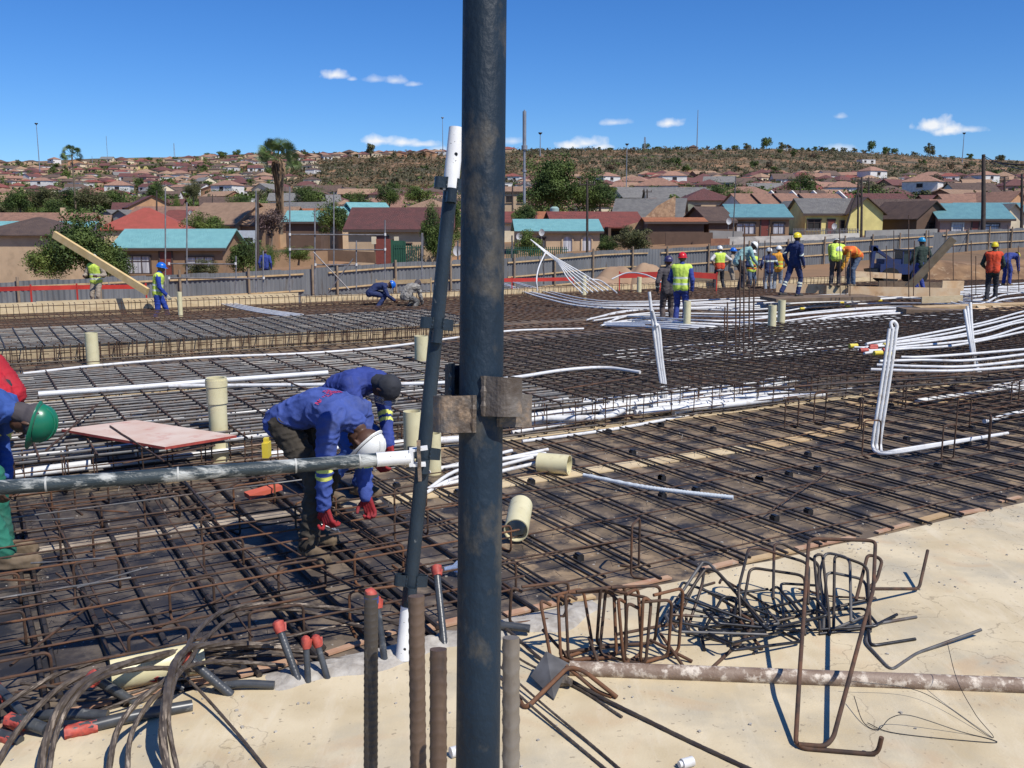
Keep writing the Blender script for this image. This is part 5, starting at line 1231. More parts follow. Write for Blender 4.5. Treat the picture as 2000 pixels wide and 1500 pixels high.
far('worker in navy shirt with yellow band on the back and white hard hat', 1500, 576, 484, AW+.15, tt=stand_t(576, 484), jacket=F_navy, trousers=F_ljean, helm=H_w, chestband=(.04, .11), hands=((-.28, .1, 1.0), (.25, .2, 1.0)))
far('worker in amber and lime vest with white hard hat standing behind the navy shirt', 1517, 573, 480, AW-.4, tt=stand_t(573, 480)+.5, jacket=F_yor, trousers=F_ljean, vest=F_yor, vestb=M_lime_, helm=H_w, hands=((-.2, .3, 1.0), (.24, .2, 1.0)))
far('tall worker in navy overall with yellow hard hat stepping across the boards', 1549, 579, 455, RT+.55, tt=stand_t(579, 455, 1.82), jacket=F_navy, trousers=F_navy, helm=H_y, feet=((-.08, -.36), (.10, .10)), tband=(.12, .2), jband=(-.06,), hands=((-.24, -.02, .9), (.24, .1, .88)), boots=M_bootb, skin=SK1)
far('bending worker in lime top and grey trousers, left of the bending pair', 1630, 560, 500, AW-.3, tt=29, hgt=1.7, jacket=M_lime_, trousers=F_grey, bend=.9, hip=(0, -.2, .92), hands=((-.15, .5, .75), (.2, .5, .7)), helm=H_w)
far('bending worker in orange vest and jeans with white hard hat, right of the bending pair', 1660, 560, 498, LT+.3, tt=29, hgt=1.72, jacket=F_yor, trousers=F_jean, vest=F_orange, vestb=F_yor, bend=1.25, hip=(0, -.2, .92), hands=((-.1, .4, .5), (.15, .4, .55)), helm=H_w)
far('worker with sky blue hard hat in dark shirt behind the slanting beam', 1796, 570, 489, AW+.2, tt=31, hgt=1.75, jacket=F_dgreen, trousers=F_blue, helm=H_cy, hands=((-.25, .2, .9), (.25, .2, .95)), hip=(0, 0, .88))
far('worker in orange red vest with yellow hard hat standing on the planks at right', 1934, 590, 473, RT+1.1, tt=stand_t(590, 473, 1.82), jacket=F_dgreen, trousers=F_black, vest=F_ore, vestb=F_ore, helm=H_y, hands=((-.22, .25, 1.0), (.22, .28, .98)), feet=((-.1, -.08), (.12, .1)))
far('bending worker in blue overall at the right edge behind the orange red vest', 1966, 558, 486, RT+.5, tt=35, hgt=1.72, jacket=F_blue, trousers=F_blue, bend=1.25, hip=(0, -.2, .92), hands=((-.1, .4, .5), (.15, .4, .5)), helm=H_y)
far('worker in lime vest with white cap standing behind the slanting timber at left', 192, 608, 497, TO-.2, tt=31, hgt=1.78, jacket=F_tan, trousers=F_tan, vest=M_lime_, helm=H_w, hands=((-.22, .25, 1.1), (.2, .3, 1.1)))
far('crouching worker with blue hard hat at the edge of the lower deck in the centre', 741, 606, 540, RT+.2, tt=29, hgt=1.7, jacket=F_navy, trousers=F_navy, helm=H_b, bend=1.15, hip=(0, -.25, .55), feet=((-.15, .05), (.15, -.05)), hands=((-.15, .45, .3), (.15, .45, .3)))
far('worker in blue standing by the dark bushes behind the fence', 520, 560, 492, AW, tt=46, hgt=1.75, jacket=F_blue, trousers=F_navy)
p = G(793, 617, ZF); 
person('stooping worker in camouflage top seen from behind on the centre of the lower deck', p+Vector((0, 1.2, -.1)), AW-.6, 1.7, jacket=cloth('camouflage_top', (.36, .34, .30), (.10, .09, .08)), trousers=cloth('crumpled_dark', (.07, .07, .065), (.2, .19, .18)), bend=.95, hip=(0, -.2, .6), feet=((-.14, .05), (.15, -.05)), hands=((-.15, .4, .3), (.15, .4, .3)), vox=.014, wr=.009, cap=F_grey)
# ================================================================== SITE EDGE: form, fence, mounds
zt = ZF
def perim(b0, b1, h, label, mat, stir=True, sp=.13):
    root = empty('edge_form', AB(AFAR, b0, zt), label, 'formwork'); o = root.location; L = b1-b0; n = max(1, int(L/2.4))
    for i in range(n):
        mb = MB(); p = AB(AFAR, b0+L*i/n+.006, zt)-o; q = AB(AFAR, b0+L*(i+1)/n-.006, zt)-o; j = rnd.uniform(-.015, .015)
        mb.beam(p+Vector((0, 0, h/2+j)), q+Vector((0, 0, h/2+j)), .025, h); mb.obj('panel', mat, root)
    return root
def edgecage(b0, b1, h, label, sp=.16, off=.35):
    root = empty('edge_cage', AB(AFAR-off, b0, zt), label, 'rebar cage'); o = root.location
    for z in (.06, h*.5, h): bar(AB(AFAR-off, b0, zt+z), AB(AFAR-off, b1, zt+z), .011, 'rust', root, 'rebar')
    s = MB(); s.tube(fillet([(0, .25, .02), (0, 0, .02), (0, 0, h+.05), (0, .25, h+.05)], .03, 2), .009, 5); sm = s.mesh('stirrup', M_rust, True); c = 0; b = b0; rest = MB()
    while b < b1:
        if c < 95:
            e = bpy.data.objects.new('stirrup', sm); C.objects.link(e); e.parent = root; e.location = AB(AFAR-off, b+rnd.gauss(0, .02), zt)-o; e.rotation_euler = (0, rnd.gauss(0, .04), PHI); c += 1
        else: rest.tube([AB(AFAR-off, b, zt)-o, AB(AFAR-off, b, zt+h)-o], .009, 4, cap=False)
        b += sp
    if rest.v: q = rest.obj('stirrup', M_rust, root); q['kind'] = 'stuff'
perim(-8, 6.7, .46, 'tall pale plywood edge form at left behind the striding man', M_ply)
edgecage(-6, 6.6, .38, 'rusty cage of stirrups before the tall edge form at left', .17, .6)
perim(6.75, 19.4, .34, 'low yellowish edge form across the centre', M_ply)
edgecage(6.8, 19.2, .34, 'thin rusty stirrups before the low edge form in the centre', .17)
perim(19.5, 31, .32, 'low pale edge form right of the tall pole', M_ply)
edgecage(19.6, 31, .32, 'thin rusty stirrups before the edge form right of the tall pole', .2)
perim(31.1, 50, .25, 'low edge form behind the group of workers', M_ply)
# fence
FP = [(-160, 36), (200, 38.5), (500, 42), (850, 46.5), (1000, 49), (1200, 54), (1400, 57), (1600, 60), (1800, 66), (1950, 72), (2150, 78)]
FT = [(-160, 558), (0, 551), (200, 542), (500, 530), (640, 523), (750, 514), (1000, 504), (1200, 488), (1300, 486), (1600, 468), (1800, 456), (1900, 449), (2150, 440)]
def interp(tab, x):
    for i in range(len(tab)-1):
        if tab[i][0] <= x <= tab[i+1][0]: s = (x-tab[i][0])/(tab[i+1][0]-tab[i][0]); return tab[i][1]*(1-s)+tab[i+1][1]*s
    return tab[-1][1]
M_sheet = pm('grey_fence_sheet', (.13, .135, .14), (.20, .205, .21), .6, .6, metal=.2, c3=(.12, .105, .09), s3=1.2, stretch=(3, 3, .6))
M_fpost = pm('weathered_post', (.20, .15, .10), (.30, .22, .15), 5, .9)
def fence(x0, x1, label, H=1.85):
    pts = []; x = x0
    while x <= x1+.1: pts.append(PT(x, interp(FT, x), interp(FP, x))); x += (x1-x0)/12
    root = empty('sheet_fence', (pts[0].x, pts[0].y, pts[0].z-H), label, 'fence', 'corrugated fence round the site'); o = root.location
    mb = MB(); mb2 = []; dist = 0; prev = None; vs = []; per = .20
    for i in range(len(pts)-1):
        a, b = pts[i], pts[i+1]; L = (b-a).length; n = max(2, int(L/.033)); d = (b-a); nn = Vector((-d.y, d.x, 0)).normalized()
        for k in range(n+(1 if i == len(pts)-2 else 0)):
            p = a.lerp(b, k/n); s = dist+L*k/n; w = max(-1, min(1, math.sin(2*math.pi*s/per)*2))*.02
            step = math.floor(s/2.2)*.0
            vs.append((p+nn*w, s))
        dist += L
    m = len(vs)
    for p, s in vs: j = .03*math.sin(math.floor(s/.8)*1.7); mb.v.append(tuple(p+Vector((0, 0, j))-o)); 
    for p, s in vs: mb.v.append(tuple(p-Vector((0, 0, H))-o))
    for i in range(m-1): mb.f.append((i, i+1, i+1+m, i+m)); mb.mi.append(0)
    mb.obj('sheet_panel', M_sheet, root, True)
    # posts and rails on our side
    tot = dist; k = 0; s = .4
    def at(s):
        acc = 0
        for i in range(len(pts)-1):
            L = (pts[i+1]-pts[i]).length
            if acc+L >= s or i == len(pts)-2: return pts[i].lerp(pts[i+1], min(1, (s-acc)/L)), (pts[i+1]-pts[i]).normalized()
            acc += L
    while s < tot:
        p, d = at(s); nn = Vector((d.y, -d.x, 0)).normalized(); mb = MB(); q = p+nn*.12-o
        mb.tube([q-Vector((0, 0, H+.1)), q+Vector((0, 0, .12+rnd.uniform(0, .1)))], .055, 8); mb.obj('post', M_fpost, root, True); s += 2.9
    for hz in (.22, .95, 1.6):
        mb = MB(); s = 0; q = []
        while s < tot: p, d = at(s); q.append(p+Vector((d.y, -d.x, 0)).normalized()*.06-Vector((0, 0, hz))-o); s += 1.45
        for i in range(len(q)-1): mb.beam(q[i], q[i+1], .05, .07)
        mb.obj('rail', M_timber, root)
for x0, x1, l in [(-160, 330, 'grey corrugated fence in front of the teal roofed house at far left'), (330, 640, 'grey corrugated fence behind the scaffold frames'), (640, 990, 'grey corrugated fence left of the tall pole'), (990, 1290, 'grey corrugated fence behind the raised fan of conduits'),
                  (1290, 1640, 'grey corrugated fence behind the group of workers'), (1640, 1840, 'grey corrugated fence behind the blue digger'), (1840, 2150, 'grey corrugated fence at the right edge')]: fence(x0, x1, l)
# dirt mounds
def mound(px, py, t, w, dpt, h, label, mat=M_earth, seed=0):
    c = PT(px, py, t); mb = MB(); n, m = 26, 9; vs = []
    for j in range(m+1):
        for k in range(n):
            a = 2*math.pi*k/n; s = 1-j/m; rr = s*(1+.22*mnoise.noise(Vector((math.cos(a)*1.5, math.sin(a)*1.5, seed))))
            z = h*(1-s*s)*(1+.3*mnoise.noise(Vector((math.cos(a)*2*s, math.sin(a)*2*s, seed+4))))-.25*s*s
            vs.append((math.cos(a)*rr*w/2, math.sin(a)*rr*dpt/2, z))
    fs = [(j*n+k, j*n+(k+1) % n, (j+1)*n+(k+1) % n, (j+1)*n+k) for j in range(m) for k in range(n)]; mb.add(vs, fs); o = mb.obj('dirt_mound', mat, None, True, c); tag(o, label, 'dirt mound')
mound(1205, 560, 42, 2.8, 2.2, .85, 'small heap of orange dirt left of the two men talking', seed=1); mound(1262, 562, 42, 2.9, 2.4, 1.0, 'rounded heap of orange dirt just left of the purple hard hat', seed=2); mound(1180, 570, 40, 2.4, 2, .6, 'low heap of orange dirt below the raised fan', seed=3)
mound(1860, 540, 45, 11, 4, .7, 'long brown earth bank behind the slanting beam', pm('brown_earth_bank', (.15, .085, .045), (.27, .16, .08), 1.6, .95, bump=1.0, bscale=3, c3=(.36, .25, .15), s3=3), 5); mound(1990, 536, 47, 8, 4, .7, 'brown earth bank at the right edge', MATS['brown_earth_bank'], 6)
# red barrier strips
def strip(pts, h, mat, label, name='barrier_strip', cat='barrier'):
    P = [PT(*p) for p in pts]; mb = MB(); o = P[0]
    for i in range(len(P)-1): mb.beam(P[i]-o, P[i+1]-o, .02, h)
    for p in P: mb.beam(p-o-Vector((0, 0, .7)), p-o+Vector((0, 0, h/2+.05)), .04, .04, up=(0, 1, 0))
    tag(mb.obj(name, mat, None, False, o), label, cat)
M_bar = pm('red_barrier', (.55, .04, .025), (.42, .03, .02), 3, .7)
strip([(-40, 566, 31), (60, 563, 31), (150, 561, 31.5), (285, 560, 32)], .14, M_bar, 'red barrier strip at far left before the fence'); strip([(900, 548, 34), (1000, 547, 35), (1120, 545, 36)], .13, M_bar, 'red barrier strip right of the tall pole before the fence')
strip([(1210, 538, 35), (1290, 536, 35), (1345, 536, 35), (1400, 540, 35)], .2, M_bar, 'red barrier strip behind the two men talking'); strip([(735, 552, 33), (770, 551, 33), (842, 549, 33)], .14, M_timber, 'orange board on edge in the centre behind the crouching man', 'edge_board', 'board')
# timber forms and planks at right
def boards(x0, y0, x1, y1, t0, t1, h, label, mat=M_ply, thick=.05):
    a, b = PT(x0, y0, t0), PT(x1, y1, t1); mb = MB(); mb.beam(a-a, b-a, thick, h); tag(mb.obj('form_board', mat, None, False, a), label, 'board')
M_plyo = pm('orange_plywood', (.66, .42, .22), (.74, .56, .35), 3, .8, c3=(.40, .22, .10), s3=2)
boards(1516, 562, 1612, 565, 29.5, 29.2, .26, 'orange plywood form side behind the stepping worker', M_plyo); boards(1614, 566, 1655, 566, 29, 29, .24, 'pale form board between the two form sides', M_ply); boards(1657, 568, 1875, 572, 28.6, 28.2, .27, 'long orange form side in front of the slanting beam', M_plyo)
boards(1716, 555, 1840, 558, 32, 32, .22, 'dark upper form board behind the long orange one', M_timbd); boards(1840, 558, 1882, 558, 29.5, 29.5, .3, 'short orange form end at right of the long one', M_plyo); boards(1800, 586, 1880, 583, 26, 26, .18, 'pale spotted form face with yellow marks below the conduits', M_ply)
boards(1670, 535, 1760, 540, 35, 35, .2, 'orange plank lying near the blue digger', M_plyo)
mb = MB(); a, b = PT(1500, 584, 27.5), PT(1700, 580, 28); mb.beam(a-a, b-a, 1.1, .10); tag(mb.obj('walkway_board', M_timbd, None, False, a), 'dark board walkway under the stepping worker', 'board')
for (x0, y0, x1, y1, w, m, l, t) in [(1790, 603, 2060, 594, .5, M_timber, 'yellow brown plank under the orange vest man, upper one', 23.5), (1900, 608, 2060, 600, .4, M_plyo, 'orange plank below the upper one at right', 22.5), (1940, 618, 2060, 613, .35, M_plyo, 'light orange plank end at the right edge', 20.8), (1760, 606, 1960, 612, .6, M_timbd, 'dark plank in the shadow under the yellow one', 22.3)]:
    a, b = PT(x0, y0, t), PT(x1, y1, t); mb = MB(); mb.beam(a-a, b-a, w, .10); tag(mb.obj('scaffold_plank', m, None, False, a), l, 'plank')
for i, (x, l) in enumerate([(1915, 'pale short board sticking out toward the camera, left of the pair'), (1945, 'pale short board sticking out toward the camera, right of the pair')]):
    a, b = PT(x, 598, 23.3), PT(x+14, 612, 21.8); mb = MB(); mb.beam(a-a, b-a, .18, .04); tag(mb.obj('short_board', M_ply, None, False, a), l, 'board')
a, b = PT(1783, 552, 29), PT(1862, 466, 28.5); mb = MB(); mb.beam(a-a-(b-a)*.12, b-a, .22, .22); tag(mb.obj('slanting_beam', pm('grey_brown_beam', (.16, .12, .07), (.22, .17, .11), 5, .85), None, False, a), 'thick weathered beam slanting up to the right by the sky blue hard hat', 'beam')
a, b = PT(288, 570, 27), PT(106, 458, 28); mb = MB(); mb.beam(a-a, b-a, .10, .20); tag(mb.obj('slanting_plank', pm('yellow_timber', (.60, .42, .18), (.68, .50, .25), 5, .7), None, False, a), 'long yellow timber slanting up to the left beside the striding man', 'timber')
tag(bar(PT(478, 972, 6.9), PT(479, 972, 6.9), .001, 'rust', None, 'x'), 'x') and None
bpy.data.objects.remove(bpy.data.objects['x'])
p = G(512, 962, .05); a, b = G(482, 968, .06), G(546, 950, .09); mb = MB(); mb.beam(a-p, b-p, .11, .035); tag(mb.obj('red_board', pm('salmon_board', (.60, .13, .07), (.5, .10, .06), 8, .8), None, False, p), 'short salmon red board lying on the bars left of the bending worker', 'board')
p = G(521, 885, .3); mb = MB(); mb.box((0, 0, .03), (.05, .1, .12)); mb.box((0, 0, .1), (.035, .05, .05)); tag(mb.obj('yellow_tool', M_ytape, None, False, p), 'small yellow tool by the hip of the bending worker', 'tool')
# scaffold frames left of centre
M_sc = pm('scaffold_galv', (.16, .15, .15), (.28, .26, .25), 6, .5, metal=.4); M_scw = pm('scaffold_white_clip', (.6, .58, .55), None, 6, .6)
def scaff(V, Hz, D, label, t):
    root = empty('scaffold_tower', PT(V[0][0], V[0][2], t), label, 'scaffold', 'scaffold frames beyond the deck'); o = root.location
    for x, y1, y0 in V:
        mb = MB(); mb.tube([PT(x, y0, t)-o, PT(x, y1, t)-o], .024, 8); mb.obj('standard', M_sc, root, True)
    for x0, x1, y in Hz:
        mb = MB(); mb.tube([PT(x0, y, t-.05)-o, PT(x1, y+1, t-.05)-o], .024, 8); mb.obj('ledger', M_sc, root, True)
        for x in (x0, x1): mb = MB(); mb.tube([PT(x, y-2.5, t-.08)-o, PT(x, y+2.5, t-.08)-o], .04, 8); mb.obj('coupler', M_scw, root, True)
    for x0, y0, x1, y1 in D:
        mb = MB(); mb.tube([PT(x0, y0, t-.1)-o, PT(x1, y1, t-.1)-o], .022, 8); mb.obj('brace', M_sc, root, True)
scaff([(323, 368, 575), (365, 395, 560), (461, 500, 568), (500, 372, 572), (514, 490, 572)], [(330, 460, 515), (330, 515, 543)], [], 'scaffold frame of thin dark tubes standing before the teal roofed house', 33)
scaff([(566, 365, 570), (615, 408, 572), (696, 470, 570), (752, 430, 545)], [(566, 752, 458), (566, 752, 487), (616, 696, 517)], [(612, 492, 682, 566), (690, 505, 640, 572)], 'scaffold frame with white clips and a diagonal brace, right of the palm', 34)
scaff([(824, 455, 560), (652, 375, 520)], [], [], 'two lone thin standards between the scaffold frame and the leaning tube', 36)
# digger
t = 38.; root = empty('digger', PT(1748, 552, t), 'small blue digger with raised blue arm behind the bending pair', 'digger'); o = root.location
M_dig = pm('digger_blue', (.008, .03, .13), (.03, .035, .08), 3, .6); M_gl = pm('dark_glass', (.03, .05, .055), None, 4, .1); M_tyre = pm('tyre_rubber', (.02, .02, .02), None, 4, .9)
mb = MB(); mb.box((.15, 0, .75), (2.3, 1.2, .55)); mb.box((-.35, -.0, 1.1), (.9, 1.1, .35)); mb.obj('body', M_dig, root)
mb = MB(); mb.box((.62, 0, 1.36), (1.0, 1.1, .72)); cb = mb.obj('cab', M_gl, root); mb = MB(); mb.box((.62, 0, 1.76), (1.15, 1.25, .07)); mb.obj('roof', M_black, root)
mb = MB()
for x in (.1, .45, 1.14):
    mb.box((x, -.57, 1.36), (.05, .05, .74))
mb.obj('cab_post', M_dig, root)
mb = MB(); mb.beam((-.3, -.2, 1.2), (-1.2, -.2, 1.85), .15, .2, up=(0, 1, 0)); mb.obj('boom', M_dig, root); mb = MB(); mb.beam((-1.22, -.2, 1.95), (-1.3, -.2, .8), .15, .2, up=(0, 1, 0)); mb.box((-1.2, -.2, 1.85), (.3, .2, .3)); mb.obj('stick', M_dig, root)
mb = MB(); mb.add([(-1.55, -.5, .75), (-1.05, -.5, .8), (-1.0, -.5, .35), (-1.4, -.5, .3), (-1.55, .2, .75), (-1.05, .2, .8), (-1.0, .2, .35), (-1.4, .2, .3)], [(0, 1, 2, 3), (4, 5, 6, 7), (0, 3, 7, 4), (3, 2, 6, 7), (1, 2, 6, 5)]); mb.obj('bucket', M_black, root)
for x in (-.5, .9):
    for y in (-.6, .6):
        mb = MB(); mb.tube([(x, y-.14, .42), (x, y+.14, .42)], .42, 20); mb.obj('wheel', M_tyre, root, True)
root.scale = (.78, .78, .72)
# ================================================================== HOUSES
def roofm(n, c, c2=None, sc=12, corr=False):
    m = pm(n, c, c2 or tuple(x*.75 for x in c), 1.6, .75 if not corr else .5, c3=tuple(x*.8 for x in c), s3=.7, coords='obj')
    wave_bump(m, sc, 'X', .7, .03); return m
R_teal = roofm('teal_sheet_roof', (.24, .50, .49), (.20, .44, .44), 9, True); R_teald = roofm('grey_teal_roof', (.17, .36, .38), (.14, .3, .33), 9, True)
R_terr = roofm('terracotta_roof', (.36, .195, .13), (.26, .145, .10)); R_red = roofm('red_roof', (.27, .075, .055), (.19, .06, .045)); R_mar = roofm('maroon_roof', (.16, .06, .05), (.115, .05, .042)); R_bri = roofm('bright_red_roof', (.45, .10, .07), (.38, .09, .06))
R_tan = roofm('tan_roof', (.38, .24, .15), (.29, .18, .11)); R_grey = roofm('grey_roof', (.17, .16, .15), (.22, .21, .19)); R_brn = roofm('dark_brown_roof', (.10, .065, .05), (.14, .09, .065)); R_or = roofm('orange_roof', (.45, .17, .07), (.38, .14, .06)); R_grn = roofm('olive_roof', (.17, .17, .11), (.2, .2, .13)); R_wh = roofm('pale_roof', (.55, .53, .5), (.45, .44, .42))
def wallm(n, c, bs=6): return pm(n, c, tuple(x*.82 for x in c), 1.2, .9, c3=tuple(x*.72 for x in c), s3=.9, bump=.2, bscale=bs)
W_br = wallm('brown_plaster', (.32, .20, .115)); W_tan = wallm('tan_plaster', (.56, .40, .25)); W_crm = wallm('cream_plaster', (.74, .64, .45)); W_wh = wallm('white_plaster', (.72, .70, .66)); W_yel = wallm('yellow_plaster', (.80, .68, .26)); W_pk = wallm('pink_plaster', (.55, .33, .25)); W_gr = wallm('grey_plaster', (.30, .29, .27)); W_or = wallm('orange_plaster', (.50, .28, .15)); W_dk = wallm('dark_brown_plaster', (.13, .08, .055))
W_brick = pm('face_brick', (.33, .16, .09), (.24, .11, .07), 3, .9); W_stone = pm('tan_stone', (.40, .26, .15), (.24, .15, .09), 2.6, .9, bump=.6, bscale=4, c3=(.5, .36, .24), s3=4)
M_frame = pm('window_frame_white', (.65, .63, .58), None, 5, .6); M_dframe = pm('window_frame_dark', (.08, .055, .045), None, 5, .6); M_curt = pm('lace_curtain', (.62, .62, .64), (.28, .28, .31), 3.2, .9, stretch=(3, 3, .15)); M_door = pm('red_brown_door', (.20, .05, .035), None, 5, .6); M_void = pm('dark_interior', (.02, .018, .018), None, 5, .8)
HOUSES = []
def house(px, t, w, d, eave, rise, yaw, wall, roof, label, kind='gable', feats=(), over=.35, ybase=None, front=True, cat='house', chimney=False, gable_wall=None, asym=0):
    """ridge runs along local x (kind gable), along local y (kind front); front wall faces the camera; px,t locate the front wall's centre"""
    P = PT(px, 438, t); z = terr(P.x, P.y)
    if ybase is not None: z = PT(px, ybase, t).z
    root = empty('house', (P.x, P.y, z), label, cat, None, yaw); w2 = w/2; mb = MB()
    if kind in ('gable', 'hip', 'flat'):
        vs = [(-w2, 0, -1.2), (w2, 0, -1.2), (w2, d, -1.2), (-w2, d, -1.2), (-w2, 0, eave), (w2, 0, eave), (w2, d, eave), (-w2, d, eave)]
        fs = [(0, 1, 5, 4), (1, 2, 6, 5), (2, 3, 7, 6), (3, 0, 4, 7)]
        if kind == 'gable': vs += [(-w2, d/2, eave+rise), (w2, d/2, eave+rise)]; fs += [(4, 7, 8), (5, 6, 9)]
        if kind == 'flat': fs += [(4, 5, 6, 7)]
        mb.add(vs, fs)
    elif kind == 'front':
        mb.add([(-w2, 0, -1.2), (w2, 0, -1.2), (w2, d, -1.2), (-w2, d, -1.2), (-w2, 0, eave), (w2, 0, eave), (w2, d, eave), (-w2, d, eave), (0, 0, eave+rise), (0, d, eave+rise)], [(0, 1, 5, 8, 4), (1, 2, 6, 5), (2, 3, 7, 9, 6), (3, 0, 4, 7)])
    mb.obj('wall', wall, root)
    rb = MB(); o = over; th = .09
    def slab(q):   # roof plane with thickness
        q = [Vector(v) for v in q]; n = len(q); up = Vector((0, 0, th)); rb.add([v+up for v in q]+q, [tuple(range(n)), tuple(range(2*n-1, n-1, -1))]+[(i, (i+1) % n, (i+1) % n+n, i+n) for i in range(n)])
    s = rise/(d/2) if kind != 'front' else rise/w2; ze = eave-o*s+.02; zr = eave+rise+.02
    if kind == 'gable':
        slab([(-w2-o, -o, ze), (w2+o, -o, ze), (w2+o, d/2, zr), (-w2-o, d/2, zr)]); slab([(-w2-o, d+o, ze), (-w2-o, d/2, zr), (w2+o, d/2, zr), (w2+o, d+o, ze)])
    elif kind == 'hip':
        r = min(d/2, w2*.98); ze = eave-.0; slab([(-w2-o, -o, ze), (w2+o, -o, ze), (w2-r, d/2, zr), (-w2+r, d/2, zr)]); slab([(-w2-o, d+o, ze), (-w2+r, d/2, zr), (w2-r, d/2, zr), (w2+o, d+o, ze)])
        slab([(-w2-o, d+o, ze), (-w2-o, -o, ze), (-w2+r, d/2, zr)]); slab([(w2+o, -o, ze), (w2+o, d+o, ze), (w2-r, d/2, zr)])
    elif kind == 'front':
        slab([(-w2-o, -o, ze), (0, -o, zr), (0, d+o, zr), (-w2-o, d+o, ze)]); slab([(0, -o, zr), (w2+o, -o, ze), (w2+o, d+o, ze), (0, d+o, zr)])
    else: rb.box((0, d/2, eave+.08), (w+o, d+o, .16))
    rf = rb.obj('roof', roof, root)
    if chimney: mb = MB(); mb.box((w*.2, d*.45, eave+rise*.9+.35), (.6, .5, 1.1)); mb.obj('chimney', wall, rf)
    if kind == 'gable' and front:  # fascia
        mb = MB(); mb.box((0, -o-.02, ze-.05), (w+2*o, .04, .2)); mb.obj('fascia', M_dframe, root)
    for f in feats:
        if f[0] == 'win':
            _, x, zc, ww, hh, st = f; mb = MB()
            for dx, dz, a, b in ((0, hh/2, ww+.12, .1), (0, -hh/2, ww+.12, .1), (-ww/2, 0, .1, hh), (ww/2, 0, .1, hh)): mb.box((x+dx, -.05, zc+dz), (a, .13, b))
            n = max(1, int(ww/.6))
            for k in range(1, n): mb.box((x-ww/2+ww*k/n, -.035, zc), (.05, .07, hh))
            if hh > .8: mb.box((x, -.03, zc+hh*.2), (ww, .05, .05))
            fr = mb.obj('window', M_dframe if st != 'w' else M_frame, root)
            mb = MB(); mb.box((x, -.006, zc), (ww-.02, .02, hh-.02)); mb.obj('curtain' if st in 'cw' else 'pane', M_curt if st in 'cw' else M_void, fr)
            mb = MB(); mb.box((x, -.10, zc-hh/2-.09), (ww+.3, .2, .08)); mb.obj('sill', wall, fr)
        elif f[0] == 'door':
            _, x, ww, hh = f; mb = MB(); mb.box((x, -.03, hh/2), (ww, .06, hh)); dr = mb.obj('door', M_door, root)
            mb = MB(); 
            for dx in (-ww/2-.05, ww/2+.05): mb.box((x+dx, -.04, hh/2), (.1, .12, hh+.1))
            mb.box((x, -.04, hh+.05), (ww+.2, .12, .1)); mb.obj('door_frame', M_dframe, dr)
            mb = MB(); mb.box((x+ww*.35, -.08, hh*.48), (.1, .05, .04)); mb.obj('handle', M_sc, dr)
        elif f[0] == 'arch':
            _, x, zc, ww, hh = f; mb = MB(); n = 14; o_, i_ = ww/2+.14, ww/2
            def arc(r, y): return [(x-r, y, zc-hh/2)]+[(x-r*math.cos(math.pi*k/n), y, zc+hh/2-ww/2+r*math.sin(math.pi*k/n)) for k in range(n+1)]+[(x+r, y, zc-hh/2)]
            A, B = arc(o_, -.10), arc(i_, -.10); m = len(A); mb.add(A+B, [(k, k+1, k+1+m, k+m) for k in range(m-1)]); A2 = arc(i_, .0); mb.add(B+A2, [(k, k+1, k+1+m, k+m) for k in range(m-1)]); fr = mb.obj('window', wall, root)
            mb = MB(); Q = arc(i_, -.012); mb.add(Q, [tuple(range(len(Q)))]); mb.obj('curtain', M_curt, fr)
        elif f[0] == 'porch':
            _, x, ww, hh = f; mb = MB(); mb.box((x, -1.0, hh), (ww, 2.0, .15)); mb.obj('porch_roof', roof, root)
            for dx in (-ww/2+.15, ww/2-.15): mb = MB(); mb.box((x+dx, -1.85, hh/2-.3), (.3, .3, hh+.5)); mb.obj('porch_post', wall, root)
            mb = MB(); mb.box((x, -.02, hh*.42), (ww*.8, .04, hh*.8)); mb.obj('porch_opening', M_void, root)
    HOUSES.append((root, px, w*F/t/2)); return root
hs4 = 8.4
house(327, 73, 8.0, 6.5, 2.35, 1.25, .03, W_br, R_teal, 'brown walled house with a pale teal roof and lace curtains behind the left fence', feats=[('win', -2.4, 1.05, 2.0, 1.35, 'c'), ('door', -.25, .85, 2.0), ('win', 2.3, 1.15, 2.0, 1.0, 'c')], ybase=545)
house(32, 66, 6.4, 6, 2.9, 1.2, -.05, W_tan, R_brn, 'old plastered house with dark hipped roof at the left edge', 'hip', ybase=546, feats=[('win', -2.6, .9, .8, 1.6, 'v')])
house(60, 92, 9.5, 7, 2.3, 1.1, .1, W_wh, R_teal, 'teal roofed house peeping out behind the left edge house', ybase=505)
house(70, 118, 12, 8, 2.4, 2.0, .2, W_tan, R_terr, 'large terracotta roofed house at far left', 'gable', ybase=488, chimney=True); house(150, 122, 7, 8, 2.4, 1.6, .3, W_tan, R_tan, 'tan roofed wing beside the large terracotta house', 'gable', ybase=484)
house(280, 98, 8.6, 8, 2.4, 2.2, .25, W_tan, R_bri, 'bright red pyramid roofed house above the teal roof', 'hip', ybase=497)
house(210, 135, 6, 7, 2.2, 1.8, -.2, W_gr, R_grey, 'small house with two dark dormers left of the red pyramid roof', 'front', ybase=468); house(235, 130, 6, 7, 2.2, 1.8, -.2, W_gr, R_grey, 'small grey roofed house next to the dormered one', 'front', ybase=470)
house(300, 175, 8, 8, 5.2, 2.0, .5, W_or, R_mar, 'orange walled double storey house with a maroon gable', 'front', ybase=462, feats=[('win', 1.5, 3.6, 1, 1, 'v')]); house(262, 178, 7, 8, 4.5, 1.6, .3, W_tan, R_mar, 'dark red roofed house left of the orange gable house', ybase=462)
house(312, 125, 9, 7, 2.5, 1.8, -.1, W_tan, R_terr, 'terracotta roofed house beside the red roof', ybase=470); house(350, 120, 5.5, 8, 2.3, 1.9, -.1, W_tan, R_red, 'red roofed house with satellite dish in front of the terracotta one', ybase=478, feats=[('win', -1, 1.2, 1, .9, 'w')])
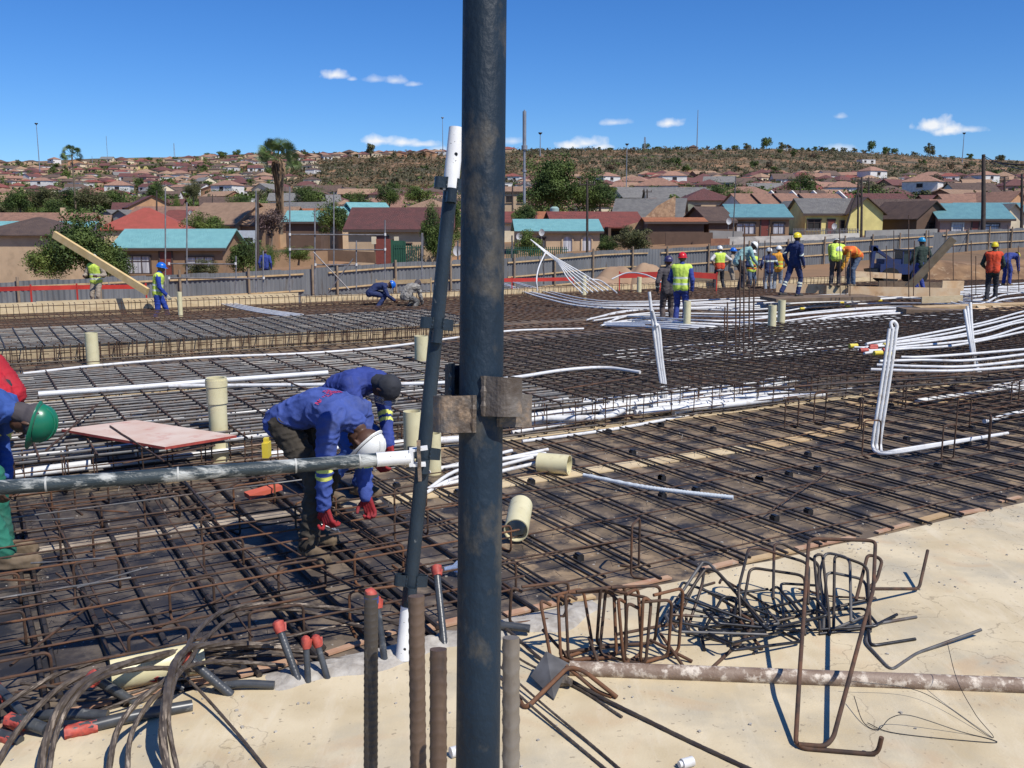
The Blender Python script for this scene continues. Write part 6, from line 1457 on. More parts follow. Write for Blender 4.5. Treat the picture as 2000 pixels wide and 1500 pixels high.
house(407, 112, 7.2, 9, 2.5, 2.4, -.35, W_br, R_tan, 'brown house with a long tan roof, left half', ybase=480, feats=[('win', 1.5, 1.2, 1.6, 1, 'v')]); house(462, 112, 6.5, 9, 2.5, 2.3, -.05, W_br, R_tan, 'brown house with tan roof over the white trailer', ybase=480, feats=[('win', 0, 1.2, 2, 1, 'w')]); house(520, 118, 5.5, 8, 2.4, 2, -.1, W_tan, R_tan, 'tan roofed house just left of the palm skirt', ybase=476)
house(600, 130, 10, 8, 2.4, 1.8, .0, W_or, R_or, 'orange roofed house right of the large palm', ybase=470, feats=[('win', -2, 1.2, 1.4, 1, 'v')])
house(592, 100, 3.6, 5, 2.4, 1.0, 0, W_dk, R_teal, 'small teal roofed shed right of the dark purplish tree', ybase=478); house(705, 105, 4.2, 7, 2.6, 1.4, .5, W_tan, R_teal, 'teal roofed lean to behind the maroon roof', ybase=478); house(735, 106, 4.0, 6, 3.0, 1.5, .5, W_tan, R_teal, 'sloping teal roof with a cream gable edge behind the maroon roof', ybase=478)
house(768, 77, 7.2, 7, 2.75, 1.6, -.03, W_tan, R_mar, 'tan house with a broad maroon roof left of the leaning tube', 'gable', ybase=515, feats=[('door', -.9, .9, 2.1), ('win', 1.0, 1.3, .9, .6, 'v'), ('win', 3.0, 1.2, 1.0, .9, 'c')]); house(840, 84, 3.6, 7, 2.5, 1.6, .05, W_tan, R_mar, 'maroon roofed wing right of the broad maroon roof', ybase=500)
house(792, 150, 10, 6, 3, .3, 0, W_pk, R_tan, 'flat roofed pinkish house above the maroon roof', 'flat', ybase=462)
house(1092, 90, 7.6, 7, 2.15, 1.0, .05, W_tan, R_teal, 'tan house with teal roof and arched windows right of the tall pole', feats=[('arch', .8, .9, .85, 1.5), ('arch', 2.6, .9, .85, 1.5), ('win', -1.9, 1.1, .28, .9, 'v'), ('win', -1.4, 1.1, .28, .9, 'v')], ybase=497)
house(1172, 108, 10, 9, 2.0, 1.7, .12, W_dk, R_red, 'long red roofed house behind the arched window house', ybase=480, feats=[('porch', 2, 3, 2)]); house(1080, 128, 11, 8, 2.3, 1.3, 0, W_crm, R_or, 'orange red roof line behind the teal one', ybase=468); house(1003, 115, 5, 7, 2.5, 1.2, 0, W_crm, R_red, 'red roofed cream house peeping out right of the tall pole', ybase=476)
house(1262, 112, 7.8, 9, 2.9, 2.6, -.25, W_stone, R_grey, 'stone walled house with grey roof', ybase=482, feats=[('win', 2, 1.5, .8, 1, 'v')])
# tall stone side wall with sloping top
P = PT(1228, 438, 98); zb = PT(1228, 492, 98).z; mb = MB(); mb.add([(0, 0, 0), (4.9, 1.5, 0), (4.9, 1.5, 5.6), (3.0, .9, 4.6), (1.2, .4, 3.0), (0, 0, 2.7), (0, .3, 0), (4.9, 1.8, 0), (4.9, 1.8, 5.6), (3.0, 1.2, 4.6), (1.2, .7, 3.0), (0, .3, 2.7)], [(0, 1, 2, 3, 4, 5), (11, 10, 9, 8, 7, 6)]+[(i, (i+1) % 6, (i+1) % 6+6, i+6) for i in range(6)])
tag(mb.obj('stone_wall', W_stone, None, False, (P.x, P.y, zb)), 'tall tan stone wall with a curved sloping top beside the red roof', 'wall')
house(1362, 125, 6, 8, 2.6, 1.9, .1, W_tan, R_grn, 'olive hipped roof house right of the stone wall', 'hip', ybase=468); house(1320, 95, 5.5, 4, 2.0, .35, 0, W_dk, R_or, 'orange tarpaulin lean to in front of the olive roof', ybase=474, cat='lean to'); house(1402, 118, 3, 3, 2.3, .6, 0, W_dk, R_or, 'small orange canopy beside the olive roof', ybase=462, cat='canopy')
house(1486, 98, 5.7, 7, 2.15, 1.25, .0, W_br, R_teald, 'brown house with teal roof and curtained windows above the workers', feats=[('win', -1.5, 1.0, 1.9, 1.1, 'c'), ('door', .4, .75, 1.9), ('win', 1.8, 1.0, 1.2, 1.1, 'c')], ybase=466); house(1408, 97, 2.6, 6, 1.7, 1.3, .25, W_dk, R_brn, 'dark side wing with a sloping roof left of the brown teal roofed house', ybase=464)
house(1488, 128, 7, 7, 2.2, 1.1, .05, W_crm, R_teald, 'cream house with a teal roof up behind the brown one', ybase=452); house(1567, 122, 3.4, 5, 2.8, 1.2, .2, pm('slate_blue_wall', (.10, .12, .15), None, 2, .9), R_grey, 'slate blue gable wall between the teal and the grey roof', 'front', ybase=456)
house(1625, 102, 5.6, 7, 2.6, 1.5, .0, W_yel, R_grey, 'yellow house with grey roof, its porch side', ybase=465, feats=[('win', -1.9, 1.4, 1.4, 1.1, 'v'), ('door', -.1, .7, 1.9), ('win', 1.4, 1.3, 1.0, 1.0, 'v')]); house(1690, 101, 3.6, 7, 2.6, 1.5, .0, W_yel, R_brn, 'bright yellow gable end of the yellow house', 'front', ybase=465)
house(1760, 120, 7, 8, 2.3, 2, -.2, W_tan, R_brn, 'brownish tile roof house right of the yellow gable', ybase=458, feats=[('win', 0, 1.2, 2, .8, 'v')]); house(1790, 135, 10, 8, 2.2, 1.9, 0, W_tan, R_terr, 'terracotta roof behind the brownish tile roof', ybase=448)
for i, x in enumerate((1490, 1532, 1575, 1626)):
  hh_ = house(x, 150, 6.2, 9, 2.5, 2.2, .25, W_wh if i % 2 == 0 else W_crm, R_terr, 'row house with terracotta roof and white side gable, %s' % (nth(i+1)+' from left' if i else 'leftmost'), 'gable', ybase=438)
  mb = MB(); x_ = 3.1+.45; mb.add([(x_, -.6, -1), (x_, 9.6, -1), (x_, 9.6, 2.6), (x_, 4.5, 5.3), (x_, -.6, 2.6)]+[(x_+.25, -.6, -1), (x_+.25, 9.6, -1), (x_+.25, 9.6, 2.6), (x_+.25, 4.5, 5.3), (x_+.25, -.6, 2.6)], [(0, 1, 2, 3, 4), (9, 8, 7, 6, 5)]+[(i_, (i_+1) % 5, (i_+1) % 5+5, i_+5) for i_ in range(5)]); mb.obj('gable_parapet', W_wh, hh_)
house(1905, 98, 6.8, 8, 2.1, 1.5, -.12, W_pk, R_teald, 'pink fronted house with a teal roof at right', ybase=468, feats=[('win', -1.7, 1.0, 1.1, 1.3, 'w'), ('door', .0, .6, 1.9), ('win', 1.5, 1.1, 1.6, 1.0, 'c')]); house(1822, 100, 4.2, 7, 2.0, 1.6, .35, W_dk, R_brn, 'dark brown gable wing left of the pink fronted house', 'front', ybase=463, feats=[('win', 0, 1.0, 1.3, 1.0, 'v')])
house(1978, 104, 2.6, 6, 2.1, 1.3, 0, W_crm, R_grey, 'cream gable at the right edge', 'front', ybase=462); house(1950, 122, 8, 7, 2.2, 1.2, 0, W_crm, R_teald, 'teal roof behind the pink fronted house', ybase=450); house(1930, 150, 12, 8, 2.4, 2.2, .1, W_or, R_terr, 'long terracotta roof at upper right', ybase=438); house(1985, 148, 8, 9, 2.4, 2.6, .5, W_or, R_terr, 'terracotta gable at the right edge', 'front', ybase=440); house(1860, 155, 7, 8, 2.4, 2, .1, W_brick, R_mar, 'maroon roof left of the long terracotta roof', ybase=436)
house(985, 190, 9, 8, 5.5, 1, 0, W_tan, R_tan, 'double storey block right beside the tall pole', ybase=430, feats=[('win', 1, 4, 1.2, 1.2, 'v'), ('win', 3.2, 4, 1.2, 1.2, 'v')])
P = PT(0, 438, 1)
# boundary walls
def wall(x0, y0, x1, y1, t0, t1, h, mat, label, th=.2, name='boundary_wall'):
    a, b = PT(x0, y0, t0), PT(x1, y1, t1); mb = MB(); mb.beam(Vector((0, 0, 0))-Vector((0, 0, h/2)), b-a-Vector((0, 0, h/2)), th, h); tag(mb.obj(name, mat, None, False, a), label, 'wall')
M_wwall = pm('stained_white_wall', (.6, .57, .5), (.42, .4, .36), 1.5, .9, c3=(.25, .22, .19), s3=.8, stretch=(1, 1, 2))
wall(1422, 463, 1545, 460, 88, 88, 1.5, M_wwall, 'stained white boundary wall below the brown teal roofed house'); wall(1546, 460, 1678, 455, 88, 90, 1.2, M_wwall, 'stepped white boundary wall below the yellow house'); wall(1300, 454, 1392, 454, 92, 92, 1.8, W_dk, 'dark boundary wall left of the white one'); wall(1388, 466, 1425, 466, 86, 86, 1.4, W_brick, 'low brick wall piece before the white wall'); wall(1385, 450, 1450, 452, 93, 93, 1.6, W_gr, 'grey block wall behind the brick piece')
wall(530, 493, 640, 490, 70, 72, 1.1, W_br, 'brown boundary wall right of the dark bushes'); wall(640, 488, 735, 492, 72, 70, .8, W_br, 'brown slatted wall at the street corner'); wall(735, 468, 765, 468, 68, 68, 2.2, W_crm, 'cream gate pillar wall before the maroon roofed house'); wall(1690, 450, 1830, 447, 95, 97, 1.1, W_gr, 'grey wall right of the yellow gable'); wall(790, 480, 860, 482, 68, 68, 1.8, W_tan, 'tan garden wall beside the maroon gate')
a = PT(1165, 492, 72)
# green palisade fences
def palisade(x0, x1, y, t, h, label, mat):
    a, b = PT(x0, y, t), PT(x1, y, t); root = empty('palisade_fence', a-Vector((0, 0, h)), label, 'fence'); o = root.location; n = int((b-a).length/.14); mb = MB()
    for i in range(n): p = a.lerp(b, i/n)-o; mb.beam(p-Vector((0, 0, h)), p, .06, .03, up=(0, 1, 0))
    mb.obj('pale', mat, root); mb = MB()
    for z in (.2, h-.25): mb.beam(a-o-Vector((0, 0, z)), b-o-Vector((0, 0, z)), .04, .05)
    mb.obj('rail', mat, root)
M_grnp = pm('green_paint', (.02, .09, .05), None, 4, .6)
palisade(990, 1110, 482, 70, 1.5, 'green palisade fence below the arched window house', M_grnp); palisade(770, 830, 478, 66, 1.9, 'green palisade fence before the maroon roofed house', M_grnp); palisade(1550, 1680, 446, 92, .9, 'thin railing before the yellow house', M_sc)
mb = MB(); a = PT(765, 470, 66); mb.box((0, 0, -.85), (.12, .1, 1.9)); mb.box((.9, 0, -.9), (.1, .1, 1.7)); mb.box((.45, 0, -.75), (.8, .04, 1.5)); tag(mb.obj('garden_gate', M_grnp, None, False, a), 'green garden gate post before the maroon roofed house', 'gate')
a = PT(742, 478, 67); root = empty('garage_gate', a, 'maroon garage gate between cream pillars', 'gate'); mb = MB(); mb.box((.35, 0, -.7), (1.3, .06, 2.2)); mb.obj('gate_panel', M_door, root); mb = MB(); [mb.box((x, -.03, .3), (.3, .3, .5)) for x in (-.4, 1.15)]; mb.obj('pillar', W_crm, root)
a = PT(474, 466, 104); root = empty('trailer', a, 'white box trailer parked before the tan roofed house', 'trailer'); mb = MB(); mb.box((0, 0, .2), (3.0, 1.6, 1.3)); mb.obj('box', pm('trailer_white', (.5, .55, .6), None, 3, .5), root); mb = MB(); mb.box((0, -.82, -.1), (2.6, .04, .4)); mb.obj('vent', M_void, root)
for x in (-.8, .8): mb = MB(); mb.tube([(x, -.85, -.6), (x, -.65, -.6)], .3, 14); mb.obj('wheel', M_tyre, root, True)
a = PT(1083, 402, 118); root = empty('water_tank', a, 'pale green water tank standing on the red roofs', 'tank'); mb = MB(); mb.tube([(0, 0, -1), (0, 0, -.3), (0, 0, -.1)], [.55, .55, .3], 16); mb.obj('tank', pm('tank_green', (.3, .42, .38), None, 4, .6), root, True); mb = MB(); mb.box((0, 0, -1.3), (1.3, 1.0, .6)); mb.obj('stand', M_sc, root)
# satellite dishes
rl = []
for (x, y, t) in [(1058, 454, 88), (1424, 432, 94), (372, 416, 116), (1014, 462, 86), (1630, 442, 96), (893, 490, 60)]:
    a = PT(x, y, t); root = empty('satellite_dish', a, 'small pale satellite dish on a house wall', 'satellite dish', 'satellite dishes on the houses'); mb = MB()
    n = 16; vs = [(0, .12, 0)]+[(math.cos(2*math.pi*k/n)*.26*s, .12-.08*s*s, math.sin(2*math.pi*k/n)*.32*s) for s in (.5, 1) for k in range(n)]; fs = [(0, 1+k, 1+(k+1) % n) for k in range(n)]+[(1+k, 1+(k+1) % n, 1+n+(k+1) % n, 1+n+k) for k in range(n)]
    mb.add(vs, fs); mb.obj('dish', pm('dish_grey', (.5, .5, .5), None, 3, .5), root, True); mb = MB(); mb.tube([(0, .1, 0), (0, .3, -.1), (0, .3, -1.0)], .03, 6); mb.obj('mast', M_sc, root); rl.append(root)
order_labels(rl, 'of the dishes')

# ================================================================== FAR TOWN
def far_proto(wall, roof, kind, two=False):
    w, d, e, r = rnd.uniform(8, 12), rnd.uniform(7, 9), (5.0 if two else 2.7), rnd.uniform(1.4, 2.2)
    HOUSES_n = len(HOUSES)
    rt = house(-3000, 200, w, d, e, r, 0, wall, roof, 'x', kind, feats=[('win', -w*.27, 1.4, 1.5, 1.2, 'v'), ('win', w*.25, 1.4, 1.8, 1.2, 'v')]+([('win', 0, 3.9, 1.6, 1.1, 'v')] if two else []), front=False)
    return rt
WN = {W_tan: 'tan', W_crm: 'cream', W_wh: 'white', W_yel: 'yellow', W_pk: 'pink', W_or: 'orange', W_brick: 'brick', W_br: 'brown'}
RN = {R_terr: 'terracotta', R_red: 'red', R_mar: 'maroon', R_brn: 'dark brown', R_tan: 'tan', R_grey: 'grey', R_or: 'orange', R_wh: 'pale flat', R_bri: 'bright red'}
combos = [(W_tan, R_mar, 'hip'), (W_crm, R_terr, 'hip'), (W_wh, R_brn, 'gable'), (W_pk, R_mar, 'hip'), (W_or, R_terr, 'front'), (W_brick, R_tan, 'gable'), (W_tan, R_red, 'hip'), (W_br, R_mar, 'gable'), (W_crm, R_tan, 'hip'), (W_wh, R_terr, 'hip'), (W_br, R_brn, 'hip'), (W_pk, R_terr, 'gable'), (W_yel, R_brn, 'hip'), (W_wh, R_wh, 'flat'), (W_tan, R_terr, 'gable'), (W_or, R_red, 'hip'), (W_wh, R_mar, 'gable'), (W_crm, R_grey, 'gable')]
protos = []
for i, (w_, r_, k_) in enumerate(combos): protos.append((far_proto(w_, r_, k_, i in (9,)), w_, r_, k_))
placed = []; fars = []
def zone(px, py):
    return 'at far left' if px < 330 else 'left of palm' if px < 540 else 'right of palm' if px < 940 else 'by the big tree' if px < 1240 else 'by the bare hill' if px < 1620 else 'at far right'
def try_far(px, y, forced=None):
    X = (px-1000)/F*y/1.0134*1.0
    p = Vector((X, y, terr(X, y)))
    for q in placed:
        if abs(q.x-p.x) < 9.0 and abs(q.y-p.y) < 11: return False
    placed.append(p)
    k = rnd.choices(range(len(protos)), weights=[5, 3, 3, 3, 1.5, 3, 2, 3, 3, 2, 5, 2, .8, 3, 3, 1, 2, 3])[0] if forced is None else forced
    pr, w_, r_, kk = protos[k]
    o = copy_tree(pr); o.location = p-Vector((0, 0, .1)); o.rotation_euler = (0, 0, rnd.choice([0, .15, -.2, .5, -.6, 1.2])+rnd.gauss(0, .1)); s = rnd.uniform(.85, 1.2); o.scale = (s, s, s)
    _, py, _ = proj(p); hgt_ = 'high slope' if y > 480 else 'low slope'
    o['label'] = '%s walled house with %s roof, %s %s' % (WN[w_], RN[r_], hgt_, zone(px, py)); o['group'] = 'houses on the distant hillside'; fars.append(o); return True
cnt = 0; tries = 0
while cnt < 265 and tries < 9000:
    tries += 1; px = rnd.uniform(-60, 2060)
    if px < 560: y = rnd.choice([rnd.uniform(215, 900), rnd.uniform(400, 900)])
    elif px < 940: y = rnd.choice([rnd.uniform(175, 400), rnd.uniform(175, 400), rnd.uniform(810, 890)])
    elif px < 1240: y = rnd.uniform(190, 460)
    else: y = rnd.choice([rnd.uniform(175, 340), rnd.uniform(300, 520)])
    if px < 260 and 180 < y < 260: continue
    if try_far(px, y): cnt += 1
for px, y, k in [(870, 400, 9), (640, 300, 13), (880, 420, 13), (900, 320, 13), (1505, 345, 9), (1540, 340, 13), (1575, 345, 13), (1670, 330, 13), (700, 860, 8), (760, 870, 0), (820, 865, 1), (660, 850, 8), (1358, 880, 10), (1540, 860, 13), (1690, 700, 13), (1845, 310, 14), (1600, 300, 0), (1545, 310, 1), (430, 300, 13)]: try_far(px, y, k)
order_labels(fars, 'of these')
for pr in protos:
    def rm(o):
        for c in list(o.children): rm(c)
        bpy.data.objects.remove(o)
    HOUSES[:] = [h for h in HOUSES if h[0] != pr[0]]; rm(pr[0])

# the farthest, tiniest houses of the left slope and the skyline, one mass
mb = MB(); r = random.Random(21); n = 0; t_ = 0
while n < 330 and t_ < 9000:
    t_ += 1; px = r.uniform(-60, 2060)
    y = r.uniform(430, 905) if px < 620 else r.uniform(830, 890) if px < 1000 else r.uniform(380, 540) if px > 1250 else r.uniform(330, 480)
    X = (px-1000)/F*y/1.0134; p = Vector((X, y, terr(X, y)-.3))
    if any(abs(q.x-p.x) < 8 and abs(q.y-p.y) < 9 for q in placed): continue
    placed.append(p); n += 1; w, d, e, h = r.uniform(7, 11), r.uniform(6, 8), 2.7, r.uniform(1.1, 1.9); M_ = Matrix.Rotation(r.choice([0, .3, -.3, 1.4])+r.gauss(0, .1), 3, 'Z')
    V = [p+M_@Vector(v) for v in [(-w/2, -d/2, -1), (w/2, -d/2, -1), (w/2, d/2, -1), (-w/2, d/2, -1), (-w/2, -d/2, e), (w/2, -d/2, e), (w/2, d/2, e), (-w/2, d/2, e)]]
    mb.add(V, [(0, 1, 5, 4), (1, 2, 6, 5), (2, 3, 7, 6), (3, 0, 4, 7)], r.choice((0, 0, 1, 2))); o = .3
    V = [p+M_@Vector(v) for v in [(-w/2-o, -d/2-o, e), (w/2+o, -d/2-o, e), (w/2+o, d/2+o, e), (-w/2-o, d/2+o, e), (-w/2+d/2, 0, e+h), (w/2-d/2, 0, e+h)]]
    mb.add(V, [(0, 1, 5, 4), (1, 2, 5), (2, 3, 4, 5), (3, 0, 4)], r.choice((3, 4, 4, 5, 5, 6, 8)))
    for x_ in (-w*.25, w*.2): mb.add([p+M_@Vector(v) for v in [(x_-.6, -d/2-.04, .8), (x_+.6, -d/2-.04, .8), (x_+.6, -d/2-.04, 2), (x_-.6, -d/2-.04, 2)]], [(0, 1, 2, 3)], 7)
o = mb.obj('distant_houses', [W_tan, W_crm, W_wh, R_terr, R_mar, R_brn, R_red, M_void, R_tan]); tag(o, 'mass of the tiniest red and brown roofed houses covering the far slopes', 'houses', None, 'stuff')
# ================================================================== TREES
def leafm(n, c1, c2, c3): 
    m = pm(n, c1, c2, 1.3, .65, c3=c3, s3=.6, coords='obj', t3=(.45, .6), spec=.25)
    return m
L_dk = leafm('dark_green_leaves', (.032, .055, .014), (.065, .10, .022), (.11, .15, .035)); L_md = leafm('mid_green_leaves', (.05, .08, .016), (.10, .15, .03), (.15, .19, .045)); L_ol = leafm('olive_leaves', (.06, .07, .025), (.10, .10, .04), (.13, .125, .06)); L_dry = leafm('brownish_leaves', (.11, .075, .045), (.16, .11, .07), (.08, .075, .035)); L_pk = leafm('dusky_twigs', (.10, .06, .055), (.15, .10, .09), (.07, .05, .04))
M_bark = pm('bark', (.12, .09, .065), (.2, .155, .11), 5, .95, coords='obj')
def crown_mesh(name, mat, nleaf, nclump, leaf, seed, flat=.8, dens=.35):
    """crown of unit radius: leaf faces gathered round many clump centres, gaps between"""
    r = random.Random(seed); mb = MB(); cl = []
    for i in range(nclump):
        while True:
            v = Vector((r.uniform(-1, 1), r.uniform(-1, 1), r.uniform(-1, 1)))
            if .25 < v.length < 1: break
        v = v*(.45+.45*r.random()); cl.append((Vector((v.x, v.y, v.z*flat)), r.uniform(.20, .42)))
    for i in range(nleaf):
        c, rad = r.choice(cl); d = Vector((r.gauss(0, 1), r.gauss(0, 1), r.gauss(0, 1)+.25)).normalized(); p = c+Vector((d.x, d.y, d.z*.8))*rad*(r.random()**dens)
        n = (d+Vector((r.gauss(0, .6), r.gauss(0, .6), r.gauss(0, .6)))).normalized(); a = n.orthogonal().normalized(); a = Matrix.Rotation(r.random()*6.28, 3, n) @ a; b = n.cross(a); s = leaf*r.uniform(.6, 1.3)
        k = len(mb.v); mb.v += [tuple(p+a*s), tuple(p+b*s*.55), tuple(p-a*s), tuple(p-b*s*.55)]; mb.f.append((k, k+1, k+2, k+3)); mb.mi.append(0)
    me = bpy.data.meshes.new(name); me.from_pydata(mb.v, [], mb.f); me.materials.append(mat); return me
def trunk_mesh(name, seed, h=1.0, r0=.05, forks=5):
    r = random.Random(seed); mb = MB(); top = Vector((r.uniform(-.06, .06), r.uniform(-.06, .06), h*.45))
    mb.tube([Vector((0, 0, -.15)), top*.5+Vector((.02, 0, 0)), top], [r0*1.3, r0, r0*.8], 8)
    for k in range(forks):
        a = 6.28*k/forks+r.random(); e = top+Vector((math.cos(a)*.42, math.sin(a)*.42, h*r.uniform(.25, .5))); m = top.lerp(e, .5)+Vector((0, 0, .05)); mb.tube([top, m, e], [r0*.6, r0*.4, r0*.15], 6)
        for j in range(2): q = e+Vector((r.uniform(-.25, .25), r.uniform(-.25, .25), r.uniform(0, .3))); mb.tube([m, e.lerp(q, .5), q], [r0*.3, r0*.2, r0*.08], 5)
    return mb.mesh(name, M_bark, True)
TR = [trunk_mesh('trunk', i) for i in range(3)]
CRN = {('near', k, i): crown_mesh('crown', m, 8000, 34, .034, 10*i+j, .8) for j, (k, m) in enumerate((('dk', L_dk), ('md', L_md), ('ol', L_ol))) for i in range(2)}
CRF = {(k, i): crown_mesh('crown', m, 1000, 14, .085, 50+10*i+j, .75) for j, (k, m) in enumerate((('dk', L_dk), ('md', L_md), ('ol', L_ol), ('dry', L_dry))) for i in range(4)}
def tree(px, t, top, wpx, kind, label, near=True, base=None, squash=None, group=None, low=.25):
    """top: pixel row of the crown's top, wpx: crown width in pixels; base: row of the ground"""
    P = PT(px, HOR, t); zb = terr(P.x, P.y) if base is None else PT(px, base, t).z; ztop = PT(px, top, t).z; h = max(.8, ztop-zb); w = wpx*t/F
    root = empty('tree', (P.x, P.y, zb), label, 'tree', group)
    ch = h*(1-low)
    c = bpy.data.objects.new('crown', rnd.choice([v for k, v in (CRN if near else CRF).items() if (k[1] if near else k[0]) == kind])); C.objects.link(c); c.parent = root
    c.location = (0, 0, h-ch/2); c.scale = (w/1.75, w/1.75, ch/1.5); c.rotation_euler = (0, 0, rnd.random()*6.28)
    tr = bpy.data.objects.new('trunk', rnd.choice(TR)); C.objects.link(tr); tr.parent = root; tr.scale = (w*.55, w*.55, h*.75)
    return root
def add_crown(root, dx, z, w, h, kind, dy=0):
    c = bpy.data.objects.new('crown', rnd.choice([v for k, v in CRN.items() if k[1] == kind])); C.objects.link(c); c.parent = root; c.location = (dx, dy, z); c.scale = (w/1.75, w/1.75, h/1.5); c.rotation_euler = (0, 0, rnd.random()*6.28)
r_ = tree(160, 62, 412, 150, 'dk', 'large rounded dark green tree before the left teal roof', base=560, low=.12); add_crown(r_, -1.9, 1.6, 3.6, 2.4, 'md', -.8); add_crown(r_, .3, 2.2, 4.4, 3.4, 'dk', -.6); add_crown(r_, 1.4, 1.4, 3.4, 2.6, 'dk')
tree(405, 95, 413, 86, 'md', 'bright green tree between the red roof and the tan roofs', base=478, low=.05); tree(650, 92, 394, 80, 'dk', 'rounded green tree left of the maroon roof', base=470, low=.08)
tree(478, 66, 464, 78, 'dk', 'dark bushy tree right of the left teal roofed house', base=545, low=.0); tree(520, 60, 478, 40, 'md', 'green bush beside the dark bushy tree', base=540, low=.0); tree(580, 68, 480, 66, 'md', 'low green bush on the street corner', base=515, low=0); tree(390, 58, 505, 80, 'ol', 'low olive bush under the window of the left teal roofed house', base=545, low=0)
tree(528, 78, 405, 72, 'ol', 'reddish brown almost leafless tree beside the palm', base=480, low=.2).children[0].data = crown_mesh('crown', L_pk, 2600, 26, .05, 5, .8)
r_ = tree(1078, 165, 297, 108, 'dk', 'very large dark tree right of the tall pole', base=415, low=.02); add_crown(r_, 5.5, 3.0, 9, 7, 'dk'); add_crown(r_, -1, 3.5, 9.5, 7.5, 'dk', -2)
tree(1170, 160, 352, 80, 'dk', 'big dark tree to the right of the very large one', base=415, low=.0); tree(1238, 78, 438, 88, 'ol', 'bushy tree in front of the stone wall', base=500, low=0); tree(1190, 80, 462, 50, 'dk', 'dark bush left of the bushy tree at the stone wall', base=500, low=0)
r_ = tree(850, 66, 402, 62, 'dk', 'tall dark tree half hidden behind the leaning tube', base=512, low=.02); add_crown(r_, .3, 1.3, 2.6, 2.4, 'md'); tree(1035, 80, 447, 66, 'md', 'green bush with white conduits in front, right of the tall pole', base=505, low=0); tree(1022, 98, 398, 60, 'dk', 'dark bush above the teal roof right of the tall pole', base=440, low=0); tree(885, 88, 380, 44, 'dk', 'dark tree right behind the leaning tube top', base=480, low=0)
for i, (x, top, w) in enumerate([(40, 368, 70), (90, 362, 80), (140, 366, 70), (185, 364, 74), (228, 368, 60), (20, 392, 70), (120, 392, 90), (200, 396, 80)]): tree(x, 205+5*(i % 3), top, w, 'ol' if i % 2 else 'dk', 'dark tree in the wood belt at left, %s along' % nth(i+1), base=top+52, low=0, group='wood belt at left')
for x, t, top, w, k, b, l in [(1400, 190, 362, 60, 'dk', 410, 'dark tree left of the white gabled row'), (1440, 195, 366, 50, 'dk', 408, 'smaller dark tree by the white gabled row'), (1560, 250, 340, 66, 'dk', 392, 'dark tree behind the white gabled row'), (1835, 150, 400, 60, 'dk', 440, 'dark bushy tree between terracotta roofs at right'), (1800, 130, 424, 40, 'ol', 450, 'small tree before the teal roof at right'), (1270, 240, 362, 50, 'md', 404, 'green tree above the stone house'), (310, 240, 352, 44, 'dk', 400, 'dark tree on the lower slope at left'), (380, 260, 348, 40, 'ol', 395, 'olive tree on the lower slope at left'), (760, 190, 362, 60, 'dk', 405, 'dark tree above the maroon roof'), (700, 180, 378, 50, 'dk', 415, 'dark tree above the teal lean to'), (820, 240, 362, 66, 'md', 400, 'green tree left of the white spigot'), (600, 210, 362, 60, 'dk', 412, 'dark tree right of the palm skirt'), (1700, 240, 352, 60, 'ol', 396, 'olive tree behind the utility poles'), (470, 180, 378, 54, 'dk', 420, 'dark tree left of the palm'), (345, 160, 386, 30, 'md', 428, 'small green tree behind the orange gable'), (1230, 150, 400, 40, 'ol', 430, 'small olive tree behind the stone wall'), (1905, 200, 380, 50, 'dk', 410, 'dark tree above the long terracotta roof')]:
    tree(x, t, top, w, k, l, base=b, low=0)
# hill and town trees
rl = []; n = 0; kinds = ['dk', 'ol', 'dk', 'ol', 'dry', 'dry']
while n < 300:
    px = rnd.uniform(-60, 2060); y = 190+720*rnd.random()**.75
    hill = px > 560 and y > 360
    if hill and mnoise.noise(Vector(((px-1000)/F*y*.014, y*.014, 4))) < -.05: continue
    X = (px-1000)/F*y/1.0134; z = terr(X, y); ww = rnd.uniform(3.5, 8.5) if not hill else rnd.uniform(3.5, 8); h = ww*rnd.uniform(.55, .85)
    k = rnd.choice(kinds if hill else ['dk', 'dk', 'md', 'ol']); root = empty('tree', (X, y, z-.2), '', 'tree', 'trees scattered on the far hill')
    c = bpy.data.objects.new('crown', CRF[(k, rnd.randrange(4))]); C.objects.link(c); c.parent = root; c.location = (0, 0, h*.5); c.scale = (ww/1.75, ww/1.75, h/1.4); c.rotation_euler = (0, 0, rnd.random()*6.28)
    tr = bpy.data.objects.new('trunk', rnd.choice(TR)); C.objects.link(tr); tr.parent = root; tr.scale = (ww*.4, ww*.4, h*.8)
    root['label'] = '%s tree %s, %s' % ({'dk': 'dark green', 'md': 'mid green', 'ol': 'olive green', 'dry': 'dry brownish'}[k], 'on the bushy hillside' if hill else 'among distant houses', zone(px, 0)); rl.append(root); n += 1
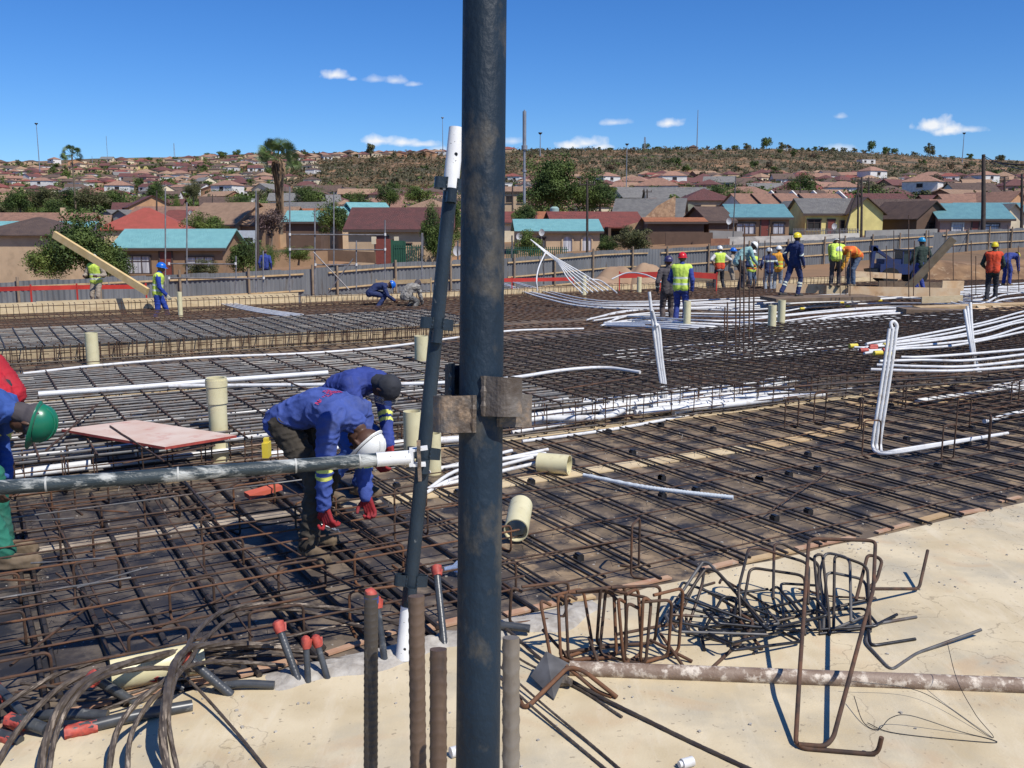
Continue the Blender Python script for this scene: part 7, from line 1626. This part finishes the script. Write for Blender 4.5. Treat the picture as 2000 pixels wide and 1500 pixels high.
for px, w, up in [(728, 12, 1.2), (810, 4, 1.2), (45, 7, 1), (300, 6, 1), (348, 6, 1), (415, 9, 1), (440, 10, 1), (468, 9, 1.2), (500, 6, 1), (1452, 9, 1), (1490, 12, 1.4), (1520, 9, 1.2), (1560, 6, 1), (1585, 7, 1), (1605, 6, 1), (1620, 6, 1), (1640, 6, 1), (1660, 6, 1), (1693, 9, 1.8), (1722, 9, 1.2), (1738, 8, 1.1), (1808, 12, 1.4), (1775, 7, .8), (1258, 9, 1), (1280, 7, .7), (1320, 6, .7), (1400, 8, .8), (1430, 8, .8), (1168, 5, 1), (600, 8, .7), (660, 8, .7), (900, 8, .7), (1850, 6, .6), (1880, 6, .5), (210, 6, .8), (390, 7, .8), (1100, 8, .6), (1340, 6, .6)]:
    y = 885; X = (px-1000)/F*y/1.0134; h = w*.75*up; root = empty('tree', (X, y, terr(X, y)-.3), '', 'tree', 'trees on the skyline')
    k = rnd.choice(['dk', 'dk', 'ol']); c = bpy.data.objects.new('crown', CRF[(k, rnd.randrange(4))]); C.objects.link(c); c.parent = root; c.location = (0, 0, h*.55); c.scale = (w/1.75, w/1.75, h/1.4)
    tr = bpy.data.objects.new('trunk', TR[0]); C.objects.link(tr); tr.parent = root; tr.scale = (w*.5, w*.5, h*.8); root['label'] = ('dark' if k == 'dk' else 'olive')+' tree standing on the skyline '+zone(px, 0); rl.append(root)
order_labels(rl, 'of these')
# scrub cover
mb = MB(); r = random.Random(3)
for i in range(14000):
    px = r.uniform(520, 2100); y = r.uniform(345, 905)
    if r.random() < .45: px = r.uniform(-60, 2100); y = r.uniform(170, 905); X = (px-1000)/F*y/1.0134
    if mnoise.noise(Vector((X*.012, y*.012, 9))) < (-.25 if px < 1050 or px > 1480 else .0) and r.random() < .7: continue
    town = y < 350 or px < 560
    z = terr(X, y); s = r.uniform(.9, 2.5)
    for k in range(11):
        d = Vector((r.gauss(0, .5), r.gauss(0, .5), abs(r.gauss(0, .5)))); p = Vector((X, y, z))+d*s; a = Vector((r.gauss(0, 1), r.gauss(0, 1), r.gauss(0, 1))).normalized(); b = a.orthogonal().normalized(); q = s*.34
        j = len(mb.v); mb.v += [tuple(p+a*q), tuple(p+b*q), tuple(p-a*q), tuple(p-b*q)]; mb.f.append((j, j+1, j+2, j+3)); mb.mi.append((0 if town else 1 if mnoise.noise(Vector((X*.02, y*.02, 5))) > -.12 else 2))
me = bpy.data.meshes.new('scrub'); me.from_pydata(mb.v, [], mb.f); [me.materials.append(m_) for m_ in (L_dk, leafm('hill_bush_leaves', (.036, .038, .018), (.065, .062, .03), (.09, .075, .04)), leafm('dry_bush_leaves', (.12, .08, .045), (.17, .115, .06), (.08, .065, .035)))]; me.polygons.foreach_set('material_index', mb.mi); o = bpy.data.objects.new('scrub', me); C.objects.link(o); tag(o, 'low dry scrub covering the far hillside', 'scrub', None, 'stuff')
mb = MB(); r = random.Random(8)
for i in range(640):
    px = r.uniform(-60, 2080); y = r.uniform(170, 880) if px < 560 else r.uniform(165, 460); X = (px-1000)/F*y/1.0134; z = terr(X, y); s = r.uniform(1.2, 3.2)
    for c_ in range(5):
        cc_ = Vector((X, y, z))+Vector((r.gauss(0, .6)*s, r.gauss(0, .6)*s, s*r.uniform(.5, 1.3))); mi = r.choice((0, 0, 1, 2))
        for k in range(34):
            d = Vector((r.gauss(0, 1), r.gauss(0, 1), r.gauss(0, 1))).normalized(); p = cc_+d*s*.55*r.random()**.4; n_ = (d+Vector((r.gauss(0, .5), r.gauss(0, .5), r.gauss(0, .5)))).normalized(); a = n_.orthogonal().normalized(); b = n_.cross(a); q = .22
            j = len(mb.v); mb.v += [tuple(p+a*q), tuple(p+b*q), tuple(p-a*q), tuple(p-b*q)]; mb.f.append((j, j+1, j+2, j+3)); mb.mi.append(mi)
me = bpy.data.meshes.new('garden_greenery'); me.from_pydata(mb.v, [], mb.f); [me.materials.append(m) for m in (L_dk, L_md, L_ol)]; me.polygons.foreach_set('material_index', mb.mi); o = bpy.data.objects.new('garden_greenery', me); C.objects.link(o); tag(o, 'bushes and garden greenery packed between the distant houses', 'greenery', None, 'stuff')
# ================================================================== PALMS
M_frond = pm('palm_green', (.06, .10, .025), (.10, .14, .04), 2, .5, coords='obj'); M_skirt = pm('dead_fronds', (.30, .20, .12), (.20, .13, .08), 1.5, .9, coords='obj')
def palm(px, t, top, base, wpx, skirt, label, nf=34):
    P = PT(px, HOR, t); zb = PT(px, base, t).z; zc = PT(px, top, t).z; w = wpx*t/F/2; h = zc-w*.55-zb; root = empty('palm_tree', (P.x, P.y, zb), label, 'palm')
    mb = MB(); mb.tube([(0, 0, -1), (.05, 0, h*.3), (.0, 0, h*.7), (0, 0, h)], [.26, .2, .17, .18] if skirt else [.2, .16, .14, .16], 12, rfun=lambda a, l: 1+.04*math.sin(l*20)); mb.obj('trunk', M_bark, root, True)
    r = random.Random(int(px)); mb = MB()
    for k in range(nf):
        az = r.random()*6.28; el = math.asin(r.uniform(-.45, .98)); d = Vector((math.cos(az)*math.cos(el), math.sin(az)*math.cos(el), math.sin(el))); c = Vector((0, 0, h)); st = c+d*w*.52
        mb.tube([c, st], .03, 4, cap=False); side = d.cross(Vector((0, 0, 1))).normalized(); side = Matrix.Rotation(r.gauss(0, .9), 3, d) @ side; up = side.cross(d)
        for j in range(15):
            a = (j-7)/7*1.05; dd = (d*math.cos(a)+side*math.sin(a)*.95+up*.12*math.cos(a)).normalized(); L = w*(.42+.1*math.cos(a)); mid = st+dd*L*.6; end = st+dd*L-Vector((0, 0, L*.2)); q = dd.cross(up).normalized()*w*.018
            o = len(mb.v); mb.v += [tuple(st), tuple(mid+q), tuple(end), tuple(mid-q)]; mb.f.append((o, o+1, o+2, o+3)); mb.mi.append(0)
    mb.obj('fronds', M_frond, root)
    if skirt:
        mb = MB(); 
        for k in range(520):
            az = r.random()*6.28; zz = h-r.random()**1.3*h*skirt; rr = .28+.55*(zz/h)**3*r.uniform(.6, 1.1); c = Vector((math.cos(az)*.25, math.sin(az)*.25, zz+.4)); e = Vector((math.cos(az+.1)*rr, math.sin(az+.1)*rr, zz-r.uniform(.6, 1.5))); q = Vector((-math.sin(az), math.cos(az), 0))*.10
            o = len(mb.v); mb.v += [tuple(c), tuple((c+e)/2+q+Vector((math.cos(az), math.sin(az), 0))*.15), tuple(e), tuple((c+e)/2-q)]; mb.f.append((o, o+1, o+2, o+3)); mb.mi.append(0)
        mb.obj('skirt', M_skirt, root)
palm(548, 108, 286, 440, 96, .75, 'large fan palm with a thick skirt of dead fronds', 40); palm(150, 210, 292, 412, 46, 0, 'tall slender palm on the left skyline', 30)
# ================================================================== MASTS, POLES
M_mast = pm('galvanised_mast', (.28, .30, .33), (.22, .23, .26), 2, .5, metal=.3); M_pl = pm('creosote_pole', (.035, .025, .022), (.06, .045, .035), 3, .85)
def mast(px, top, base, t, rpx, label, head=None, lattice=False, mat=None, cat='mast', name='mast'):
    b = PT(px, base, t); e = PT(px, top, t); root = empty(name, b, label, cat); r = rpx*t/F; mb = MB(); v = Vector((0, 0, (e-b).z)); v = e-b; v.y = 0
    if lattice:
        for k in range(3): a = 2.09*k; mb.tube([Vector((math.cos(a)*r*1.3, math.sin(a)*r*1.3, 0)), v+Vector((math.cos(a)*r*.5, math.sin(a)*r*.5, 0))], r*.22, 4)
        for j in range(14): z0 = v*(j/14); z1 = v*((j+1)/14); mb.tube([z0+Vector((r, 0, 0))*(1.2-j*.05), z1-Vector((r, 0, 0))*(1.2-j*.05)], r*.15, 4)
    else: mb.tube([Vector((0, 0, 0)), v*.5, v], [r*1.1, r*.9, r*.6], 10)
    mb.obj('shaft', mat or M_mast, root, True)
    if head == 'flood':
        mb = MB(); s = r*3.2; mb.tube([v-Vector((0, 0, s*.4)), v+Vector((0, 0, s*.5)), v+Vector((0, 0, s*.8))], [s*.5, s*1.3, s*1.2], 14); mb.obj('floodlight_head', M_black if rpx > .7 else M_mast, root, True)
    if head == 'tele':
        mb = MB(); mb.tube([v*.6-Vector((0, 0, r)), v*.6+Vector((0, 0, r*2))], r*2.2, 12); mb.tube([v*.35, v*.35+Vector((0, 0, r*1.2))], r*1.6, 12); mb.obj('antenna_collar', M_mast, root, True)
        mb = MB(); mb.tube([v*.62, v*.985], r*1.45, 10); mb.obj('antenna_panel', M_mast, root, True)
    return root
mast(1024, 218, 400, 150, 2.6, 'grey telecom monopole just right of the tall pole', 'tele'); mast(1055, 262, 305, 320, 1.0, 'high mast light beside the telecom pole', 'flood'); mast(865, 232, 300, 600, .7, 'thin high mast light left of the white spigot', 'flood'); mast(78, 244, 335, 600, .8, 'high mast light at far left', 'flood'); mast(211, 266, 322, 800, .6, 'thin lattice mast on the left skyline', None, True)
mast(1361, 216, 292, 850, .9, 'tall thin guyed mast on the hilltop', None); mast(1223, 284, 372, 330, .9, 'high mast light before the bare hill', 'flood'); mast(1879, 262, 318, 560, .8, 'high mast light at upper right', 'flood'); mast(1259, 268, 292, 850, 2.2, 'lattice tower on the hilltop among trees', None, True); mast(341, 280, 308, 850, 1.0, 'small lattice mast on the skyline left of the palm', None, True)
mast(181, 305, 325, 850, .6, 'tiny mast right of the slender palm', None); mast(1652, 295, 320, 880, .6, 'tiny mast on the right skyline', None)
def upole(px, top, base, t, rpx, label, arms=1, lean=0, lamp=False):
    b = PT(px+lean, base, t); e = PT(px, top, t); root = empty('utility_pole', b, label, 'utility pole'); r = rpx*t/F; v = e-b; mb = MB(); mb.tube([Vector((0, 0, -1)), v*.5, v], [r*1.15, r, r*.8], 10); mb.obj('pole', M_pl, root, True)
    if arms:
        mb = MB(); mb.beam(v-Vector((.7, 0, .35)), v+Vector((.7, 0, -.35)), .1, .1); ca = mb.obj('crossarm', M_pl, root)
        for x in (-.6, 0, .6): mb = MB(); mb.tube([v+Vector((x, 0, -.3)), v+Vector((x, 0, -.08))], .06, 8); mb.obj('insulator', M_brk, ca)
    if lamp: mb = MB(); mb.tube([v, v+Vector((.8, 0, .3)), v+Vector((1.6, 0, .2))], .05, 6); mb.box(v+Vector((1.8, 0, .15)), (.6, .2, .12)); mb.obj('lamp_arm', M_mast, root)
    return e
W1 = upole(1921, 302, 496, 74, 4.2, 'tall black utility pole at right of the digger', 0); upole(1683, 346, 462, 97, 2.2, 'thick upright pole of the braced utility pole behind the yellow house', 1); upole(1676, 352, 462, 97.5, 1.8, 'second upright of the braced utility pole', 0); upole(1681, 362, 440, 96, 1.8, 'slanting stay pole of the braced utility pole', 0, -32)
W2 = upole(1147, 352, 490, 82, 2.4, 'black utility pole beside the arched window house', 1); upole(1001, 362, 440, 120, 1.8, 'thin utility pole just right of the tall pole', 0); upole(1264, 370, 418, 140, 1.6, 'utility pole above the stone house', 1); upole(1962, 345, 398, 150, 2.0, 'utility pole at upper right', 1); upole(1563, 364, 400, 170, 1.5, 'utility pole above the white gabled row', 1); upole(1996, 340, 468, 90, 2.8, 'utility pole cut by the right edge', 1)
upole(306, 372, 435, 110, 1.6, 'thin dark pole beside the orange gable house', 0); upole(1697, 345, 385, 200, 1.2, 'small utility pole in the distance', 1); upole(503, 380, 522, 62, 3.0, 'brown pole standing before the dark bushy tree', 0); upole(415, 380, 412, 180, 1.0, 'short distant pole above the tan roofs', 1); upole(1878, 352, 372, 300, .9, 'thin far pole at upper right', 0)
e = PT(1437, 345, 88); o = bar(PT(1430, 500, 88), e, .05, 'grey', None, 'antenna_pole'); tag(o, 'thin pale antenna pole before the brown teal roofed house', 'pole')
for i, (x, y1, y0) in enumerate([(826, 455, 500), (1062, 470, 555), (1000, 460, 520), (894, 470, 515)]): o = bar(PT(x, y0, 50), PT(x, y1, 50), .04, 'grey', None, 'site_pole'); tag(o, 'thin site pole beside the fence, %s of four' % ['left of the leaning tube', 'by the raised fan', 'right of the tall pole', 'behind the leaning tube'][i], 'pole')
# wires
def wire(a, b, sag, label, r=.012):
    pts = [Vector(a).lerp(Vector(b), i/12)-Vector((0, 0, sag*4*(i/12)*(1-i/12))) for i in range(13)]; mb = MB(); mb.tube([p-pts[0] for p in pts], r, 4); tag(mb.obj('power_line', M_black, None, False, pts[0]), label, 'wire', 'power lines at right')
wire(PT(1921, 304, 74), PT(2080, 330, 60), .5, 'power line running from the tall black pole out of the right edge, upper one', .03); wire(PT(1921, 306, 74), PT(2060, 345, 90), .8, 'power line running from the tall black pole to the right edge pole', .03); wire(PT(1950, 318, 74), PT(2060, 322, 70), .1, 'thick cable near the upper right edge', .06)
